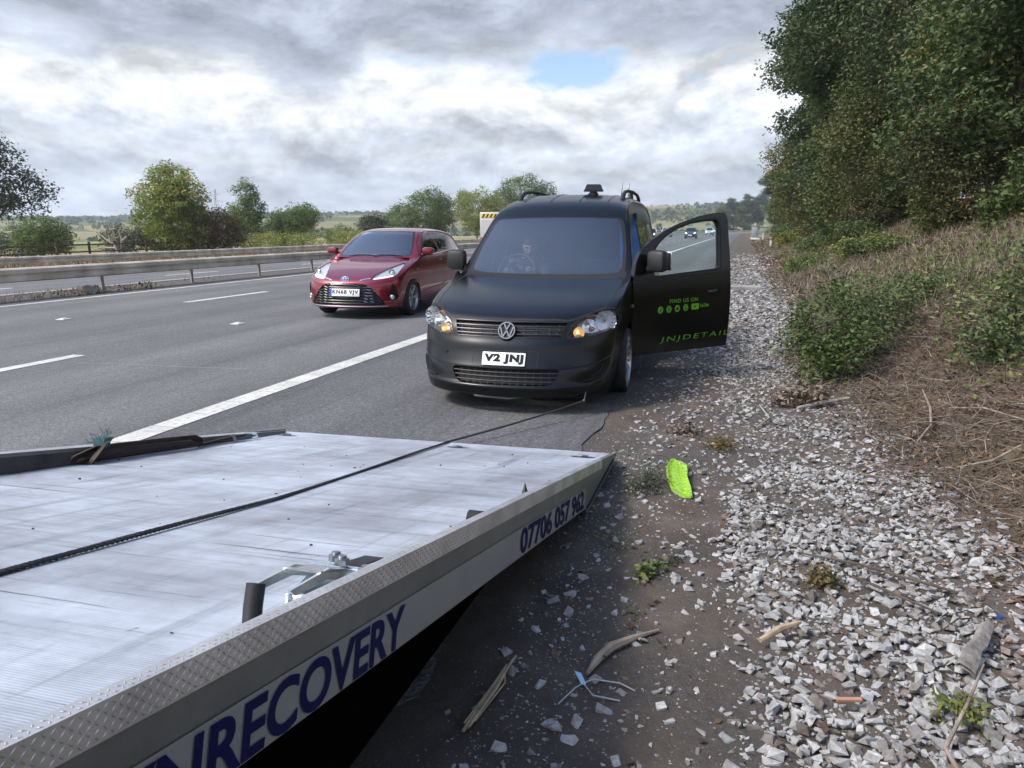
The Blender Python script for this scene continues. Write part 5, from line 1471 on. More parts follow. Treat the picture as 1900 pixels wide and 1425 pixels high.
    b.M = Matrix.Translation(p); b.lathe([(0.0, 0.016), (-0.002, 0.015), (-0.001, 0.0)], 'Y', 18)
    b.build('tow_eye_cover', M_['gap'], VAN, True)
    b = MB(); b.tube([(-0.30, 0.10, 0.17), (-0.22, 0.06, 0.135), (0.05, 0.05, 0.125), (0.25, 0.07, 0.15)], [0.01, 0.016, 0.016, 0.01], 6)
    b.build('splitter', M_['trim'], VAN, True)
    # number plate
    np_e = empty('number_plate', (0, 0, 0), 0, VAN)
    ang = math.atan2(0.045, 0.10)
    T = Matrix.Translation((-0.002, 0.0875, 0.428)) @ Matrix.Rotation(-ang, 4, 'X')
    b = MB(); b.M = T; b.box((0, 0, 0), (0.346, 0.010, 0.106), bev=0.003)
    b.build('plate_panel', M_['white'], np_e, True)
    vs, fs = fit_text("V2 JNJ", 0.318, 0.081, bold=0.07, space=1.15)
    b = MB(); b.M = T; b.add([(u - 0.159, -0.0062, v - 0.0405) for u, v in vs], fs)
    b.build('lettering', M_['ink'], np_e, fix=False)
    # wheel arches
    for sg in (1, -1):
        for yc, in ((1.15,), (4.02,)):
            arc = [(yc + 0.345 * math.cos(t), 0.285 + 0.335 * math.sin(t)) for t in np.linspace(0, 2 * PI, 40, endpoint=False)]
            fs_ = cookie(bm, arc, (1, 2), side(sg))
            bmesh.ops.delete(bm, geom=fs_, context='FACES')
    # doors and windows; the open one on the right is built on its own skin below
    A = [(1.46, 0.27), (1.43, 0.55), (1.44, 0.95), (1.60, 1.055), (1.75, 1.165), (1.92, 1.285), (2.08, 1.395), (2.25, 1.475), (2.42, 1.525), (2.66, 1.545), (2.68, 1.45), (2.67, 0.95), (2.66, 0.47), (2.66, 0.27)]
    Ad = dense(A, 0.12, True)
    bmesh.ops.delete(bm, geom=cookie(bm, Ad, (1, 2), right), context='FACES')
    nb = ring_cut(bm, Ad, 0.006, (1, 2), left, 1)
    W = round_poly([(1.70, 1.03), (1.82, 1.19), (1.98, 1.31), (2.15, 1.41), (2.34, 1.465), (2.56, 1.485), (2.585, 1.40), (2.575, 1.03)], 0.04, 3)
    gl = detach(nb, cookie(nb, dense(W, 0.15, True), (1, 2)))
    ld = bm_obj('side_door', nb, [M_['vanpaint'], M_['gap']], VAN, True)
    bm_obj('door_window', gl, M_['sideglass'], ld, True)
    b = MB(); b.tube([(-0.866, 2.36, 0.83), (-0.885, 2.40, 0.833), (-0.885, 2.48, 0.833), (-0.866, 2.52, 0.83)], 0.012, 8)
    b.build('door_handle', M_['trim'], ld, True)
    W2 = round_poly([(2.80, 1.03), (2.81, 1.49), (3.62, 1.49), (3.64, 1.03)], 0.05, 3)
    W3 = round_poly([(3.74, 1.03), (3.73, 1.49), (4.42, 1.46), (4.52, 1.30), (4.52, 1.03)], 0.06, 3)
    for sg in (1, -1):
        for w_ in (W2, W3):
            gl = detach(bm, cookie(bm, dense(w_, 0.15, True), (1, 2), side(sg)))
            bm_obj('rear_side_window', gl, M_['darkglass'], VAN, True)
        sl = dense([(2.72, 0.27), (2.71, 1.53), (3.70, 1.53), (3.70, 0.27)], 0.15, True)
        for f in set(cookie(bm, [(2.715, 0.25), (2.705, 1.54), (2.712, 1.54), (2.722, 0.25)], (1, 2), side(sg))): f.material_index = 1
        for f in set(cookie(bm, [(3.69, 0.30), (3.69, 1.52), (3.697, 1.52), (3.697, 0.30)], (1, 2), side(sg))): f.material_index = 1
    # roof gutter seam
    for sg in (1, -1):
        b = MB(); b.tube(follow(full, [(sg * x, y) for x, y in ((0.675, 2.10), (0.66, 2.2), (0.632, 2.4), (0.620, 2.7), (0.615, 3.2), (0.612, 3.8), (0.605, 4.4))], 'z', -1, -0.003), 0.007, 6)
        b.build('roof_seam', M_['gap'], VAN, True)
    body = bm_obj('body', bm, [M_['vanpaint'], M_['gap'], M_['trim']], VAN, True, 45)
    # roof ribs
    b = MB()
    for x in (-0.44, -0.15, 0.15, 0.44):
        y0 = 2.27 if abs(x) < 0.3 else 2.33
        ys = np.linspace(y0, 4.3, 14)
        b.tube(follow(full, [(x, y) for y in ys], 'z', -1, -0.004), [0.003] + [0.012] * 12 + [0.003], 8)
    b.build('roof_ribs', M_['vanpaint'], VAN, True)
    # roof rails
    for sg in (1, -1):
        b = MB(); x = sg * 0.555
        pts = [(x, 2.70, 1.70), (x, 2.78, 1.755), (x, 2.90, 1.80), (x, 3.2, 1.828), (x, 3.7, 1.835), (x, 4.15, 1.82), (x, 4.32, 1.785), (x, 4.40, 1.71)]
        b.tube(pts, [0.026, 0.024, 0.021, 0.018, 0.018, 0.018, 0.022, 0.026], 8)
        b.tube([(x, 3.5, 1.72), (x, 3.5, 1.845)], [0.03, 0.02], 8)
        b.build('roof_rail', M_['trim'], VAN, True)
    # beacon on the roof, squat black lamp on a stem
    b = MB(); bc = Vector((0.205, 2.97, 1.787))
    b.M = Matrix.Translation(bc) @ Matrix.Rotation(0.25, 4, 'Z')
    b.lathe([(-0.02, 0.055), (0.01, 0.055), (0.015, 0.042), (0.028, 0.042)], 'Z', 24)
    for z0, z1, w0, w1 in ((0.028, 0.045, 0.104, 0.104), (0.045, 0.092, 0.098, 0.080), (0.092, 0.104, 0.080, 0.070)):
        vs = [(sx * w, sy * w * 0.55, z) for z, w in ((z0, w0), (z1, w1)) for sx in (-1, 1) for sy in (-1, 1)]
        b.add(vs, [(0, 1, 3, 2), (4, 6, 7, 5), (0, 4, 5, 1), (2, 3, 7, 6), (0, 2, 6, 4), (1, 5, 7, 3)])
    b.build('roof_beacon', M_['lampblack'], VAN)
    b = MB(); b.tube([(0.53, 3.4, 1.74), (0.54, 3.47, 1.93)], [0.006, 0.002], 6); b.tube([(0.44, 3.5, 1.76), (0.45, 3.57, 1.94)], [0.006, 0.002], 6)
    b.build('aerial', M_['trim'], VAN)
    # arch liners, floor and underside
    b = MB()
    for sg in (1, -1):
        for yc in (1.15, 4.02):
            prof = [(yc + 0.36 * math.cos(t), 0.285 + 0.35 * math.sin(t)) for t in np.linspace(-0.3, PI + 0.3, 18)]
            b.grid([[(sg * x, y, z) for y, z in prof] for x in (0.50, 0.80)])
            b.add([(sg * 0.50, y, z) for y, z in prof], [tuple(range(18))])
    b.box((0, 2.5, 0.20), (1.0, 4.0, 0.06))
    b.build('underbody', M_['gap'], VAN)
    # cabin
    b = MB()
    prof = [(1.50, 0.975), (1.62, 0.985), (1.80, 0.965), (1.92, 0.93), (1.95, 0.86), (1.88, 0.70), (1.80, 0.40)]
    b.grid([[(x, y + 0.03 * (abs(x) / 0.7) ** 2, z) for y, z in prof] for x in np.linspace(-0.78, 0.78, 13)])
    b.box((-0.38, 1.90, 0.955), (0.34, 0.16, 0.09), bev=0.03)
    b.box((0, 1.5, 0.965), (1.30, 0.20, 0.012))
    b.build('dashboard', M_['interior'], VAN, True)
    b = MB(); b.box((0, 2.05, 0.30), (1.55, 1.3, 0.04)); b.box((0, 2.82, 0.93), (1.40, 0.03, 1.3)); b.box((0, 2.62, 1.57), (1.1, 0.5, 0.02))
    b.build('bulkhead', M_['interior'], VAN)
    sw = empty('steering_wheel', (-0.40, 1.99, 1.00), 0, VAN); sw.rotation_euler = (math.radians(-32), 0, 0)
    b = MB(); b.lathe([(0.016 * math.cos(t), 0.185 + 0.016 * math.sin(t)) for t in np.linspace(0, 2 * PI, 10, endpoint=False)], 'Y', 36, closed=True)
    b.build('wheel_rim', M_['trim'], sw, True)
    b = MB(); b.box((0, 0.01, 0), (0.15, 0.05, 0.13), bev=0.02)
    for a in (0, PI, -PI / 2): b.tube([(0.05 * math.cos(a), 0.01, 0.05 * math.sin(a)), (0.18 * math.cos(a), 0, 0.18 * math.sin(a))], 0.014, 6)
    b.tube([(0, 0.02, 0), (0, -0.25, -0.02)], 0.03, 8)
    b.build('wheel_hub', M_['interior'], sw, True)
    for sx in (-0.38, 0.38):
        s_ = empty('seat', (sx, 2.45, 0.30), 0, VAN)
        b = MB(); b.box((0, -0.05, 0.17), (0.50, 0.52, 0.16), bev=0.05); b.build('seat_cushion', M_['seat'], s_, True)
        b = MB(); b.box((0, 0.25, 0.50), (0.48, 0.14, 0.60), Matrix.Rotation(math.radians(-12), 3, 'X'), bev=0.05); b.build('seat_back', M_['seat'], s_, True)
        b = MB(); b.box((0, 0.33, 0.90), (0.26, 0.09, 0.18), Matrix.Rotation(math.radians(-12), 3, 'X'), bev=0.035); b.build('headrest', M_['seat'], s_, True)
    for sg in (1, -1):
        b = MB()
        b.tube([(sg * 0.775, 1.62, 1.02), (sg * 0.745, 1.86, 1.22), (sg * 0.70, 2.05, 1.40), (sg * 0.655, 2.20, 1.50)], 0.022, 6)
        b.tube([(sg * 0.77, 2.74, 0.35), (sg * 0.77, 2.74, 0.9), (sg * 0.70, 2.72, 1.35), (sg * 0.63, 2.70, 1.53)], 0.035, 6)
        b.build('pillar_trim', M_['greytrim'], VAN, True)
    # blue jamb round the open doorway
    b = MB(); ring = dense(A, 0.06, True)
    P0 = [(float(van_x(y, z)) - 0.004, y, z) for y, z in ring]
    cyy, czz = 2.08, 0.9
    P1 = [(float(van_x(y, z)) - 0.06, y + (cyy - y) * 0.045, z + (czz - z) * 0.045) for y, z in ring]
    b.grid([P0 + P0[:1], P1 + P1[:1]])
    P2 = [(x - 0.05, y + (cyy - y) * 0.03, z + (czz - z) * 0.03) for x, y, z in P1]
    b.grid([P1 + P1[:1], P2 + P2[:1]])
    b.build('door_frame', M_['bluepaint'], VAN, True)
    # the left mirror
    m_e = empty('wing_mirror', (-0.80, 1.62, 1.04), 0, VAN)
    mirror_parts(m_e, -1)
    # side repeater on the right wing
    b = MB(); p = follow(full, [(1.62, 0.735)], 'x', -1, 0.002)
    b.M = Matrix.Translation((0.842, 1.395, 0.735)); b.box((0, 0, 0), (0.012, 0.06, 0.028), bev=0.005)
    b.build('side_repeater', M_['satin'], VAN, True)
    # wheels
    for sg in (1, -1):
        for yc in (1.15, 4.02):
            wheel('wheel', VAN, (sg * 0.752, yc, 0.285), 0.285, 0.19, 0.238, sg, 9, M_['alloy'])
    # ---- open door on its own skin
    ys = np.linspace(1.36, 2.76, 50); zs = np.linspace(0.2, 1.66, 52)
    db = bmesh.new()
    gg = [[db.verts.new((float(van_x(y, z)), y, z)) for z in zs] for y in ys]
    for i in range(49):
        for j in range(51): db.faces.new((gg[i][j], gg[i + 1][j], gg[i + 1][j + 1], gg[i][j + 1]))
    db.normal_update()
    skin = BVHTree.FromBMesh(db)
    HX, HY = float(van_x(1.40, 0.6)), 1.40
    dr = empty('open_door', (HX, HY, 0), -math.radians(42.7), VAN)
    off = Matrix.Translation((-HX, -HY, 0))
    D_ = [(1.409, 0.30), (1.405, 0.56), (1.41, 0.95), (1.47, 1.12), (1.543, 1.222), (1.675, 1.307), (1.87, 1.404), (2.067, 1.471), (2.318, 1.535), (2.523, 1.566), (2.66, 1.577), (2.705, 1.57), (2.722, 1.52), (2.715, 1.42), (2.672, 0.95), (2.666, 0.47), (2.668, 0.275), (2.62, 0.270), (1.45, 0.272)]
    Wd = round_poly([(1.685, 1.195), (1.78, 1.285), (1.877, 1.349), (2.026, 1.415), (2.241, 1.472), (2.45, 1.500), (2.574, 1.505), (2.599, 1.45), (2.560, 1.20), (2.530, 1.045), (1.898, 1.006), (1.67, 0.991)], 0.03, 3)
    panel = detach(db, cookie(db, dense(D_, 0.08, True), (1, 2)))
    gl = detach(panel, cookie(panel, dense(Wd, 0.08, True), (1, 2)))
    Wo = round_poly([(1.665, 1.20), (1.77, 1.298), (1.87, 1.364), (2.02, 1.431), (2.238, 1.489), (2.45, 1.517), (2.585, 1.521), (2.618, 1.452), (2.579, 1.20), (2.548, 1.030), (1.898, 0.991), (1.655, 0.976)], 0.03, 3)
    for f in cookie(panel, dense(Wo, 0.08, True), (1, 2)): f.material_index = 1
    # waist crease and bottom rub strip tone
    for f in cookie(panel, [(1.40, 0.955), (1.40, 0.962), (2.0, 0.980), (2.70, 1.012), (2.70, 1.005), (2.0, 0.972)], (1, 2)): f.material_index = 1
    thicken(panel, 0.055)
    for f in panel.faces:
        if abs(f.normal.x) < 0.4: f.material_index = max(f.material_index, 0)
    panel.transform(off); gl.transform(off)
    bm_obj('door_panel', panel, [M_['vanpaint'], M_['gap']], dr, True)
    for v in gl.verts: v.co.x -= 0.02
    bm_obj('door_window', gl, M_['sideglass'], dr, True)
    def on_door(name, vs, fs, mat, lift=0.003):
        P = [off @ follow(skin, [q], 'x', -1, lift)[0] for q in vs]
        b = MB(); b.add(P, fs); return b.build(name, mat, dr, fix=False)
    def placed(vs, x, z, rot=0.0): 
        c_, s_ = math.cos(rot), math.sin(rot)
        return [(x + u * c_ - v * s_, z + u * s_ + v * c_) for u, v in vs]
    vs, fs = fit_text("FIND US ON", 0.365, 0.036, bold=0.008, space=1.12)
    on_door('lettering', placed(vs, 1.857, 0.735, 0.012), fs, M_['green'])
    vs, fs = fit_text("JNJDETAIL", 0.915, 0.062, bold=0.0, space=1.3, shear=0.12)
    vp = [(min(u, 2.662), v) for u, v in placed(vs, 1.757, 0.358, 0.012)]
    on_door('lettering', vp, fs, M_['green'])
    def disc(r, n=24): return [(r * math.cos(2 * PI * k / n), r * math.sin(2 * PI * k / n)) for k in range(n)]
    xs_ = [1.742, 1.848, 1.955, 2.064]
    for k, x in enumerate(xs_):
        zc = 0.678 + 0.0022 * k
        d_ = disc(0.033); on_door('social_icon', placed(d_, x, zc), [tuple(range(len(d_)))], M_['green'])
        if k == 0:
            v_, f_ = fit_text("f", 0.022, 0.044, bold=0.02); on_door('icon_mark', placed(v_, x - 0.008, zc - 0.026), f_, M_['vanpaint'], 0.0045)
        elif k == 1:
            sq = lambda h: [(-h, -h), (h, -h), (h, h), (-h, h)]
            o_, i_ = sq(0.017), sq(0.013)
            on_door('icon_mark', placed(o_ + i_, x, zc), [(j, (j + 1) % 4, 4 + (j + 1) % 4, 4 + j) for j in range(4)], M_['vanpaint'], 0.0045)
            o_, i_ = disc(0.009, 14), disc(0.006, 14)
            on_door('icon_mark', placed(o_ + i_, x, zc), [(j, (j + 1) % 14, 14 + (j + 1) % 14, 14 + j) for j in range(14)], M_['vanpaint'], 0.0045)
        elif k == 2:
            bird = [(-0.020, -0.012), (-0.008, -0.016), (0.006, -0.014), (0.015, -0.003), (0.017, 0.008), (0.021, 0.013), (0.013, 0.015), (0.004, 0.013), (0.001, 0.004), (-0.008, 0.006), (-0.017, 0.013), (-0.017, 0.002), (-0.012, -0.007)]
            on_door('icon_mark', placed(bird, x, zc), [tuple(range(len(bird)))], M_['vanpaint'], 0.0045)
        else:
            o_, i_ = disc(0.023, 18), disc(0.019, 18)
            on_door('icon_mark', placed(o_ + i_, x, zc), [(j, (j + 1) % 18, 18 + (j + 1) % 18, 18 + j) for j in range(18)], M_['vanpaint'], 0.0045)
            ph = [(-0.011, 0.008), (-0.006, 0.012), (-0.003, 0.005), (-0.005, 0.001), (0.001, -0.005), (0.006, -0.003), (0.012, -0.007), (0.007, -0.012), (-0.002, -0.010), (-0.009, -0.002)]
            on_door('icon_mark', placed(ph, x, zc), [tuple(range(len(ph)))], M_['vanpaint'], 0.0045)
    rr = round_poly([(-0.050, -0.029), (0.050, -0.029), (0.050, 0.029), (-0.050, 0.029)], 0.015, 4)
    on_door('social_icon', placed(rr, 2.187, 0.689), [tuple(range(len(rr)))], M_['green'])
    tr = [(-0.011, -0.014), (0.014, 0.0), (-0.011, 0.014)]
    on_door('icon_mark', placed(tr, 2.187, 0.689), [(0, 1, 2)], M_['vanpaint'], 0.0045)
    vs, fs = fit_text("YouTube", 0.125, 0.034, bold=0.02, space=0.95)
    on_door('lettering', placed(vs, 2.245, 0.679, 0.012), fs, M_['green'])
    b = MB(); b.M = off
    hp = [follow(skin, [q], 'x', -1, l)[0] for q, l in (((2.355, 0.822), 0.0), ((2.375, 0.825), 0.022), ((2.44, 0.830), 0.024), ((2.475, 0.833), 0.0))]
    b.tube(hp, [0.010, 0.012, 0.012, 0.010], 8)
    b.build('door_handle', M_['trim'], dr, True)
    m2 = empty('wing_mirror', (0.80 - HX, 1.62 - HY, 1.05), 0, dr)
    mirror_parts(m2, 1)
    # inner card
    b = MB(); b.box((-0.085, 0.66, 0.62), (0.05, 1.05, 0.60), bev=0.02)
    b.build('door_card', M_['interior'], dr, True)

def mirror_parts(e, sg):
    b = MB()
    b.box((sg * 0.108, 0.0, 0.082), (0.195, 0.115, 0.195), Matrix.Rotation(sg * math.radians(8), 3, 'Z'), bev=0.045)
    b.build('mirror_housing', M_['trim'], e, True)
    b = MB(); b.tube([(-sg * 0.03, 0.0, 0.0), (sg * 0.05, 0.0, 0.01), (sg * 0.11, 0.0, 0.02)], [0.045, 0.035, 0.03], 10)
    b.build('mirror_arm', M_['trim'], e, True)
    b = MB(); b.box((sg * 0.125, 0.057, 0.085), (0.17, 0.006, 0.165), Matrix.Rotation(sg * math.radians(8), 3, 'Z'), bev=0.002)
    b.build('mirror_glass', M_['chrome'], e, True)

M_['badge'] = plain('dulled_badge_metal', (0.20, 0.20, 0.21), 0.35, metal=0.9)
M_['satin_dark'] = plain('gunmetal_grille_bar', (0.035, 0.035, 0.04), 0.32, metal=0.5)
build_van()
# ------------------------------------------------------------------ red hatchback
RED_LOC, RED_RZ = (-5.93, 10.70, 0.0), math.radians(1.8)
RX_Z = [0.05, 0.17, 0.30, 0.50, 0.70, 0.88, 0.95, 1.10, 1.30, 1.37, 1.6]
RX_X = [0.75, 0.775, 0.80, 0.815, 0.818, 0.80, 0.775, 0.715, 0.625, 0.58, 0.48]
RF_Y = [0.0, 0.45, 0.9, 1.4, 2.9, 3.7, 4.2]
RF_F = [0.94, 0.955, 0.985, 1.0, 1.0, 0.955, 0.92]
def red_x(y, z):
    return 1.025 * pchip(RX_Z, RX_X, np.clip(z, 0.05, 1.6)) * pchip(RF_Y, RF_F, np.clip(y, 0, 4.2))
RED_ROWS = [
    (0.12, 0.17, 0.62, 0.17, 2.2), (0.04, 0.19, 0.56, 0.19, 2.2), (0.02, 0.22, 0.54, 0.22, 2.2), (0.03, 0.30, 0.53, 0.31, 2.2),
    (0.05, 0.42, 0.54, 0.44, 2.2), (0.06, 0.50, 0.56, 0.53, 2.2), (0.08, 0.56, 0.60, 0.61, 2.25), (0.12, 0.61, 0.70, 0.70, 2.3),
    (0.20, 0.655, 0.82, 0.77, 2.35), (0.34, 0.71, 0.96, 0.83, 2.4), (0.60, 0.79, 1.12, 0.88, 2.4), (0.90, 0.862, 1.24, 0.915, 2.4),
    (1.06, 0.895, 1.31, 0.935, 2.4), (1.10, 0.91, 1.36, 0.955, 2.4), (1.42, 1.13, 1.66, 1.15, 2.3), (1.75, 1.335, 1.98, 1.305, 2.3),
    (1.95, 1.395, 2.15, 1.345, 2.4), (2.30, 1.43, 2.40, 1.365, 2.5), (2.70, 1.43, 2.72, 1.36, 2.5), (3.15, 1.40, 3.12, 1.325, 2.6),
    (3.45, 1.345, 3.38, 1.27, 3), (3.60, 1.20, 3.52, 1.12, 3.2), (3.72, 0.95, 3.64, 0.92, 3.2), (3.78, 0.70, 3.68, 0.70, 3.2), (3.80, 0.40, 3.68, 0.40, 3.2), (3.76, 0.2, 3.62, 0.2, 3.2)]
def red_sill(k, ye):
    return (0.62 + 3.0 * pchip([0, .12, .28, .40, .52, .66, .80, .92, 1.0], [0, .005, .04, .12, .26, .5, .80, .96, 1.0], k), 0.17)
red_shell = Shell(RED_ROWS, red_x, red_sill, ns=150, nt=30, nv=24)
RED = empty('hatchback', RED_LOC, RED_RZ)
tag(RED, 'glossy dark red hatchback driving past in the lane beside the black van', 'car')
def build_red():
    bm = red_shell.bm
    full = BVHTree.FromBMesh(bm)
    front = lambda f: f.calc_center_median().y < 2.2 and f.normal.y < 0.25
    right = lambda f: f.calc_center_median().x > 0.25
    left = lambda f: f.calc_center_median().x < -0.25
    side = lambda sg: right if sg > 0 else left
    sym = lambda half: half + [(-x, z) for x, z in half[-2:0:-1]]
    # windscreen
    ws = sym([(0, 0.938), (0.40, 0.945), (0.62, 0.962), (0.665, 0.985), (0.63, 1.10), (0.56, 1.25), (0.51, 1.335), (0.48, 1.358), (0.3, 1.368), (0, 1.372)])
    wb = detach(bm, cookie(bm, ws, (0, 2), front))
    inn = set(cookie(wb, inset_copy(ws, 0.955, (0, 1.16)), (0, 2)))
    for f in wb.faces:
        if f not in inn: f.material_index = 1
    bm_obj('windscreen', wb, [M_['glass'], M_['gap']], RED, True)
    # headlamps
    lamp = round_poly([(0.402, 0.622), (0.425, 0.690), (0.50, 0.758), (0.60, 0.828), (0.665, 0.862), (0.715, 0.840), (0.728, 0.780), (0.735, 0.700), (0.70, 0.668), (0.575, 0.642)], 0.025, 3)
    for sg in (1, -1):
        lp = lamp if sg > 0 else mirror2(lamp)
        nb = ring_cut(bm, lp, 0.005, (0, 2), lambda f, sg=sg: f.calc_center_median().y < 1.25 and f.calc_center_median().x * sg > 0.1, 1)
        e = lamp_unit(RED, 'headlight', nb, 0.05, M_['lampback'], M_['lampback'])
        b = MB(); b.M = Matrix.Translation((sg * 0.635, 0.50, 0.725)) @ Matrix.Rotation(sg * math.radians(25), 4, 'Z')
        b.lathe([(-0.05, 0.052), (-0.05, 0.046), (-0.02, 0.042)], 'Y', 24)
        b.lathe([(-0.052, 0.0), (-0.045, 0.022), (-0.03, 0.036), (-0.02, 0.042)], 'Y', 24)
        b.build('reflector', M_['chrome'], e, True)
        b = MB()
        p = follow(full, [(sg * x, z) for x, z in dense([(0.44, 0.645), (0.52, 0.655), (0.60, 0.668), (0.69, 0.688)], 0.02)], 'y', 1, -0.02)
        b.tube(p, 0.016, 8)
        b.build('running_lamp', M_['drl'], e, True)
        # bright blade from the lamp towards the badge
        b = MB()
        p = follow(full, [(sg * x, z) for x, z in dense([(0.395, 0.640), (0.33, 0.632), (0.24, 0.612)], 0.02)], 'y', 1, 0.003)
        b.tube(p, [0.013] + [0.010] * (len(p) - 2) + [0.003], 8)
        b.build('chrome_blade', M_['chrome'], RED, True)
        # fog lamp in its black corner slot
        slot = round_poly([(0.712, 0.565), (0.735, 0.555), (0.775, 0.40), (0.772, 0.312), (0.70, 0.300), (0.655, 0.33), (0.665, 0.372), (0.70, 0.40)], 0.02, 3)
        sp = slot if sg > 0 else mirror2(slot)
        nb2 = detach(bm, cookie(bm, dense(sp, 0.05, True), (0, 2), lambda f, sg=sg: f.calc_center_median().y < 0.9 and f.calc_center_median().x * sg > 0.1))
        for v in nb2.verts: v.co.y += 0.03; v.co.x -= sg * 0.012
        fg = empty('fog_lamp', (0, 0, 0), 0, RED)
        bm_obj('slot', nb2, M_['gap'], fg)
        q = follow(full, [(sg * 0.715, 0.352)], 'y', 1, 0)[0]
        b = MB(); b.M = Matrix.Translation(q) @ Matrix.Rotation(sg * math.radians(25), 4, 'Z')
        b.lathe([(0.03, 0.036), (-0.004, 0.036), (-0.008, 0.030), (0.0, 0.028), (-0.004, 0.0)], 'Y', 20)
        b.build('fog_lens', M_['chrome'], fg, True)
        b = MB(); b.tube(follow(full, [(sg * x, z) for x, z in dense([(0.715, 0.56), (0.752, 0.45), (0.772, 0.36)], 0.02)], 'y', 1, 0.004), 0.006, 6)
        b.build('slot_trim', M_['gap'], fg, True)
    # big lower grille
    gr = round_poly([(-0.262, 0.572), (0.262, 0.572), (0.40, 0.535), (0.50, 0.435), (0.632, 0.262), (0.60, 0.232), (-0.60, 0.232), (-0.632, 0.262), (-0.50, 0.435), (-0.40, 0.535)], 0.03, 3)
    ge = empty('grille', (0, 0, 0), 0, RED)
    nb = detach(bm, cookie(bm, dense(gr, 0.06, True), (0, 2), front))
    for v in nb.verts: v.co.y += 0.03
    bm_obj('grille_back', nb, M_['gap'], ge)
    b = MB()
    def hw(z): return float(np.interp(z, [0.23, 0.262, 0.435, 0.535, 0.572], [0.60, 0.62, 0.49, 0.39, 0.25])) - 0.01
    for z in np.linspace(0.262, 0.552, 8):
        w_ = hw(z)
        # slats with a zigzag step near the ends
        for sg in (1, -1):
            p = follow(full, [(sg * x, z + (0.008 * math.sin(x * 55) if x > w_ * 0.55 else 0)) for x in np.linspace(0, w_, 30)], 'y', 1, -0.012)
            b.tube(p, 0.0075, 6)
    b.build('grille_slats', M_['lampblack'], ge, True)
    b = MB()
    for k, z in enumerate(np.linspace(0.29, 0.52, 6)):
        for x in (0.33 + 0.01 * k, 0.43 - 0.012 * k):
            p = follow(full, [(x, z), (x + 0.05, z - 0.008)], 'y', 1, -0.006)
            if len(p) == 2: b.tube(p, 0.006, 6)
    b.build('grille_glints', M_['satin'], ge, True)
    # lower lip
    b = MB(); b.tube(follow(full, [(x, 0.212) for x in np.linspace(-0.66, 0.66, 40)], 'y', 1, 0.004), 0.012, 8)
    b.build('bumper_lip', M_['satin'], RED, True)
    # bonnet shut line and crease
    bo = [(0.0, 0.150), (0.15, 0.165), (0.28, 0.21), (0.40, 0.29), (0.50, 0.45), (0.60, 0.72), (0.665, 0.98), (0.69, 1.18), (0.68, 1.26), (0.5, 1.13), (0.25, 1.07), (0.0, 1.06)]
    bo = sym(bo)
    nb = ring_cut(bm, bo, 0.005, (0, 1), lambda f: f.calc_center_median().y < 1.6 and f.calc_center_median().z > 0.58 and f.normal.z > 0.2, 1)
    bm_obj('bonnet', nb, M_['redpaint'], RED, True)
    # round badge: blue-ringed disc with three chrome ovals
    bd = empty('badge', (0, 0, 0), 0, RED)
    c = follow(full, [(-0.012, 0.622)], 'y', 1, 0.004)[0]
    T = Matrix.Translation(c) @ Matrix.Rotation(math.radians(-25), 4, 'X')
    b = MB(); b.M = T @ Matrix.Scale(1.3, 4, (1, 0, 0)); b.lathe([(0.02, 0.050), (-0.006, 0.050), (-0.008, 0.046), (-0.005, 0.0)], 'Y', 32)
    b.build('badge_disc', M_['euro'], bd, True)
    b = MB(); b.M = T @ Matrix.Translation((0, -0.010, 0))
    def oval(rx, rz, cx=0, cz=0, r=0.0052): b.tube([(cx + rx * math.cos(t), 0, cz + rz * math.sin(t)) for t in np.linspace(0, 2 * PI, 33)], r, 6, cap=False)
    oval(0.066, 0.050); oval(0.044, 0.018, 0, 0.022); oval(0.019, 0.036, 0, 0.003)
    b.build('badge_ovals', M_['chrome'], bd, True)
    # number plate
    ne = empty('number_plate', (0, 0, 0), 0, RED)
    T = Matrix.Translation((0.012, 0.043, 0.428)) @ Matrix.Rotation(math.radians(-10), 4, 'X')
    b = MB(); b.M = T; b.box((0, 0, 0), (0.52, 0.012, 0.118), bev=0.003); b.build('plate_panel', M_['white'], ne, True)
    b = MB(); b.M = T; b.box((-0.238, -0.003, 0), (0.040, 0.010, 0.112)); b.build('plate_band', M_['euro'], ne)
    vs, fs = fit_text("KN68 VJV", 0.445, 0.082, bold=0.03, space=1.2)
    b = MB(); b.M = T; b.add([(u - 0.205, -0.0075, v - 0.039) for u, v in vs], fs); b.build('lettering', M_['ink'], ne, fix=False)
    # arches
    for sg in (1, -1):
        for yc in (0.93, 3.25):
            arc = [(yc + 0.325 * math.cos(t), 0.29 + 0.318 * math.sin(t)) for t in np.linspace(0, 2 * PI, 36, endpoint=False)]
            bmesh.ops.delete(bm, geom=cookie(bm, arc, (1, 2), side(sg)), context='FACES')
    # side windows, doors
    F = round_poly([(1.40, 0.965), (1.50, 1.06), (1.66, 1.18), (1.86, 1.285), (2.08, 1.345), (2.26, 1.352), (2.30, 1.20), (2.32, 0.998)], 0.03, 3)
    Rw = round_poly([(2.41, 1.005), (2.38, 1.20), (2.36, 1.350), (2.70, 1.335), (2.98, 1.285), (3.17, 1.14), (3.20, 1.06)], 0.03, 3)
    Dr = [(1.40, 0.28), (1.31, 0.55), (1.30, 0.93), (1.42, 1.03), (1.62, 1.19), (1.85, 1.315), (2.08, 1.366), (2.33, 1.372), (2.35, 1.0), (2.36, 0.6), (2.36, 0.28)]
    D2 = [(2.375, 0.28), (2.375, 0.6), (2.365, 1.0), (2.345, 1.372), (2.70, 1.355), (3.00, 1.305), (3.23, 1.13), (3.26, 1.0), (3.20, 0.75), (3.02, 0.66), (2.92, 0.52), (2.89, 0.28)]
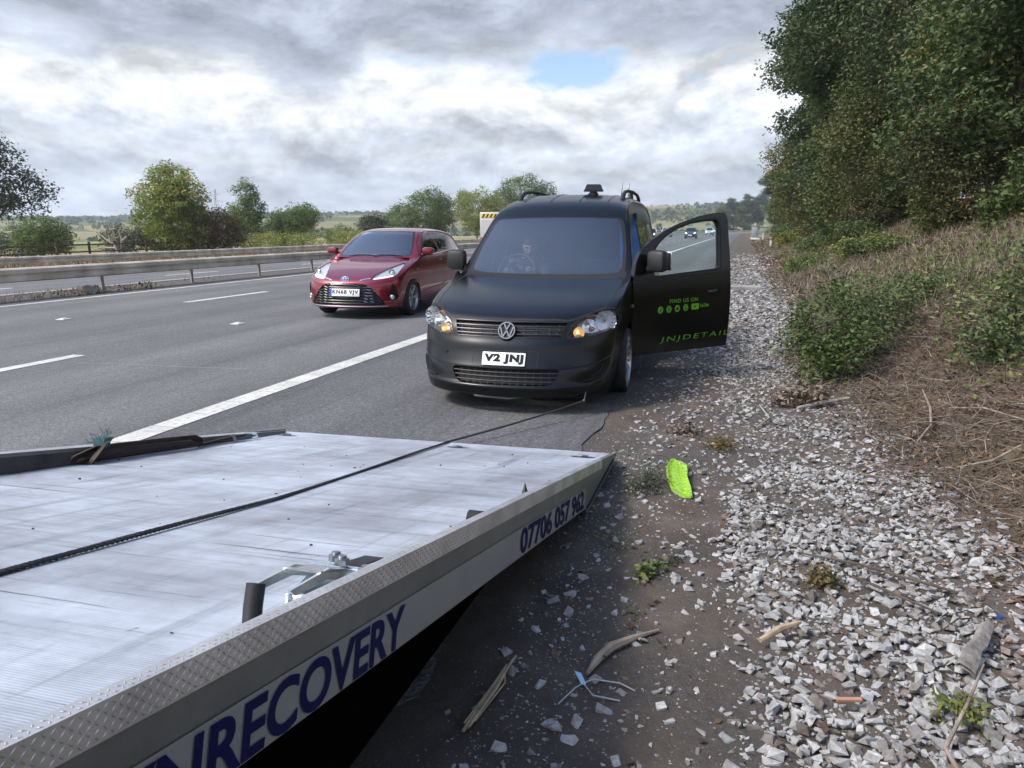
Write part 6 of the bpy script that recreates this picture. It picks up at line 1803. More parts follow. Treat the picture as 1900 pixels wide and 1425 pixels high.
    for sg in (1, -1):
        for dpoly, wpoly, hx in ((Dr, F, 2.22), (D2, Rw, 3.02)):
            nb = ring_cut(bm, dense(dpoly, 0.12, True), 0.006, (1, 2), side(sg), 1)
            wf = dense(wpoly, 0.12, True)
            gl = detach(nb, cookie(nb, wf, (1, 2)))
            d_ = bm_obj('door', nb, [M_['redpaint'], M_['gap']], RED, True)
            bm_obj('door_window', gl, M_['sidedark'], d_, True)
            b = MB(); xs = float(red_x(hx, 0.88)) * sg
            b.tube([(xs - sg * 0.004, hx - 0.08, 0.872), (xs + sg * 0.022, hx - 0.06, 0.875), (xs + sg * 0.022, hx + 0.05, 0.878), (xs - sg * 0.004, hx + 0.07, 0.878)], 0.010, 8)
            b.build('door_handle', M_['redpaint'], d_, True)
        # black B pillar
        for f in cookie(bm, [(2.30, 1.0), (2.28, 1.36), (2.39, 1.36), (2.42, 1.0)], (1, 2), side(sg)): f.material_index = 1
        b = MB(); b.tube(follow(full, dense([(1.33, 0.955), (1.9, 0.978), (2.4, 0.995), (3.2, 1.045)], 0.1), 'x', -sg, 0.002), 0.006, 6)
        b.build('waist_strip', M_['chrome'], RED, True)
        me_ = empty('wing_mirror', (sg * 0.80, 1.46, 0.985), 0, RED)
        b = MB(); b.box((sg * 0.09, 0.0, 0.055), (0.20, 0.12, 0.13), Matrix.Rotation(sg * math.radians(10), 3, 'Z'), bev=0.045); b.build('mirror_housing', M_['redpaint'], me_, True)
        b = MB(); b.tube([(-sg * 0.06, 0.0, -0.02), (sg * 0.02, 0, 0.0), (sg * 0.08, 0, 0.02)], [0.035, 0.028, 0.03], 8); b.build('mirror_arm', M_['trim'], me_, True)
        # lower crease along the doors
        b = MB(); b.tube(follow(full, dense([(1.36, 0.38), (1.8, 0.40), (2.3, 0.44), (2.85, 0.50)], 0.1), 'x', -sg, -0.004), 0.010, 8)
        b.build('door_crease', M_['redpaint'], RED, True)
        b = MB(); b.tube(follow(full, dense([(1.30, 0.20), (2.85, 0.22)], 0.2), 'x', -sg, 0.0), 0.03, 8); b.build('side_sill', M_['trim'], RED, True)
    vs, fs = fit_text("HYBRID", 0.15, 0.030, bold=0.03)
    stuck('lettering', [(1.06 + u, 0.745 + v) for u, v in vs], fs, full, 'x', -1, M_['chrome'], RED, 0.004)
    body = bm_obj('body', bm, [M_['redpaint'], M_['gap'], M_['trim']], RED, True, 45)
    # wiper across the glass base
    b = MB()
    for x0, x1 in ((-0.45, 0.08), (0.02, 0.52)):
        p = follow(full, [(x, 0.962 + 0.02 * math.sin((x - x0) / (x1 - x0) * PI)) for x in np.linspace(x0, x1, 12)], 'y', 1, 0.012)
        b.tube(p, 0.008, 6)
        b.build('wiper', M_['trim'], RED, True); b = MB()
    # inside
    b = MB(); prof = [(1.16, 0.94), (1.40, 0.95), (1.55, 0.91), (1.52, 0.6)]
    b.grid([[(x, y, z) for y, z in prof] for x in np.linspace(-0.66, 0.66, 7)]); b.box((0, 2.0, 0.25), (1.4, 2.6, 0.04))
    b.build('dashboard', M_['interior'], RED, True)
    for sx in (-0.33, 0.33):
        s_ = empty('seat', (sx, 2.05, 0.25), 0, RED)
        b = MB(); b.box((0, -0.05, 0.17), (0.46, 0.50, 0.14), bev=0.05); b.build('seat_cushion', M_['seat'], s_, True)
        b = MB(); b.box((0, 0.22, 0.46), (0.44, 0.13, 0.56), Matrix.Rotation(math.radians(-14), 3, 'X'), bev=0.05); b.box((0, 0.31, 0.83), (0.24, 0.09, 0.16), bev=0.03); b.build('seat_back', M_['seat'], s_, True)
    b = MB(); b.box((0, 3.0, 0.55), (1.25, 0.14, 0.6), Matrix.Rotation(math.radians(-14), 3, 'X'), bev=0.05); b.build('rear_bench', M_['seat'], RED, True)
    b = MB()
    for sg in (1, -1):
        for yc in (0.93, 3.25):
            prof = [(yc + 0.335 * math.cos(t), 0.29 + 0.33 * math.sin(t)) for t in np.linspace(-0.3, PI + 0.3, 16)]
            b.grid([[(sg * x, y, z) for y, z in prof] for x in (0.5, 0.77)]); b.add([(sg * 0.5, y, z) for y, z in prof], [tuple(range(16))])
    b.box((0, 1.9, 0.20), (1.0, 3.4, 0.05))
    b.build('underbody', M_['gap'], RED)
    for sg in (1, -1):
        for yc in (0.93, 3.25):
            wheel('wheel', RED, (sg * 0.735, yc, 0.295), 0.295, 0.18, 0.205, sg, 6, M_['satin'], twin=False)
M_['sidedark'] = glass('tinted_car_side_glass', (0.10, 0.12, 0.14), boost=1.3)
build_red()
# ------------------------------------------------------------------ tilted bed of the recovery truck
BO = Vector((-0.635, 4.334, 0.10))                # top of the right rail at the tail
BD = Vector((-0.016, -0.979, 0.203)).normalized() # up the bed, towards the cab
BA = Vector((-1, 0.013, -0.019)); BA = (BA - BD * BA.dot(BD)).normalized()   # across, to the left
BN = BD.cross(BA) * -1
if BN.z < 0: BN = -BN
BW = 2.385                                        # outer width
def bp(a, d, n): return BO + BA * a + BD * d + BN * n
BED = empty('recovery_truck_bed', BO)
tag(BED, 'tilted aluminium recovery truck bed with navy lettering on its side rail', 'truck bed')
def bm_local(m): m.M = Matrix.Translation(-BO)
def deck_n(d): return np.interp(d, [-0.14, 0.0, 2.0, 7.0], [-0.012, -0.02, -0.084, -0.084])
def alu(name, col, rough, groove, streak=True):
    m, nt, b = new_mat(name); N = nt.nodes; L = nt.links
    t = N.new('ShaderNodeTexCoord')
    def mapped(rot_z, sc):
        q = N.new('ShaderNodeMapping'); q.inputs['Rotation'].default_value = (0, 0, rot_z); q.inputs['Scale'].default_value = sc
        L.new(t.outputs['Object'], q.inputs[0]); return q.outputs[0]
    def noise(vec, sc, det, ro):
        n = N.new('ShaderNodeTexNoise'); n.inputs['Scale'].default_value = sc; n.inputs['Detail'].default_value = det; n.inputs['Roughness'].default_value = ro
        L.new(vec, n.inputs['Vector']); return n.outputs['Fac']
    def rmp(v, pts):
        r = N.new('ShaderNodeValToRGB'); el = r.color_ramp.elements
        while len(el) > 1: el.remove(el[-1])
        el[0].position, el[0].color = pts[0][0], (*pts[0][1], 1)
        for p, c in pts[1:]:
            e = el.new(p); e.color = (*c, 1)
        L.new(v, r.inputs[0]); return r.outputs[0]
    def mul(a, c, f=1.0):
        x = N.new('ShaderNodeMix'); x.data_type = 'RGBA'; x.blend_type = 'MULTIPLY'; x.inputs['Factor'].default_value = f
        L.new(a, x.inputs['A']); L.new(c, x.inputs['B']); return x.outputs['Result']
    g3 = lambda v: (v, v, v)
    c = rmp(noise(t.outputs['Object'], 1.6, 6, 0.6), [(0.3, tuple(q * 0.88 for q in col)), (0.7, tuple(min(1, q * 1.08) for q in col))])
    if streak:
        # skid marks and scuffs dragged over the boards, grimy patches
        c = mul(c, rmp(noise(mapped(0.06, (0.9, 15, 6)), 1.0, 7, 0.75), [(0.30, g3(0.40)), (0.40, g3(0.88)), (0.55, g3(1.03))]))
        c = mul(c, rmp(noise(mapped(-0.14, (1.3, 34, 10)), 1.0, 5, 0.7), [(0.31, g3(0.26)), (0.40, g3(1.0))]))
        c = mul(c, rmp(noise(mapped(0.0, (16, 0.7, 3)), 1.0, 5, 0.7), [(0.30, g3(0.62)), (0.46, g3(1.0))]))
        c = mul(c, rmp(noise(t.outputs['Object'], 1.1, 8, 0.7), [(0.34, (0.50, 0.48, 0.47)), (0.60, g3(1.0))]))
        c = mul(c, rmp(noise(t.outputs['Object'], 16, 3, 0.5), [(0.20, g3(0.25)), (0.245, g3(1.0))]))
    else:
        c = mul(c, rmp(noise(t.outputs['Object'], 7, 7, 0.7), [(0.3, g3(0.80)), (0.6, g3(1.05))]))
    L.new(c, b.inputs['Base Color'])
    b.inputs['Metallic'].default_value = 0.35; b.inputs['Roughness'].default_value = rough
    if groove:
        w = N.new('ShaderNodeTexWave'); w.wave_type = 'BANDS'; w.bands_direction = 'Y'; w.inputs['Scale'].default_value = 42
        L.new(t.outputs['Object'], w.inputs['Vector'])
        bp_ = N.new('ShaderNodeBump'); bp_.inputs['Strength'].default_value = 0.22; bp_.inputs['Distance'].default_value = 0.002
        L.new(w.outputs['Fac'], bp_.inputs['Height']); L.new(bp_.outputs[0], b.inputs['Normal'])
    return m
M_['deck'] = alu('scuffed_ribbed_aluminium', (0.60, 0.645, 0.71), 0.45, True)
M_['fascia'] = alu('dull_painted_side', (0.175, 0.180, 0.170), 0.45, False, False)
M_['tread'] = plain('tread_plate', (0.58, 0.57, 0.56), 0.38, metal=0.75, var=(8, 0.2))
M_['band'] = plain('pale_vinyl_band', (0.245, 0.25, 0.242), 0.4, var=(6, 0.06))
M_['grime'] = plain('grimy_steel', (0.055, 0.05, 0.047), 0.6, metal=0.4, var=(7, 0.4), bump=(60, 0.4, 0.003))
def build_bed():
    DMAX = 5.6
    # deck boards
    m = MB(); bm_local(m)
    ds = [-0.14, 0.0] + list(np.linspace(0.25, 2.0, 8)) + [3.2, 4.4, DMAX]
    m.grid([[bp(a, d, float(deck_n(d))) for d in ds] for a in np.linspace(0.04, BW - 0.04, 12)])
    m.grid([[bp(a, d, float(deck_n(d)) - 0.035 - (0.0 if d < 0 else 0.0)) for d in ds] for a in np.linspace(0.04, BW - 0.04, 3)])
    m.grid([[bp(a, -0.14, n) for n in (-0.012, -0.047)] for a in np.linspace(0.04, BW - 0.04, 12)])
    o = m.build('deck', M_['deck'], BED)
    # low rails with tread plate, left and right
    def lozenges(mb, fn, u0, u1, v0, v1, pu, pv, h, l, w):
        i = 0; u = u0
        while u < u1:
            j = 0; v = v0
            while v < v1 - 1e-6:
                s = 1 if (i + j) % 2 else -1; c, k = math.cos(0.72 * s), math.sin(0.72 * s)
                q = [(-l, 0), (0, -w), (l, 0), (0, w)]
                P = [fn(u + a * c - b_ * k, v + a * k + b_ * c, 0.0) for a, b_ in q] + [fn(u, v, h)]
                mb.add(P, [(0, 1, 4), (1, 2, 4), (2, 3, 4), (3, 0, 4)])
                v += pv; j += 1
            u += pu; i += 1
    for right in (True, False):
        a0 = 0.0 if right else BW; s = 1 if right else -1
        re = empty('side_rail', (0, 0, 0), 0, BED)
        m = MB(); bm_local(m)
        # hollow-section rail: outer skin, top flange, inner wall
        tw = 0.026 if right else 0.078
        def sec(d):
            k = min(1.0, max(0.0, (d + 0.02) / 0.80))
            low = -0.028 - 0.178 * k
            return [(0.0, low), (0.0, 0.0), (tw, 0.0), (tw + 0.004, -0.012 - 0.08 * min(1, max(0, d) / 1.9)), (tw + 0.004, low), (0.0, low)]
        dl = [-0.06, 0.0] + list(np.linspace(0.1, 0.78, 8)) + list(np.linspace(1.0, DMAX, 14))
        m.grid([[bp(a0 + s * a, d, n) for a, n in sec(d)] for d in dl])
        m.build('fascia', M_['fascia'], re)
        # angle of tread plate over the top edge
        t_ = MB(); bm_local(t_)
        t_.grid([[bp(a0 + s * a, d, n) for a, n in ((-0.0025, -0.047), (-0.0025, 0.0025), (tw, 0.0025))] for d in np.linspace(0.42 if right else 0.22, DMAX, 30)])
        if right:
            lozenges(t_, lambda u, v, h: bp(a0 - 0.0027 - h, u, v), 0.44, 4.4, -0.040, -0.004, 0.0120, 0.0088, 0.0011, 0.0052, 0.0017)
        lozenges(t_, lambda u, v, h: bp(a0 + s * v, u, 0.0027 + h), 0.30 if not right else 0.44, 4.4 if right else 3.4, 0.005, tw - 0.003, 0.0130 if right else 0.020, 0.0100, 0.0011, 0.0052, 0.0018)
        t_.build('tread_strip', M_['tread'], re)
        if right:
            v_ = MB(); bm_local(v_)
            v_.grid([[bp(-0.0028, d, n) for n in (-0.203, -0.102)] for d in np.linspace(0.86, DMAX, 12)])
            v_.build('lettering_band', M_['band'], re)
            for txt, d_left, d_right, n0, n1 in (("07706 057 962", 1.885 * 1.057, 0.850 * 1.057, -0.196, -0.104), ("BREAKDOWNRECOVERY", 4.44, 2.772 * 1.057, -0.201, -0.1085)):
                vs, fs = fit_text(txt, d_left - d_right, n1 - n0, bold=0.030 if txt[0] == '0' else 0.026, shear=0.0 if txt[0] == '0' else 0.07, space=1.0)
                l_ = MB(); bm_local(l_)
                l_.add([bp(-0.0052, d_left - u, n0 + v) for u, v in vs], fs)
                l_.build('lettering', M_['blueink'], re, fix=False)
            c_ = MB(); bm_local(c_)
            c_.tube([bp(-0.003, 0.80, -0.205), bp(-0.003, 0.42, -0.115), bp(-0.003, 0.05, -0.030)], 0.006, 6)
            c_.build('tail_seam', M_['gap'], re)
            # thin wedge plate below the seam
            w_ = MB(); bm_local(w_)
            w_.add([bp(0.004, 0.02, -0.03), bp(0.004, 0.80, -0.21), bp(0.004, 0.76, -0.248), bp(0.004, 0.05, -0.075), bp(0.03, 0.02, -0.03), bp(0.03, 0.80, -0.21), bp(0.03, 0.76, -0.248), bp(0.03, 0.05, -0.075)],
                   [(0, 1, 2, 3), (7, 6, 5, 4), (0, 4, 5, 1), (2, 6, 7, 3), (1, 5, 6, 2), (0, 3, 7, 4)])
            w_.build('tail_plate', M_['fascia'], re)
        else:
            e_ = MB(); bm_local(e_)
            e_.add([bp(BW - 0.05, -0.10, 0.008), bp(BW + 0.006, -0.10, 0.008), bp(BW + 0.006, 0.26, 0.010), bp(BW - 0.05, 0.18, 0.010), bp(BW - 0.05, -0.10, -0.02), bp(BW + 0.006, -0.10, -0.05), bp(BW + 0.006, 0.26, -0.06), bp(BW - 0.05, 0.18, -0.05)],
                   [(0, 1, 2, 3), (4, 7, 6, 5), (0, 4, 5, 1), (1, 5, 6, 2), (2, 6, 7, 3), (3, 7, 4, 0)])
            e_.build('end_cap', M_['satin'], re)
    # dark inner channel along the left rail
    m = MB(); bm_local(m)
    m.grid([[bp(BW - a, d, n) for a, n in ((0.083, -0.010 - 0.004), (0.098, -0.03 - 0.02 * min(1, d / 2)), (0.104, float(deck_n(d)) + 0.003))] for d in np.linspace(0.5, DMAX, 14)])
    m.build('inner_channel', M_['grime'], BED)
    # recessed tie-down plates near the tail
    for a, d in ((0.17, 0.10), (0.98, 0.06), (2.22, 0.05)):
        t_ = MB(); bm_local(t_)
        n0 = float(deck_n(d)) + 0.002
        t_.lathe([(0, 0.03)], 'Z', 3) if False else None
        ring = [bp(a + 0.075 * math.cos(q) * (1 if abs(math.cos(q)) < .8 else 1.0), d + 0.034 * math.sin(q), n0) for q in np.linspace(0, 2 * PI, 18, endpoint=False)]
        t_.add(ring, [tuple(range(18))])
        t_.tube([bp(a - 0.03, d - 0.005, n0 + 0.004), bp(a, d + 0.012, n0 + 0.008), bp(a + 0.03, d - 0.005, n0 + 0.004)], 0.006, 6)
        t_.build('tie_down', M_['satin'], BED)
    # unseen panels added to block light under the upper bed; rear wheels follow
    m = MB(); bm_local(m)
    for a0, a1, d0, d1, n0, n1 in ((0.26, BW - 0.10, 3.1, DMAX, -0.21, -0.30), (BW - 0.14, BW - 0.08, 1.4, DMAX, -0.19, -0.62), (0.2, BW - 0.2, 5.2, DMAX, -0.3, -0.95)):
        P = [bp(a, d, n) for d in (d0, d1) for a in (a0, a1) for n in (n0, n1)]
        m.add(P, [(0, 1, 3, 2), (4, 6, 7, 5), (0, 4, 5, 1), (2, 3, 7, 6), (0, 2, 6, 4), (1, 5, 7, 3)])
    m.build('added_light_blocker', M_['gap'], BED)
    # added black panel below the rail, standing in for deep shade under the bed
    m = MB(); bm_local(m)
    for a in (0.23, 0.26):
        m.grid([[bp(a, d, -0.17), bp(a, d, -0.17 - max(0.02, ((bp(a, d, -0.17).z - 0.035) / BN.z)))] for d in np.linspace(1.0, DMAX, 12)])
    m.build('added_shade_panel', plain('shade_panel_black', (0.003, 0.003, 0.003), 1.0, spec=0.0), BED)
    for a in (0.22, BW - 0.22):
        q = bp(a, 4.75, 0) - BO; q.z = 0.36 - BO.z
        wheel('wheel', BED, q, 0.36, 0.22, 0.22, 1 if a < 1 else -1, 6, M_['satin'], twin=False)
    # chassis rails and cross-members below
    for a in (0.75, 1.65):
        m = MB(); bm_local(m)
        P = [bp(a + x, d, n) for d in (0.5, DMAX) for x in (-0.05, 0.05) for n in (-0.125, -0.26 if d > 1 else -0.16)]
        m.add(P, [(0, 1, 3, 2), (4, 6, 7, 5), (0, 4, 5, 1), (2, 3, 7, 6), (0, 2, 6, 4), (1, 5, 7, 3)])
        m.build('chassis_beam', M_['grime'], BED)
    for d in (1.2, 2.2, 3.2, 4.2, 5.2):
        m = MB(); bm_local(m)
        P = [bp(a, d + x, n) for a in (0.05, BW - 0.05) for x in (-0.03, 0.03) for n in (-0.122, -0.19)]
        m.add(P, [(0, 1, 3, 2), (4, 6, 7, 5), (0, 4, 5, 1), (2, 3, 7, 6), (0, 2, 6, 4), (1, 5, 7, 3)])
        m.build('cross_member', M_['grime'], BED)
build_bed()

# winch cable over the deck to the van's nose
def build_cable():
    pts = []
    a0, d0 = 0.803 * 1.06 + 0.02, 3.05 * 1.057
    for t in np.linspace(-0.55, 1, 30):
        a = a0 + (1.115 - a0) * t; d = d0 + (-0.13 - d0) * t
        pts.append(bp(a, d, float(deck_n(d)) + 0.0065 + 0.003 * math.sin(9 * t)))
    e0 = pts[-1]; e1 = Vector((-1.065, 5.60, 0.118))
    for t in np.linspace(0.08, 1, 12):
        q = e0.lerp(e1, t); q.z -= 0.012 * math.sin(PI * t); pts.append(q)
    m = MB(); m.tube(pts, 0.0058, 8)
    # strands laid round the core
    dense_pts = []
    for i in range(len(pts) - 1):
        k = max(1, int((pts[i + 1] - pts[i]).length / 0.012))
        dense_pts += [pts[i].lerp(pts[i + 1], j / k) for j in range(k)]
    for s in range(4):
        hel = []; L_ = 0
        for i in range(len(dense_pts) - 1):
            t = (dense_pts[i + 1] - dense_pts[i]).normalized(); u = t.cross(Vector((0, 0, 1))).normalized(); w = t.cross(u)
            L_ += (dense_pts[i + 1] - dense_pts[i]).length
            an = L_ * 2 * PI / 0.075 + s * PI / 2
            hel.append(dense_pts[i] + (u * math.cos(an) + w * math.sin(an)) * 0.0052)
        m.tube(hel, 0.0031, 4)
    ce = empty('winch_cable', e1)
    m.M = Matrix.Identity(4)
    m.v = [tuple(Vector(v) - e1) for v in m.v]
    m.build('rope', plain('dark_steel_rope', (0.065, 0.060, 0.062), 0.45, metal=0.4), ce, True)
    h = MB(); h.M = Matrix.Rotation(0.5, 4, 'X'); h.lathe([(0.008 * math.cos(q), 0.013 + 0.004 * math.sin(q)) for q in np.linspace(0, 2 * PI, 8, endpoint=False)], 'X', 16, closed=True)
    h.tube([(0, 0.0, 0.0), (0, 0.05, 0.012), (0, 0.09, 0.03)], 0.006, 6)
    h.build('hook', M_['darkalloy'], ce, True)
    tag(ce, 'dark twisted winch cable running over the deck to the nose of the van', 'cable')
build_cable()

# ratchet with its black grip at the right rail
def build_ratchet():
    e = empty('ratchet_strap', bp(0.2, 2.95, -0.08))
    o = e.location
    def P(a, d, n): return bp(a - 0.052, 3.285 - (3.18 - d) * 0.66, n * 0.78 - 0.046) - o
    def plate(m, pts, a0, a1):
        n = len(pts); vs = [P(a0, d, q) for d, q in pts] + [P(a1, d, q) for d, q in pts]
        m.add(vs, [tuple(range(n)), tuple(reversed(range(n, 2 * n)))] + [(i, i + n, (i + 1) % n + n, (i + 1) % n) for i in range(n)])
    grip = MB(); grip.tube([P(0.09, 3.17, 0.028), P(0.10, 3.165, -0.035)], 0.0, 3) if False else None
    g = MB(); g.tube([P(0.20, 3.165, 0.062), P(0.198, 3.18, 0.01), P(0.19, 3.20, -0.05)], 0.018, 12)
    g.build('grip', M_['trim'], e, True)
    h = MB()
    for a0 in (0.12, 0.20):
        h.add([P(a0, 3.18, 0.058), P(a0, 3.15, 0.040), P(a0, 2.98, 0.045), P(a0, 2.80, 0.005), P(a0, 2.78, 0.03), P(a0, 2.97, 0.072),
               P(a0 + 0.006, 3.18, 0.058), P(a0 + 0.006, 3.15, 0.040), P(a0 + 0.006, 2.98, 0.045), P(a0 + 0.006, 2.80, 0.005), P(a0 + 0.006, 2.78, 0.03), P(a0 + 0.006, 2.97, 0.072)],
              [(0, 1, 2, 5), (2, 3, 4, 5), (6, 11, 8, 7), (8, 11, 10, 9), (0, 6, 7, 1), (1, 7, 8, 2), (2, 8, 9, 3), (3, 9, 10, 4), (4, 10, 11, 5), (5, 11, 6, 0)])
    h.add([P(0.12, 3.02, 0.073), P(0.206, 3.02, 0.073), P(0.206, 2.86, 0.052), P(0.12, 2.86, 0.052), P(0.12, 3.02, 0.068), P(0.206, 3.02, 0.068), P(0.206, 2.86, 0.047), P(0.12, 2.86, 0.047)],
          [(0, 1, 2, 3), (7, 6, 5, 4), (0, 4, 5, 1), (1, 5, 6, 2), (2, 6, 7, 3), (3, 7, 4, 0)])
    h.build('lever', M_['bright'], e)
    f = MB()
    for a0 in (0.105, 0.222):
        f.add([P(a0, 2.95, -0.055), P(a0, 2.66, -0.055), P(a0, 2.66, 0.0), P(a0, 2.78, 0.035), P(a0, 2.95, -0.02), P(a0 + 0.005, 2.95, -0.055), P(a0 + 0.005, 2.66, -0.055), P(a0 + 0.005, 2.66, 0.0), P(a0 + 0.005, 2.78, 0.035), P(a0 + 0.005, 2.95, -0.02)],
              [(0, 1, 2, 3, 4), (9, 8, 7, 6, 5), (0, 5, 6, 1), (1, 6, 7, 2), (2, 7, 8, 3), (3, 8, 9, 4), (4, 9, 5, 0)])
    f.tube([P(0.095, 2.785, 0.02), P(0.235, 2.785, 0.02)], 0.016, 12)
    f.tube([P(0.095, 2.92, -0.03), P(0.235, 2.92, -0.03)], 0.010, 10)
    f.build('frame', M_['bright'], e, True)
    for a, d, n, r_ in ((0.10, 2.785, 0.022, 0.019), (0.155, 2.80, 0.045, 0.016), (0.185, 2.76, 0.045, 0.016)):
        b = MB(); b.tube([P(a, d, n), P(a, d, n + 0.018)], r_, 6); b.tube([P(a, d, n + 0.018), P(a, d, n + 0.026)], r_ * 0.62, 10); b.build('bolt', M_['satin'], e, True)
    b = MB(); b.tube([P(0.075, 2.955, -0.012), P(0.075, 2.955, 0.022)], 0.022, 14); b.tube([P(0.075, 2.955, 0.022), P(0.075, 2.955, 0.032)], 0.015, 6)
    b.build('bolt', M_['satin'], e, True)
    w = MB()
    def web(pts, wd=0.05, th=0.004):
        for i in range(len(pts) - 1):
            (a, d, n), (a2, d2, n2) = pts[i], pts[i + 1]
            w.add([P(a - wd / 2, d, n), P(a + wd / 2, d, n), P(a2 + wd / 2, d2, n2), P(a2 - wd / 2, d2, n2), P(a - wd / 2, d, n - th), P(a + wd / 2, d, n - th), P(a2 + wd / 2, d2, n2 - th), P(a2 - wd / 2, d2, n2 - th)],
                  [(0, 1, 2, 3), (7, 6, 5, 4), (0, 4, 5, 1), (1, 5, 6, 2), (2, 6, 7, 3), (3, 7, 4, 0)])
    web([(0.165, 2.77, 0.01), (0.16, 2.68, 0.03), (0.15, 2.58, 0.03), (0.13, 2.46, -0.01), (0.11, 2.36, -0.06)])
    web([(0.12, 2.93, -0.02), (0.11, 3.05, -0.045), (0.10, 3.25, -0.07), (0.09, 3.6, -0.078), (0.09, 3.9, -0.08)])
    w.build('webbing', plain('black_webbing', (0.02, 0.02, 0.024), 0.8, bump=(400, 0.4, 0.001)), e)
    v = MB(); w = v
    web([(0.16, 2.90, -0.01), (0.14, 3.0, -0.03), (0.11, 3.08, -0.068)], 0.035)
    v.build('teal_webbing', plain('teal_webbing', (0.03, 0.16, 0.20), 0.8), e)
    tag(e, 'zinc ratchet tensioner with a black grip tucked behind the near side rail', 'ratchet strap')
M_['bright'] = plain('bright_zinc', (0.72, 0.76, 0.76), 0.25, metal=0.85, var=(20, 0.15))
build_ratchet()

# folded brown strap bundled along the left rail
def build_bundle():
    o = bp(2.3, 1.0, 0.0)
    e = empty('folded_strap', o)
    def P(a, d, n): return bp(a - 0.048, d, n + 0.012) - o
    brown = plain('dirty_brown_webbing', (0.055, 0.035, 0.027), 0.85, var=(9, 0.4), bump=(300, 0.5, 0.002))
    m = MB()
    def web(pts, wd, th=0.012, tilt=0.5):
        rows = []
        for a, d, n in pts:
            rows.append([P(a, d, n), P(a - wd * (1 - tilt), d, n + wd * tilt), P(a - wd * (1 - tilt) - th, d, n + wd * tilt), P(a - th, d, n)])
        for i in range(len(rows) - 1):
            m.add(rows[i] + rows[i + 1], [(0, 1, 5, 4), (1, 2, 6, 5), (2, 3, 7, 6), (3, 0, 4, 7)])
        m.add(rows[0], [(0, 1, 2, 3)]); m.add(rows[-1], [(0, 1, 2, 3)])
    web([(2.345, 1.72, -0.07), (2.338, 1.60, -0.03), (2.335, 1.45, -0.022), (2.332, 1.15, -0.015), (2.33, 0.92, -0.012), (2.325, 0.87, -0.03), (2.325, 0.86, -0.06)], 0.055)
    web([(2.322, 1.70, -0.078), (2.315, 1.5, -0.065), (2.312, 1.2, -0.055), (2.310, 0.92, -0.045), (2.318, 0.86, -0.05)], 0.045)
    web([(2.32, 0.86, -0.055), (2.325, 0.7, -0.04), (2.328, 0.58, -0.03), (2.33, 0.44, -0.022)], 0.038)
    web([(2.30, 1.66, -0.085), (2.335, 1.56, -0.02), (2.345, 1.50, 0.012)], 0.05, 0.03)
    m.build('webbing', brown, e)
    k = MB()
    k.M = Matrix.Translation(P(2.325, 1.545, 0.012))
    r_ = np.random.default_rng(3); V0, F0 = rock_shape(r_, 16, 0.9)
    k.add([tuple(v * np.array([0.028, 0.05, 0.05])) for v in V0], [tuple(f) for f in F0])
    for q in range(12):
        d_ = rand_unit(1, r_)[0] * 0.055; d_[2] = abs(d_[2]); k.tube([tuple(d_ * 0.5), tuple(d_ * 1.0 + r_.normal(0, 0.008, 3)), tuple(d_ * 1.35)], 0.0018, 4)
    k.build('knot', plain('frayed_teal_cloth', (0.05, 0.12, 0.125), 0.9, var=(30, 0.3)), e)
    h = MB(); h.tube([P(2.33, 0.44, -0.005), P(2.31, 0.40, 0.0), P(2.29, 0.36, -0.012), P(2.30, 0.33, -0.03), P(2.325, 0.35, -0.038)], 0.007, 8)
    h.build('hook', M_['bright'], e, True)
    t = MB(); t.add([P(2.285, 0.585, -0.045), P(2.285, 0.555, -0.045), P(2.310, 0.555, 0.0), P(2.310, 0.585, 0.0), P(2.281, 0.585, -0.045), P(2.281, 0.555, -0.045), P(2.306, 0.555, 0.0), P(2.306, 0.585, 0.0)], [(0, 1, 2, 3), (7, 6, 5, 4), (0, 4, 5, 1), (1, 5, 6, 2), (2, 6, 7, 3), (3, 7, 4, 0)])
    t.build('care_label', M_['band'], e)
    tag(e, 'dirty brown folded strap with a frayed teal knot lying along the far left rail', 'strap')
build_bundle()
# two dark fittings poking up behind the right rail
o = bp(0.10, 2.17, -0.082); m = MB(); m.M = Matrix.Identity(4)
m.lathe([(-0.025, 0.0), (-0.025, 0.030), (0.025, 0.030), (0.025, 0.0)], 'X', 18)
f = m.build('strap_roll', plain('black_strap_roll', (0.016, 0.016, 0.018), 0.8), None, True); f.location = o + BN * 0.03
tag(f, 'small black roll of strap behind the side rail, nearer of two dark fittings', 'strap roll')
o = bp(0.10, 1.60, -0.058); m = MB()
vs = [Vector((-0.02, 0.03, -0.02)), Vector((0.02, 0.03, -0.02)), Vector((0.025, -0.045, -0.02)), Vector((-0.015, -0.045, -0.02)), Vector((0.0, 0.012, 0.062)), Vector((0.008, -0.022, 0.03))]
m.add(vs, [(0, 1, 4), (1, 2, 5, 4), (2, 3, 5), (3, 0, 4, 5), (0, 3, 2, 1)])
f = m.build('broken_bracket', plain('rusty_dark_bracket', (0.07, 0.055, 0.05), 0.7, var=(40, 0.5)), None); f.location = o
tag(f, 'pointed rusty bracket sticking up behind the side rail near its tail', 'bracket')
# crumbs of dirt and rubber on the deck
r_ = np.random.default_rng(12); m = MB()
for k in range(60):
    a, d = r_.uniform(0.12, BW - 0.15), r_.uniform(0.2, 4.4); c = bp(a, d, float(deck_n(d)) + 0.002); s_ = 0.0022 * (3.2 ** r_.uniform())
    V0, F0 = rock_shape(r_, 10, 0.6); m.add([tuple(Vector(v * s_) + c) for v in V0], [tuple(f) for f in F0])
tag(m.build('deck_grit', M_['grime'], None), kind='stuff')
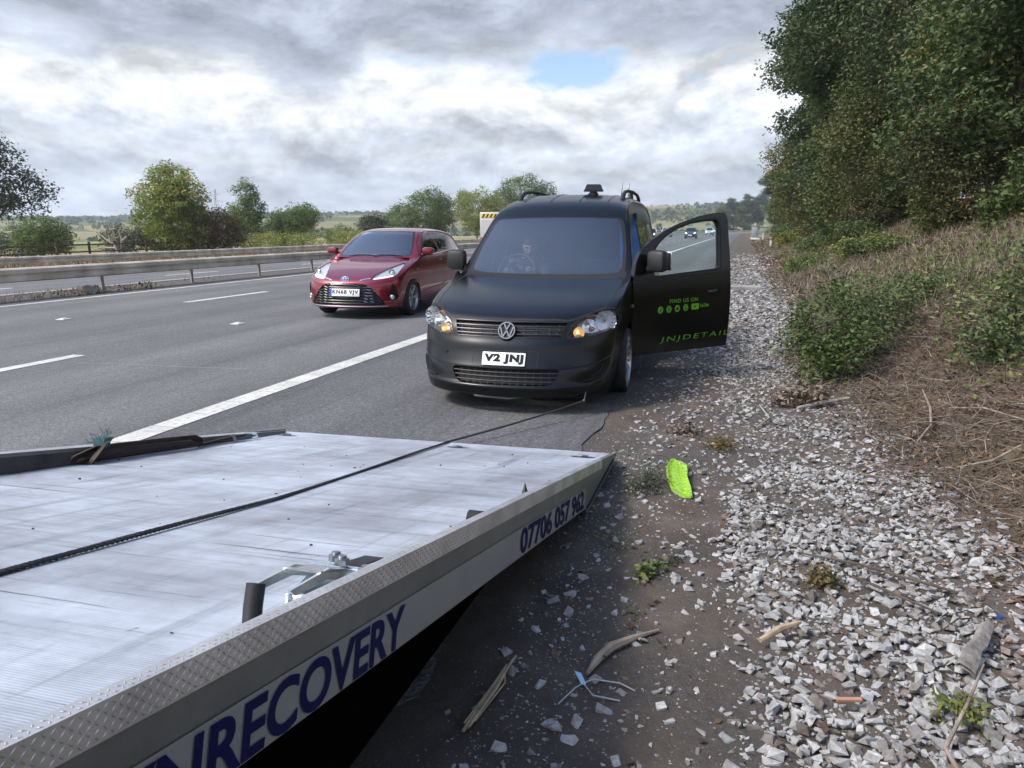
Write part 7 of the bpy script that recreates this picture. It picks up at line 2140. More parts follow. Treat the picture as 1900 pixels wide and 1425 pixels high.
# scrap of blue tape at the near rail
m = MB(); m.box((0, 0, 0), (0.10, 0.035, 0.003), Matrix((BA, BD, BN)).transposed())
f = m.build('blue_tape', plain('blue_tape', (0.05, 0.25, 0.55), 0.5), None); f.location = bp(0.12, 3.86, -0.079)
tag(f, 'scrap of blue tape on the deck against the near rail', 'tape')
# ------------------------------------------------------------------ the driver
def person():
    e = empty('person', (0, 0, 0)); e.location = VAN_LOC; e.rotation_euler = (0, 0, VAN_RZ)
    skin = plain('skin', (0.42, 0.25, 0.185), 0.55, var=(30, 0.08)); cloth = plain('dark_jacket_cloth', (0.03, 0.034, 0.045), 0.85, bump=(200, 0.4, 0.002), var=(12, 0.25)); hair = plain('short_brown_hair', (0.045, 0.03, 0.02), 0.7, bump=(300, 0.8, 0.003))
    J = {'pelvis': (-0.38, 2.42, 0.62, 0.135), 'waist': (-0.375, 2.41, 0.78, 0.128), 'chest': (-0.365, 2.37, 0.95, 0.142), 'upper': (-0.355, 2.335, 1.06, 0.105), 'neck': (-0.345, 2.315, 1.125, 0.056), 'skull': (-0.338, 2.29, 1.18, 0.055),
         'sl': (-0.545, 2.36, 1.03, 0.068), 'el': (-0.62, 2.20, 0.84, 0.048), 'wl': (-0.53, 2.03, 0.965, 0.033), 'hl': (-0.515, 1.985, 0.985, 0.032),
         'sr': (-0.175, 2.33, 1.02, 0.068), 'er': (-0.13, 2.16, 0.85, 0.048), 'wr': (-0.25, 2.02, 0.985, 0.033), 'hr': (-0.262, 1.98, 1.00, 0.032),
         'tl': (-0.47, 2.35, 0.58, 0.092), 'kl': (-0.50, 1.92, 0.66, 0.066), 'al': (-0.50, 1.80, 0.36, 0.046), 'fl': (-0.50, 1.66, 0.33, 0.04),
         'tr': (-0.29, 2.35, 0.58, 0.092), 'kr': (-0.27, 1.92, 0.66, 0.066), 'ar': (-0.27, 1.80, 0.36, 0.046), 'fr': (-0.27, 1.66, 0.33, 0.04)}
    E_ = [('pelvis', 'waist'), ('waist', 'chest'), ('chest', 'upper'), ('upper', 'neck'), ('neck', 'skull'), ('upper', 'sl'), ('sl', 'el'), ('el', 'wl'), ('wl', 'hl'), ('upper', 'sr'), ('sr', 'er'), ('er', 'wr'), ('wr', 'hr'), ('pelvis', 'tl'), ('tl', 'kl'), ('kl', 'al'), ('al', 'fl'), ('pelvis', 'tr'), ('tr', 'kr'), ('kr', 'ar'), ('ar', 'fr')]
    # fingers closed over the rim
    for h, sg in (('hl', -1), ('hr', 1)):
        hx, hy, hz, _ = J[h]
        for q in range(4):
            o = 0.017 * (q - 1.5)
            L_ = (0.028, 0.032, 0.030, 0.024)[q]
            J[f'{h}{q}a'] = (hx + sg * -0.012, hy - 0.022, hz + 0.012 + o, 0.0095)
            J[f'{h}{q}b'] = (hx + sg * -0.030, hy - 0.022 - L_ * 0.3, hz + 0.004 + o, 0.0085)
            J[f'{h}{q}c'] = (hx + sg * -0.040, hy - 0.004, hz - 0.004 + o, 0.0075)
            E_ += [(h, f'{h}{q}a'), (f'{h}{q}a', f'{h}{q}b'), (f'{h}{q}b', f'{h}{q}c')]
        J[f'{h}ta'] = (hx - sg * 0.004, hy + 0.016, hz + 0.034, 0.0105); J[f'{h}tb'] = (hx - sg * 0.024, hy + 0.010, hz + 0.046, 0.009)
        E_ += [(h, f'{h}ta'), (f'{h}ta', f'{h}tb')]
    ks = list(J); me = bpy.data.meshes.new('body'); me.from_pydata([J[k][:3] for k in ks], [(ks.index(a), ks.index(b)) for a, b in E_], [])
    ob = bpy.data.objects.new('body', me); COL.objects.link(ob)
    sk = ob.modifiers.new('skin', 'SKIN'); sub = ob.modifiers.new('sub', 'SUBSURF'); sub.levels = 2; sub.render_levels = 2
    for i, k in enumerate(ks):
        v = me.skin_vertices[0].data[i]; v.radius = (J[k][3], J[k][3] * (0.80 if k in ('pelvis', 'waist', 'chest', 'upper') else 1)); v.use_root = (k == 'pelvis')
    dg = bpy.context.evaluated_depsgraph_get(); m2 = bpy.data.meshes.new_from_object(ob.evaluated_get(dg)); bpy.data.objects.remove(ob)
    # skin shows at neck and hands, the rest is clothed
    m2.materials.clear(); m2.materials.append(cloth); m2.materials.append(skin)
    for p in m2.polygons:
        c = p.center; n_ = (c - Vector(J['hl'][:3])).length < 0.085 or (c - Vector(J['hr'][:3])).length < 0.085 or (c.z > 1.115 and abs(c.x + 0.34) < 0.09)
        p.material_index = 1 if n_ else 0; p.use_smooth = True
    b_ = bpy.data.objects.new('body', m2); COL.objects.link(b_); b_.parent = e
    # head: an ovoid worked into brow, eyes, nose, mouth, chin and ears, looking down towards the wheel
    H = Matrix.Translation((-0.333, 2.275, 1.225)) @ Matrix.Rotation(math.radians(16), 4, 'X') @ Matrix.Rotation(math.radians(12), 4, 'Z')
    bm = bmesh.new(); bmesh.ops.create_uvsphere(bm, u_segments=48, v_segments=36, radius=1.0)
    def bump(p, c, r, a): 
        d = ((p[0] - c[0]) / r[0]) ** 2 + ((p[2] - c[2]) / r[2]) ** 2 + ((p[1] - c[1]) / r[1]) ** 2
        return a * math.exp(-d)
    for v in bm.verts:
        x, y, z = v.co; p = [x * 0.075, y * 0.096, z * 0.115]
        if z < 0: p[0] *= 1 + 0.28 * z; p[1] *= 1 + 0.10 * z
        f = 1 if y < 0 else 0
        if f:
            q = (p[0], p[1], p[2]); d = 0
            d += bump(q, (0, -0.09, -0.022), (0.013, 0.05, 0.022), 0.026)      # nose
            d += bump(q, (0, -0.09, 0.006), (0.010, 0.05, 0.022), 0.010)
            d += bump(q, (0.030, -0.08, 0.027), (0.024, 0.05, 0.009), 0.006) + bump(q, (-0.030, -0.08, 0.027), (0.024, 0.05, 0.009), 0.006)
            d -= bump(q, (0.030, -0.08, 0.006), (0.015, 0.05, 0.011), 0.010) + bump(q, (-0.030, -0.08, 0.006), (0.015, 0.05, 0.011), 0.010)
            d += bump(q, (0, -0.085, -0.056), (0.020, 0.05, 0.008), 0.007) - bump(q, (0, -0.085, -0.064), (0.020, 0.05, 0.003), 0.005) + bump(q, (0, -0.085, -0.071), (0.017, 0.05, 0.006), 0.006)
            d += bump(q, (0, -0.08, -0.100), (0.022, 0.05, 0.014), 0.009)
            p[1] -= d
        v.co = p
    bm.transform(H); bm_obj('head', bm, skin, e, True, 180)
    for sg in (1, -1):
        m = MB(); m.M = H @ Matrix.Translation((sg * 0.030, -0.079, 0.006)); m.lathe([(0.011 * math.cos(t), 0.011 * math.sin(t)) for t in np.linspace(0, PI, 10)], 'Y', 14); m.build('eye', plain('eye_white', (0.6, 0.6, 0.58), 0.2), e, True)
        m = MB(); m.M = H @ Matrix.Translation((sg * 0.030, -0.0885, 0.004)); m.lathe([(0, 0.0052), (-0.0016, 0.004), (-0.002, 0)], 'Y', 12); m.build('iris', M_['gap'], e, True)
        m = MB(); m.M = H @ Matrix.Translation((sg * 0.076, 0.004, 0.0)) @ Matrix.Rotation(sg * 0.35, 4, 'Z')
        m.lathe([(0.006 * math.cos(t), 0.024 + 0.008 * math.sin(t)) for t in np.linspace(0, 2 * PI, 8, endpoint=False)], 'X', 16, closed=True); m.lathe([(0.0, 0.024), (-sg * 0.004, 0.0)], 'X', 14)
        m.build('ear', skin, e, True)
    m = MB(); m.M = H
    for sg in (1, -1): m.tube([(sg * 0.014, -0.095, 0.030), (sg * 0.030, -0.094, 0.036), (sg * 0.046, -0.082, 0.030)], 0.0045, 6)
    m.build('eyebrows', hair, e, True)
    bm = bmesh.new(); bmesh.ops.create_uvsphere(bm, u_segments=40, v_segments=28, radius=1.0)
    dl = []
    for v in bm.verts:
        x, y, z = v.co
        if z < (0.42 if y < -0.35 else -0.25 if y > 0.1 else 0.05): dl.append(v)
        v.co = (x * 0.081, y * 0.102 + 0.003, z * 0.123 + (0.006 if z > 0.6 else 0))
    bmesh.ops.delete(bm, geom=dl, context='VERTS'); bm.transform(H); bm_obj('hair', bm, hair, e, True, 180)
    tag(e, 'driver in dark clothes sitting at the wheel of the black van, looking down', 'person')
person()

# ------------------------------------------------------------------ litter and wood on the ground
def slab():
    """broken lime green plastic, a curved plate with a raised rim and pitted face"""
    out = [(-0.312, 4.467), (-0.295, 4.492), (-0.255, 4.445), (-0.215, 4.378), (-0.203, 4.30), (-0.200, 4.20), (-0.185, 4.12), (-0.170, 4.05), (-0.152, 3.90), (-0.192, 3.905), (-0.254, 3.975), (-0.278, 4.05), (-0.294, 4.117), (-0.313, 4.228), (-0.322, 4.34)]
    c = np.mean(out, 0); pol = dense(round_poly([(x - c[0], y - c[1]) for x, y in out], 0.02, 3), 0.02, True)
    bm = bmesh.new(); n = 26
    xs = np.linspace(-0.13, 0.13, 34); ys = np.linspace(-0.34, 0.32, 70)
    g_ = [[bm.verts.new((x, y, 0)) for y in ys] for x in xs]
    for i in range(33):
        for j in range(69): bm.faces.new((g_[i][j], g_[i + 1][j], g_[i + 1][j + 1], g_[i][j + 1]))
    keep = set(cookie(bm, pol, (0, 1)))
    bmesh.ops.delete(bm, geom=[f for f in bm.faces if f not in keep], context='FACES')
    bmesh.ops.delete(bm, geom=[v for v in bm.verts if not v.link_faces], context='VERTS')
    edge = [Vector((x, y, 0)) for x, y in pol]
    for v in bm.verts:
        x, y, _ = v.co; d = min((v.co - q).length for q in edge)
        z = 0.020 + 0.010 * ((y + 0.30) / 0.6) + 0.010 * math.sin((y + 0.1) * 7) + 0.010 * (x / 0.1) ** 2
        z += 0.010 * math.exp(-(d / 0.012) ** 2) - 0.004 * max(0, math.sin(x * 95 + y * 12)) * (d > 0.02) * (math.sin(y * 130) > -0.2)
        v.co.z = z
    thicken(bm, 0.012)
    o = bm_obj('plastic_fragment', bm, M_['lime'], None, True); o.location = (c[0], c[1], float(land(c[0], c[1])))
    tag(o, 'lime green broken plastic piece lying on the bare ground between bed and gravel', 'plastic piece')
def lime_mat():
    m, nt, b = new_mat('muddy_lime_plastic'); N = nt.nodes; L = nt.links
    t = N.new('ShaderNodeTexCoord'); n = N.new('ShaderNodeTexNoise'); n.inputs['Scale'].default_value = 70; n.inputs['Detail'].default_value = 5; n.inputs['Roughness'].default_value = 0.7
    L.new(t.outputs['Object'], n.inputs['Vector']); r = N.new('ShaderNodeValToRGB'); L.new(n.outputs['Fac'], r.inputs[0])
    r.color_ramp.elements[0].position = 0.36; r.color_ramp.elements[0].color = (0.07, 0.10, 0.02, 1); r.color_ramp.elements[1].position = 0.50; r.color_ramp.elements[1].color = (0.27, 0.49, 0.03, 1)
    L.new(r.outputs[0], b.inputs['Base Color']); b.inputs['Roughness'].default_value = 0.4; return m
M_['lime'] = lime_mat()
slab()
M_['stick'] = plain('weathered_stick', (0.24, 0.19, 0.145), 0.85, bump=(60, 0.7, 0.004), var=(14, 0.4))
M_['paleStick'] = plain('split_pale_wood', (0.40, 0.30, 0.19), 0.8, bump=(90, 0.6, 0.003), var=(20, 0.35))
M_['redwood'] = plain('orange_brown_wood', (0.38, 0.20, 0.12), 0.8, bump=(80, 0.5, 0.003), var=(18, 0.3))
def stick(pts, rad, label, mat, nm='stick', n=7, dz=0.0):
    x0, y0 = pts[0][:2]; o = Vector((x0, y0, float(land(x0, y0))))
    P = [(x - x0, y - y0, float(land(x, y)) - o.z + h + dz) for x, y, h in pts]
    m = MB(); m.tube(P, rad, n)
    e = m.build(nm, mat, None, True); e.location = o
    return tag(e, label, 'stick')
m = MB(); base = Vector((-0.666, 1.778, float(land(-0.666, 1.778))))
for k, (dx, dy, h, r_) in enumerate(((0, 0, 0.010, 0.007), (0.012, 0.01, 0.016, 0.005), (-0.008, 0.03, 0.012, 0.004), (0.018, 0.05, 0.010, 0.003))):
    m.tube([(dx, dy, h), (dx + 0.018 + 0.004 * k, dy + 0.20, h + 0.004), (0.040 - 0.006 * k + dx * .3, 0.40 - 0.03 * k, h + 0.006)], [r_ * 0.8, r_, r_ * 0.6], 6)
e = m.build('split_stick', M_['paleStick'], None, True); e.location = base
tag(e, 'long split pale stick at the bottom beside the shadow of the bed', 'stick')
stick([(-0.385, 2.165, 0.012), (-0.365, 2.26, 0.016), (-0.335, 2.335, 0.02), (-0.27, 2.41, 0.018), (-0.19, 2.49, 0.012)], [0.006, 0.015, 0.018, 0.012, 0.005], 'bent grey brown branch on the bare ground left of the stones', M_['stick'])
stick([(0.150, 2.475, 0.035), (0.215, 2.545, 0.045), (0.288, 2.618, 0.042)], [0.009, 0.013, 0.007], 'short brown piece of branch lying on the stones', M_['paleStick'])
m = MB(); m.box((0, 0, 0.045), (0.075, 0.014, 0.010), Matrix.Rotation(0.28, 3, 'Z'), bev=0.002)
e = m.build('wood_chip', M_['redwood'], None); e.location = (0.392, 2.19, float(land(0.392, 2.19))); tag(e, 'flat orange brown chip of wood on the grey stones near the bottom', 'wood chip')
stick([(0.55, 1.62, 0.05), (0.62, 1.80, 0.055), (0.60, 2.0, 0.05), (0.70, 2.2, 0.06), (0.80, 2.42, 0.07)], [0.008, 0.0075, 0.006, 0.005, 0.003], 'thin curved dark branch over the stones at the bottom right', M_['stick'])
stick([(0.75, 2.75, 0.06), (0.58, 2.95, 0.05), (0.50, 3.05, 0.045)], [0.004, 0.006, 0.003], 'thin dark twig across the stones near the right edge', M_['bark'])
stick([(0.86, 2.95, 0.04), (0.55, 3.18, 0.035), (0.32, 3.24, 0.03)], [0.005, 0.006, 0.003], 'long thin twig lying level across the upper part of the stones', M_['bark'])
stick([(0.52, 6.1, 0.03), (0.72, 6.25, 0.04), (0.92, 6.35, 0.05)], [0.012, 0.016, 0.008], 'pale thick stick below the bright green shrub', M_['deadwood'])
stick([(1.12, 5.0, 0.03), (1.28, 5.35, 0.05), (1.36, 5.75, 0.06), (1.42, 6.3, 0.07)], [0.003, 0.007, 0.009, 0.004], 'straight grey branch leaning up the brown bank', M_['stick'])
stick([(1.46, 5.7, 0.04), (1.60, 5.45, 0.05), (1.74, 5.0, 0.05)], [0.004, 0.007, 0.003], 'curved brown branch on the bank near the right edge', M_['stick'])
stick([(1.25, 4.55, 0.03), (1.40, 4.52, 0.05), (1.56, 4.62, 0.06)], [0.003, 0.007, 0.004], 'short brown branch low on the bank, nearer than the curved one', M_['stick'])
stick([(0.18, 5.35, 0.02), (0.30, 5.75, 0.03), (0.24, 6.15, 0.03)], [0.004, 0.007, 0.004], 'thin curved root across the small stones', M_['deadwood'])
# old cable ties with a pale blue tag
m = MB(); o = Vector((-0.386, 2.105, float(land(-0.386, 2.105)) + 0.006))
m.tube([(-0.056, -0.107, 0.0), (-0.02, -0.03, 0.012), (0, 0, 0.014), (0.04, -0.046, 0.008), (0.122, -0.041, 0.002)], 0.0024, 6)
m.tube([(0, 0, 0.014), (0.03, 0.02, 0.02), (0.11, 0.035, 0.012), (0.16, 0.02, 0.004)], 0.0022, 6)
e = empty('cable_tie', o); m.build('wire', plain('pale_grey_wire', (0.38, 0.38, 0.38), 0.5), e, True)
m = MB(); m.add([(-0.038, 0.052, 0.018), (-0.016, 0.046, 0.018), (0.010, -0.004, 0.016), (-0.004, -0.010, 0.016), (-0.038, 0.052, 0.015), (-0.016, 0.046, 0.015), (0.010, -0.004, 0.013), (-0.004, -0.010, 0.013)], [(0, 1, 2, 3), (7, 6, 5, 4), (0, 4, 5, 1), (1, 5, 6, 2), (2, 6, 7, 3), (3, 7, 4, 0)])
m.build('blue_tag', plain('pale_blue_plastic', (0.33, 0.52, 0.68), 0.4), e)
tag(e, 'pale blue plastic tag on thin grey wires lying on the bare ground', 'cable tie')
# torn slab of grey bark among the stones
r_ = np.random.default_rng(9); m = MB()
P = [[(0.745 + 0.030 * i + 0.016 * (j - 1.5) * (1 - 0.10 * i) + r_.normal(0, .003), 2.42 + 0.060 * i - 0.010 * j, float(land(0.8, 2.55)) + 0.060 + 0.010 * math.sin(j * 1.4) + 0.004 * i + r_.normal(0, 0.003)) for j in range(4)] for i in range(6)]
m.grid(P); m.grid([[(x, y, z - 0.012) for x, y, z in row] for row in P])
tag(m.build('bark_piece', plain('grey_flaky_bark', (0.20, 0.18, 0.16), 0.9, var=(30, 0.4), bump=(90, 0.8, 0.004)), None, True), 'torn slab of grey bark lying on the stones near the right edge', 'bark')
# blue bottle top and grey lump on the median
m = MB(); m.lathe([(-0.005, 0.0), (-0.005, 0.010), (0.005, 0.010), (0.006, 0.0)], 'Z', 16)
e = m.build('bottle_top', plain('blue_bottle_top', (0.02, 0.06, 0.22), 0.35), None, True); e.location = (0.94, 2.76, float(land(0.94, 2.76)) + 0.05); tag(e, 'small blue bottle top among the stones at the right edge', 'bottle top')
V0, F0 = rock_shape(np.random.default_rng(77), 16, 0.8)
m = MB(); m.add([tuple(v * np.array([0.20, 0.16, 0.17])) for v in V0], [tuple(f) for f in F0]); e = m.build('stone', M_['gravel'], None); e.location = (-13.75, 13.55, 0.09)
me_ = e.data; at = me_.attributes.new('tint', 'FLOAT', 'FACE'); at.data.foreach_set('value', np.full(len(me_.polygons), 0.22, dtype=np.float32))
tag(e, 'grey lump of stone at the foot of the crash barrier among dead weeds', 'stone')
# drain slab and verge furniture
m = MB(); m.box((0, 0, 0.03), (0.75, 0.55, 0.10), Matrix.Rotation(0.06, 3, 'Z'), bev=0.01)
e = m.build('drain_slab', plain('grey_concrete', (0.25, 0.245, 0.235), 0.9, var=(5, 0.3), bump=(40, 0.4, 0.004)), None); e.location = (0.22, 18.6, float(land(0.22, 18.6))); tag(e, 'flat grey drain slab in the stones behind the open van door', 'drain slab')
def cabinet(x, y, w, d, h, col, label):
    e = empty('roadside_cabinet', (x, y, float(land(x, y))), -0.1)
    c = plain('painted_cabinet', col, 0.55, var=(3, 0.15))
    m = MB(); m.box((0, 0, h / 2 + 0.03), (w, d, h), bev=0.02); m.build('case', c, e, True)
    m = MB(); m.box((0, 0, h + 0.05), (w + 0.08, d + 0.10, 0.05), bev=0.015); m.build('lid', c, e, True)
    m = MB(); m.box((0, -d / 2 - 0.006, h / 2), (w - 0.14, 0.02, h - 0.16), bev=0.006); dd = m.build('door', c, e, True)
    m = MB(); m.box((w * 0.3, -d / 2 - 0.022, h / 2), (0.03, 0.02, 0.14)); m.build('handle', M_['trim'], dd)
    m = MB(); m.box((0, 0, -0.06), (w + 0.2, d + 0.2, 0.22)); m.build('plinth', plain('concrete_plinth', (0.32, 0.31, 0.29), 0.9), e)
    tag(e, label, 'cabinet')
cabinet(2.05, 104.0, 0.75, 0.6, 1.45, (0.22, 0.25, 0.27), 'tall grey roadside cabinet on the far verge, left of the green one')
cabinet(2.95, 96.0, 1.0, 0.6, 0.9, (0.17, 0.22, 0.15), 'low green roadside cabinet on the far verge')
def marker(x, y, h, label):
    e = empty('marker_post', (x, y, float(land(x, y))))
    m = MB(); m.box((0, 0, h / 2 - 0.05), (0.11, 0.06, h + 0.1), bev=0.012); m.build('post', plain('white_marker_plastic', (0.62, 0.62, 0.60), 0.5), e, True)
    m = MB(); m.box((0, -0.033, h - 0.12), (0.07, 0.008, 0.10)); m.build('reflector', M_['amber'], e)
    tag(e, label, 'marker post', 'white marker posts along the verge')
marker(1.85, 47.0, 0.62, 'white marker post on the scrubby verge, nearest of the row')
marker(2.2, 74.0, 0.62, 'white marker post beyond the nearest one, by the pale concrete pad')
marker(2.6, 112.0, 0.62, 'farthest white marker post, in front of the cabinets')
m = MB(); m.box((0, 0, 0.01), (1.3, 10.0, 0.12), bev=0.02); e = m.build('concrete_pad', plain('pale_concrete', (0.42, 0.41, 0.38), 0.9, var=(2, 0.25)), None); e.location = (2.0, 88.0, float(land(2.0, 88.0))); tag(e, 'pale concrete pad on the verge at the edge of the hard shoulder', 'concrete pad')
# lattice pylon far away
def pylon(x, y, H):
    e = empty('pylon', (x, y, -9)); m = MB(); w = H * 0.10
    q = lambda t: w * (1 - t) ** 1.3 + 0.35
    for sx in (-1, 1):
        for sy in (-1, 1): m.tube([(sx * q(t), sy * q(t), t * H) for t in np.linspace(0, 1, 9)], 0.16, 4)
    for k in range(9):
        t0, t1 = k / 9, (k + 1) / 9
        for sx in (-1, 1):
            m.tube([(sx * q(t0), -q(t0), t0 * H), (-sx * q(t1), -q(t1), t1 * H)], 0.10, 4); m.tube([(-q(t0), sx * q(t0), t0 * H), (-q(t1), -sx * q(t1), t1 * H)], 0.10, 4)
    for t, a in ((0.62, 6.0), (0.76, 7.0), (0.90, 5.0)):
        for sx in (-1, 1):
            m.tube([(0, 0, t * H + 1.0), (sx * a, 0, t * H + 0.2)], 0.13, 4); m.tube([(sx * q(t), 0, t * H - 0.8), (sx * a, 0, t * H + 0.2)], 0.13, 4)
            m.tube([(sx * a, 0, t * H + 0.2), (sx * a, 0, t * H - 2.2)], 0.10, 4)
    m.build('lattice', plain('pylon_steel', (0.28, 0.29, 0.30), 0.6, metal=0.5), e)
    tag(e, 'faint lattice power pylon behind the trees at the left', 'pylon')
pylon(-480, 631, 47)

# ------------------------------------------------------------------ traffic farther off
def far_car(x, y, rz, paint, label, k=(1, 1, 1), back=False, lights=True):
    rows = [tuple(r) for r in RED_ROWS]
    sh = Shell(rows, red_x, red_sill, ns=60, nt=14, nv=10); bm = sh.bm
    full = BVHTree.FromBMesh(bm)
    e = empty('car', (x + float(bend(y)), y, 0.004), rz); e.scale = k
    sym = lambda half: half + [(-a, z) for a, z in half[-2:0:-1]]
    wb = detach(bm, cookie(bm, sym([(0, 0.94), (0.6, 0.965), (0.66, 0.99), (0.52, 1.32), (0.47, 1.355), (0, 1.37)]), (0, 2), lambda f: f.calc_center_median().y < 2.2 and f.normal.y < 0.25))
    bm_obj('windscreen', wb, M_['darkglass'], e, True)
    for sg in (1, -1):
        ok = lambda f, sg=sg: f.calc_center_median().x * sg > 0.25
        nb = detach(bm, cookie(bm, [(1.42, 0.97), (1.66, 1.18), (2.08, 1.345), (2.7, 1.335), (3.17, 1.14), (3.2, 1.02)], (1, 2), ok)); bm_obj('side_window', nb, M_['darkglass'], e, True)
        lp = [(0.42, 0.63), (0.44, 0.71), (0.62, 0.80), (0.72, 0.79), (0.73, 0.69), (0.6, 0.645)]
        nb = detach(bm, cookie(bm, lp if sg > 0 else mirror2(lp), (0, 2), lambda f: f.calc_center_median().y < 1.2)); bm_obj('headlight', nb, M_['drl'] if lights else M_['chrome'], e, True)
        for yc in (0.93, 3.25):
            arc = [(yc + 0.325 * math.cos(t), 0.29 + 0.318 * math.sin(t)) for t in np.linspace(0, 2 * PI, 20, endpoint=False)]
            bmesh.ops.delete(bm, geom=cookie(bm, arc, (1, 2), ok), context='FACES')
            w = MB(); w.lathe([(-0.09, 0.20), (-0.09, 0.28), (-0.06, 0.295), (0.06, 0.295), (0.09, 0.28), (0.09, 0.20)], 'X', 20); w.M = Matrix.Identity(4)
            we = empty('wheel', (sg * 0.735, yc, 0.295), 0, e); w.build('tyre', M_['tyre'], we, True)
            w = MB(); w.lathe([(sg * 0.07, 0.20), (sg * 0.05, 0.15), (sg * 0.075, 0.0)], 'X', 16); w.build('rim', M_['satin'], we, True)
        w = MB(); w.box((sg * 0.90, 1.46, 1.02), (0.18, 0.10, 0.12), bev=0.03); w.build('wing_mirror', paint, e, True)
    gr = detach(bm, cookie(bm, [(-0.5, 0.50), (0.5, 0.50), (0.58, 0.25), (-0.58, 0.25)], (0, 2), lambda f: f.calc_center_median().y < 1.0)); bm_obj('grille', gr, M_['gap'], e, True)
    m = MB(); m.box((0, 0.035, 0.43), (0.52, 0.012, 0.11)); m.build('number_plate', M_['white'], e)
    m = MB(); m.box((0, 1.9, 0.22), (1.3, 3.4, 0.10)); m.build('underbody', M_['gap'], e)
    bm_obj('body', bm, paint, e, True, 45)
    tag(e, label, 'car', 'cars farther up the motorway')
    return e
P_ = lambda n, c, r=0.3: plain(n, c, r, metal=0.3, coat=1.0)
far_car(-7.0, 113.0, 0, P_('black_car_paint', (0.012, 0.014, 0.018)), 'dark car with lights on, seen through the open door window', (1.03, 1.05, 1.10))
far_car(-6.9, 170.0, 0, P_('silver_car_paint', (0.50, 0.53, 0.56)), 'silver car following the dark one, seen through the open door window', (1.03, 1.05, 1.12))
far_car(-9.8, 250.0, 0, P_('white_car_paint', (0.70, 0.71, 0.72)), 'small white car far behind the dark one in the next lane', (1, 1, 1.1))
far_car(-10.9, 96.0, 0, P_('charcoal_car_paint', (0.03, 0.032, 0.036)), 'charcoal car partly hidden by the lower corner of the door window', (1.0, 1.0, 1.0))
far_car(-12.2, 131.0, 0, P_('pale_car_paint', (0.55, 0.56, 0.60)), 'pale car just left of the open door frame, mostly hidden by the van', (1.02, 1.0, 1.1))
def far_van(x, y, label):
    e = empty('white_van', (x + float(bend(y)), y, 0.004)); w_ = P_('white_van_paint', (0.72, 0.73, 0.74))
    m = MB(); prof = [(0.05, 0.35), (0.0, 0.75), (0.12, 1.05), (0.75, 1.28), (1.30, 2.05), (1.6, 2.35), (2.2, 2.45), (5.2, 2.45), (5.4, 2.3), (5.4, 0.35)]
    hw = lambda z: 0.98 if z < 1.3 else 0.98 - 0.10 * (z - 1.3)
    n = len(prof); vs = [(-hw(z), y_, z) for y_, z in prof] + [(hw(z), y_, z) for y_, z in prof]
    m.add(vs, [tuple(range(n)), tuple(reversed(range(n, 2 * n)))] + [(i, (i + 1) % n, (i + 1) % n + n, i + n) for i in range(n)]); m.build('body', w_, e)
    m = MB(); f_ = lambda t: (0.75 + 0.55 * t - 0.012, 1.28 + 0.77 * t + 0.008)
    a, b_ = f_(0.08), f_(0.92); m.add([(-0.86, *a), (0.86, *a), (0.80, *b_), (-0.80, *b_)], [(0, 1, 2, 3)]); m.build('windscreen', M_['darkglass'], e)
    for sg in (1, -1):
        m = MB(); m.add([(sg * 0.985, 0.95, 1.30), (sg * 0.985, 1.9, 1.30), (sg * 0.93, 1.9, 1.95), (sg * 0.93, 1.38, 1.95)], [(0, 1, 2, 3)]); m.build('side_window', M_['darkglass'], e)
        m = MB(); m.box((sg * 0.78, 0.06, 0.90), (0.30, 0.14, 0.22), bev=0.04); m.build('headlight', M_['drl'], e, True)
        for yc in (1.0, 4.3):
            m = MB(); m.lathe([(-0.11, 0.0), (-0.11, 0.34), (0.11, 0.34), (0.11, 0.0)], 'X', 20, c=(sg * 0.86, yc, 0.34)); m.build('wheel', M_['tyre'], e, True)
    m = MB(); m.box((0, -0.005, 0.62), (1.3, 0.05, 0.24), bev=0.02); m.build('grille', M_['gap'], e, True)
    tag(e, label, 'van')
far_van(-3.95 - 2.2, 210.0, 'white van approaching far up the nearside lane, at the edge of the door window')
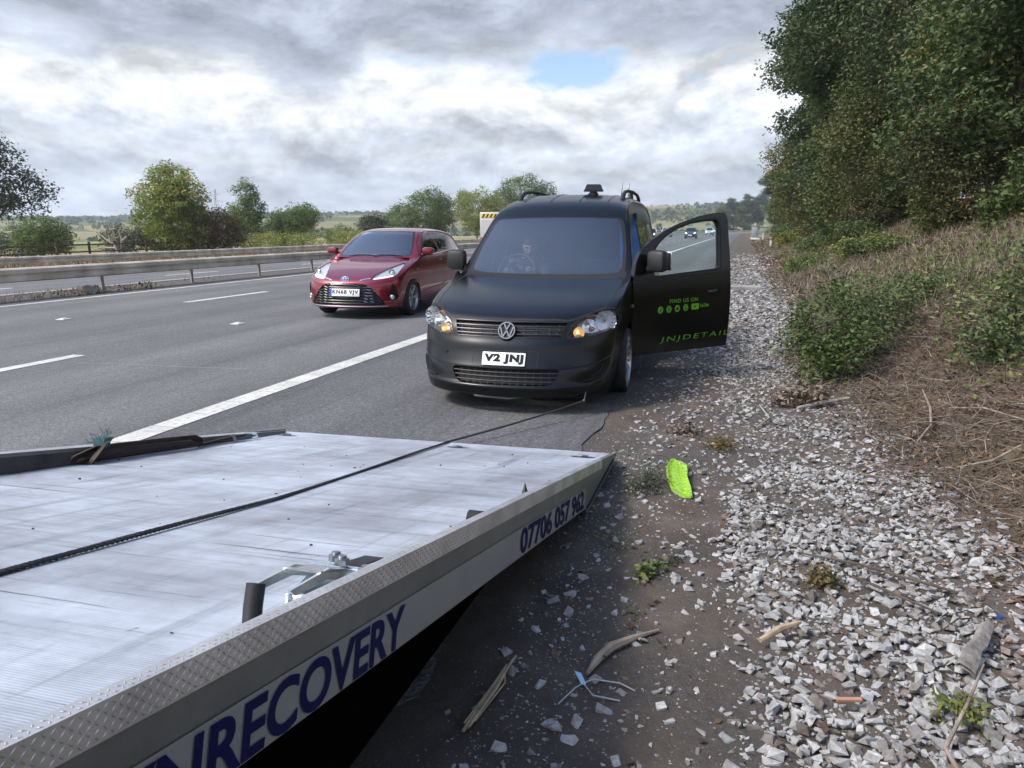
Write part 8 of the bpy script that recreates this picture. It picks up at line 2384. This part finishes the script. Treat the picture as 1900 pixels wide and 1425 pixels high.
def lorry():
    x, y = -21.0, 65.0; z0 = float(np.interp(x, PX, PZ)) + 0.012
    e = empty('lorry', (x, y, z0)); w_ = P_('pale_lorry_paint', (0.52, 0.50, 0.48), 0.5)
    m = MB(); m.box((0, 4.2, 1.85), (2.3, 8.0, 2.35), bev=0.04); m.build('box_body', w_, e, True)
    b_ = MB(); b_.box((0, 0.185, 2.72), (2.1, 0.03, 0.34)); b_.build('rear_panel', plain('yellow_hazard_board', (0.75, 0.52, 0.02), 0.5), e)
    b_ = MB()
    for k in range(6):
        xx = -0.95 + 0.36 * k; b_.add([(xx, 0.162, 2.56), (xx + 0.16, 0.162, 2.56), (xx + 0.34, 0.162, 2.88), (xx + 0.18, 0.162, 2.88)], [(0, 1, 2, 3)])
    b_.build('hazard_stripes', M_['gap'], e)
    b_ = MB(); b_.box((0, 0.19, 1.55), (2.0, 0.02, 1.6), bev=0.006); b_.build('rear_door', w_, e)
    b_ = MB(); b_.box((0, 9.6, 1.4), (2.2, 1.9, 2.1), bev=0.15); b_.build('cab', w_, e, True)
    b_ = MB(); b_.box((0, 5, 0.55), (1.0, 9.5, 0.25)); b_.build('chassis', M_['gap'], e)
    for sg in (1, -1):
        for yc in (1.8, 9.0):
            b_ = MB(); b_.lathe([(-0.14, 0.0), (-0.14, 0.44), (0.14, 0.44), (0.14, 0.0)], 'X', 24, c=(sg * 0.98, yc, 0.44)); b_.build('wheel', M_['tyre'], e, True)
        b_ = MB(); b_.box((sg * 0.95, 0.17, 0.75), (0.30, 0.06, 0.14)); b_.build('tail_light', plain('red_tail_lamp', (0.4, 0.01, 0.01), 0.3), e)
    tag(e, 'pale box lorry with yellow and black hazard board, half hidden behind the black van', 'lorry')
lorry()

# ------------------------------------------------------------------ the air
def haze():
    b = MB(); b.box((-300, 560, 20), (3400, 2300, 100))
    m = bpy.data.materials.new('pale_air'); m.use_nodes = True; nt = m.node_tree; nt.nodes.clear()
    o = nt.nodes.new('ShaderNodeOutputMaterial'); v = nt.nodes.new('ShaderNodeVolumePrincipled')
    v.inputs['Color'].default_value = (0.86, 0.92, 1.0, 1); v.inputs['Density'].default_value = HAZE; v.inputs['Anisotropy'].default_value = 0.2
    nt.links.new(v.outputs[0], o.inputs['Volume'])
    tag(b.build('haze', m), kind='stuff')
HAZE = 0.00032
haze()
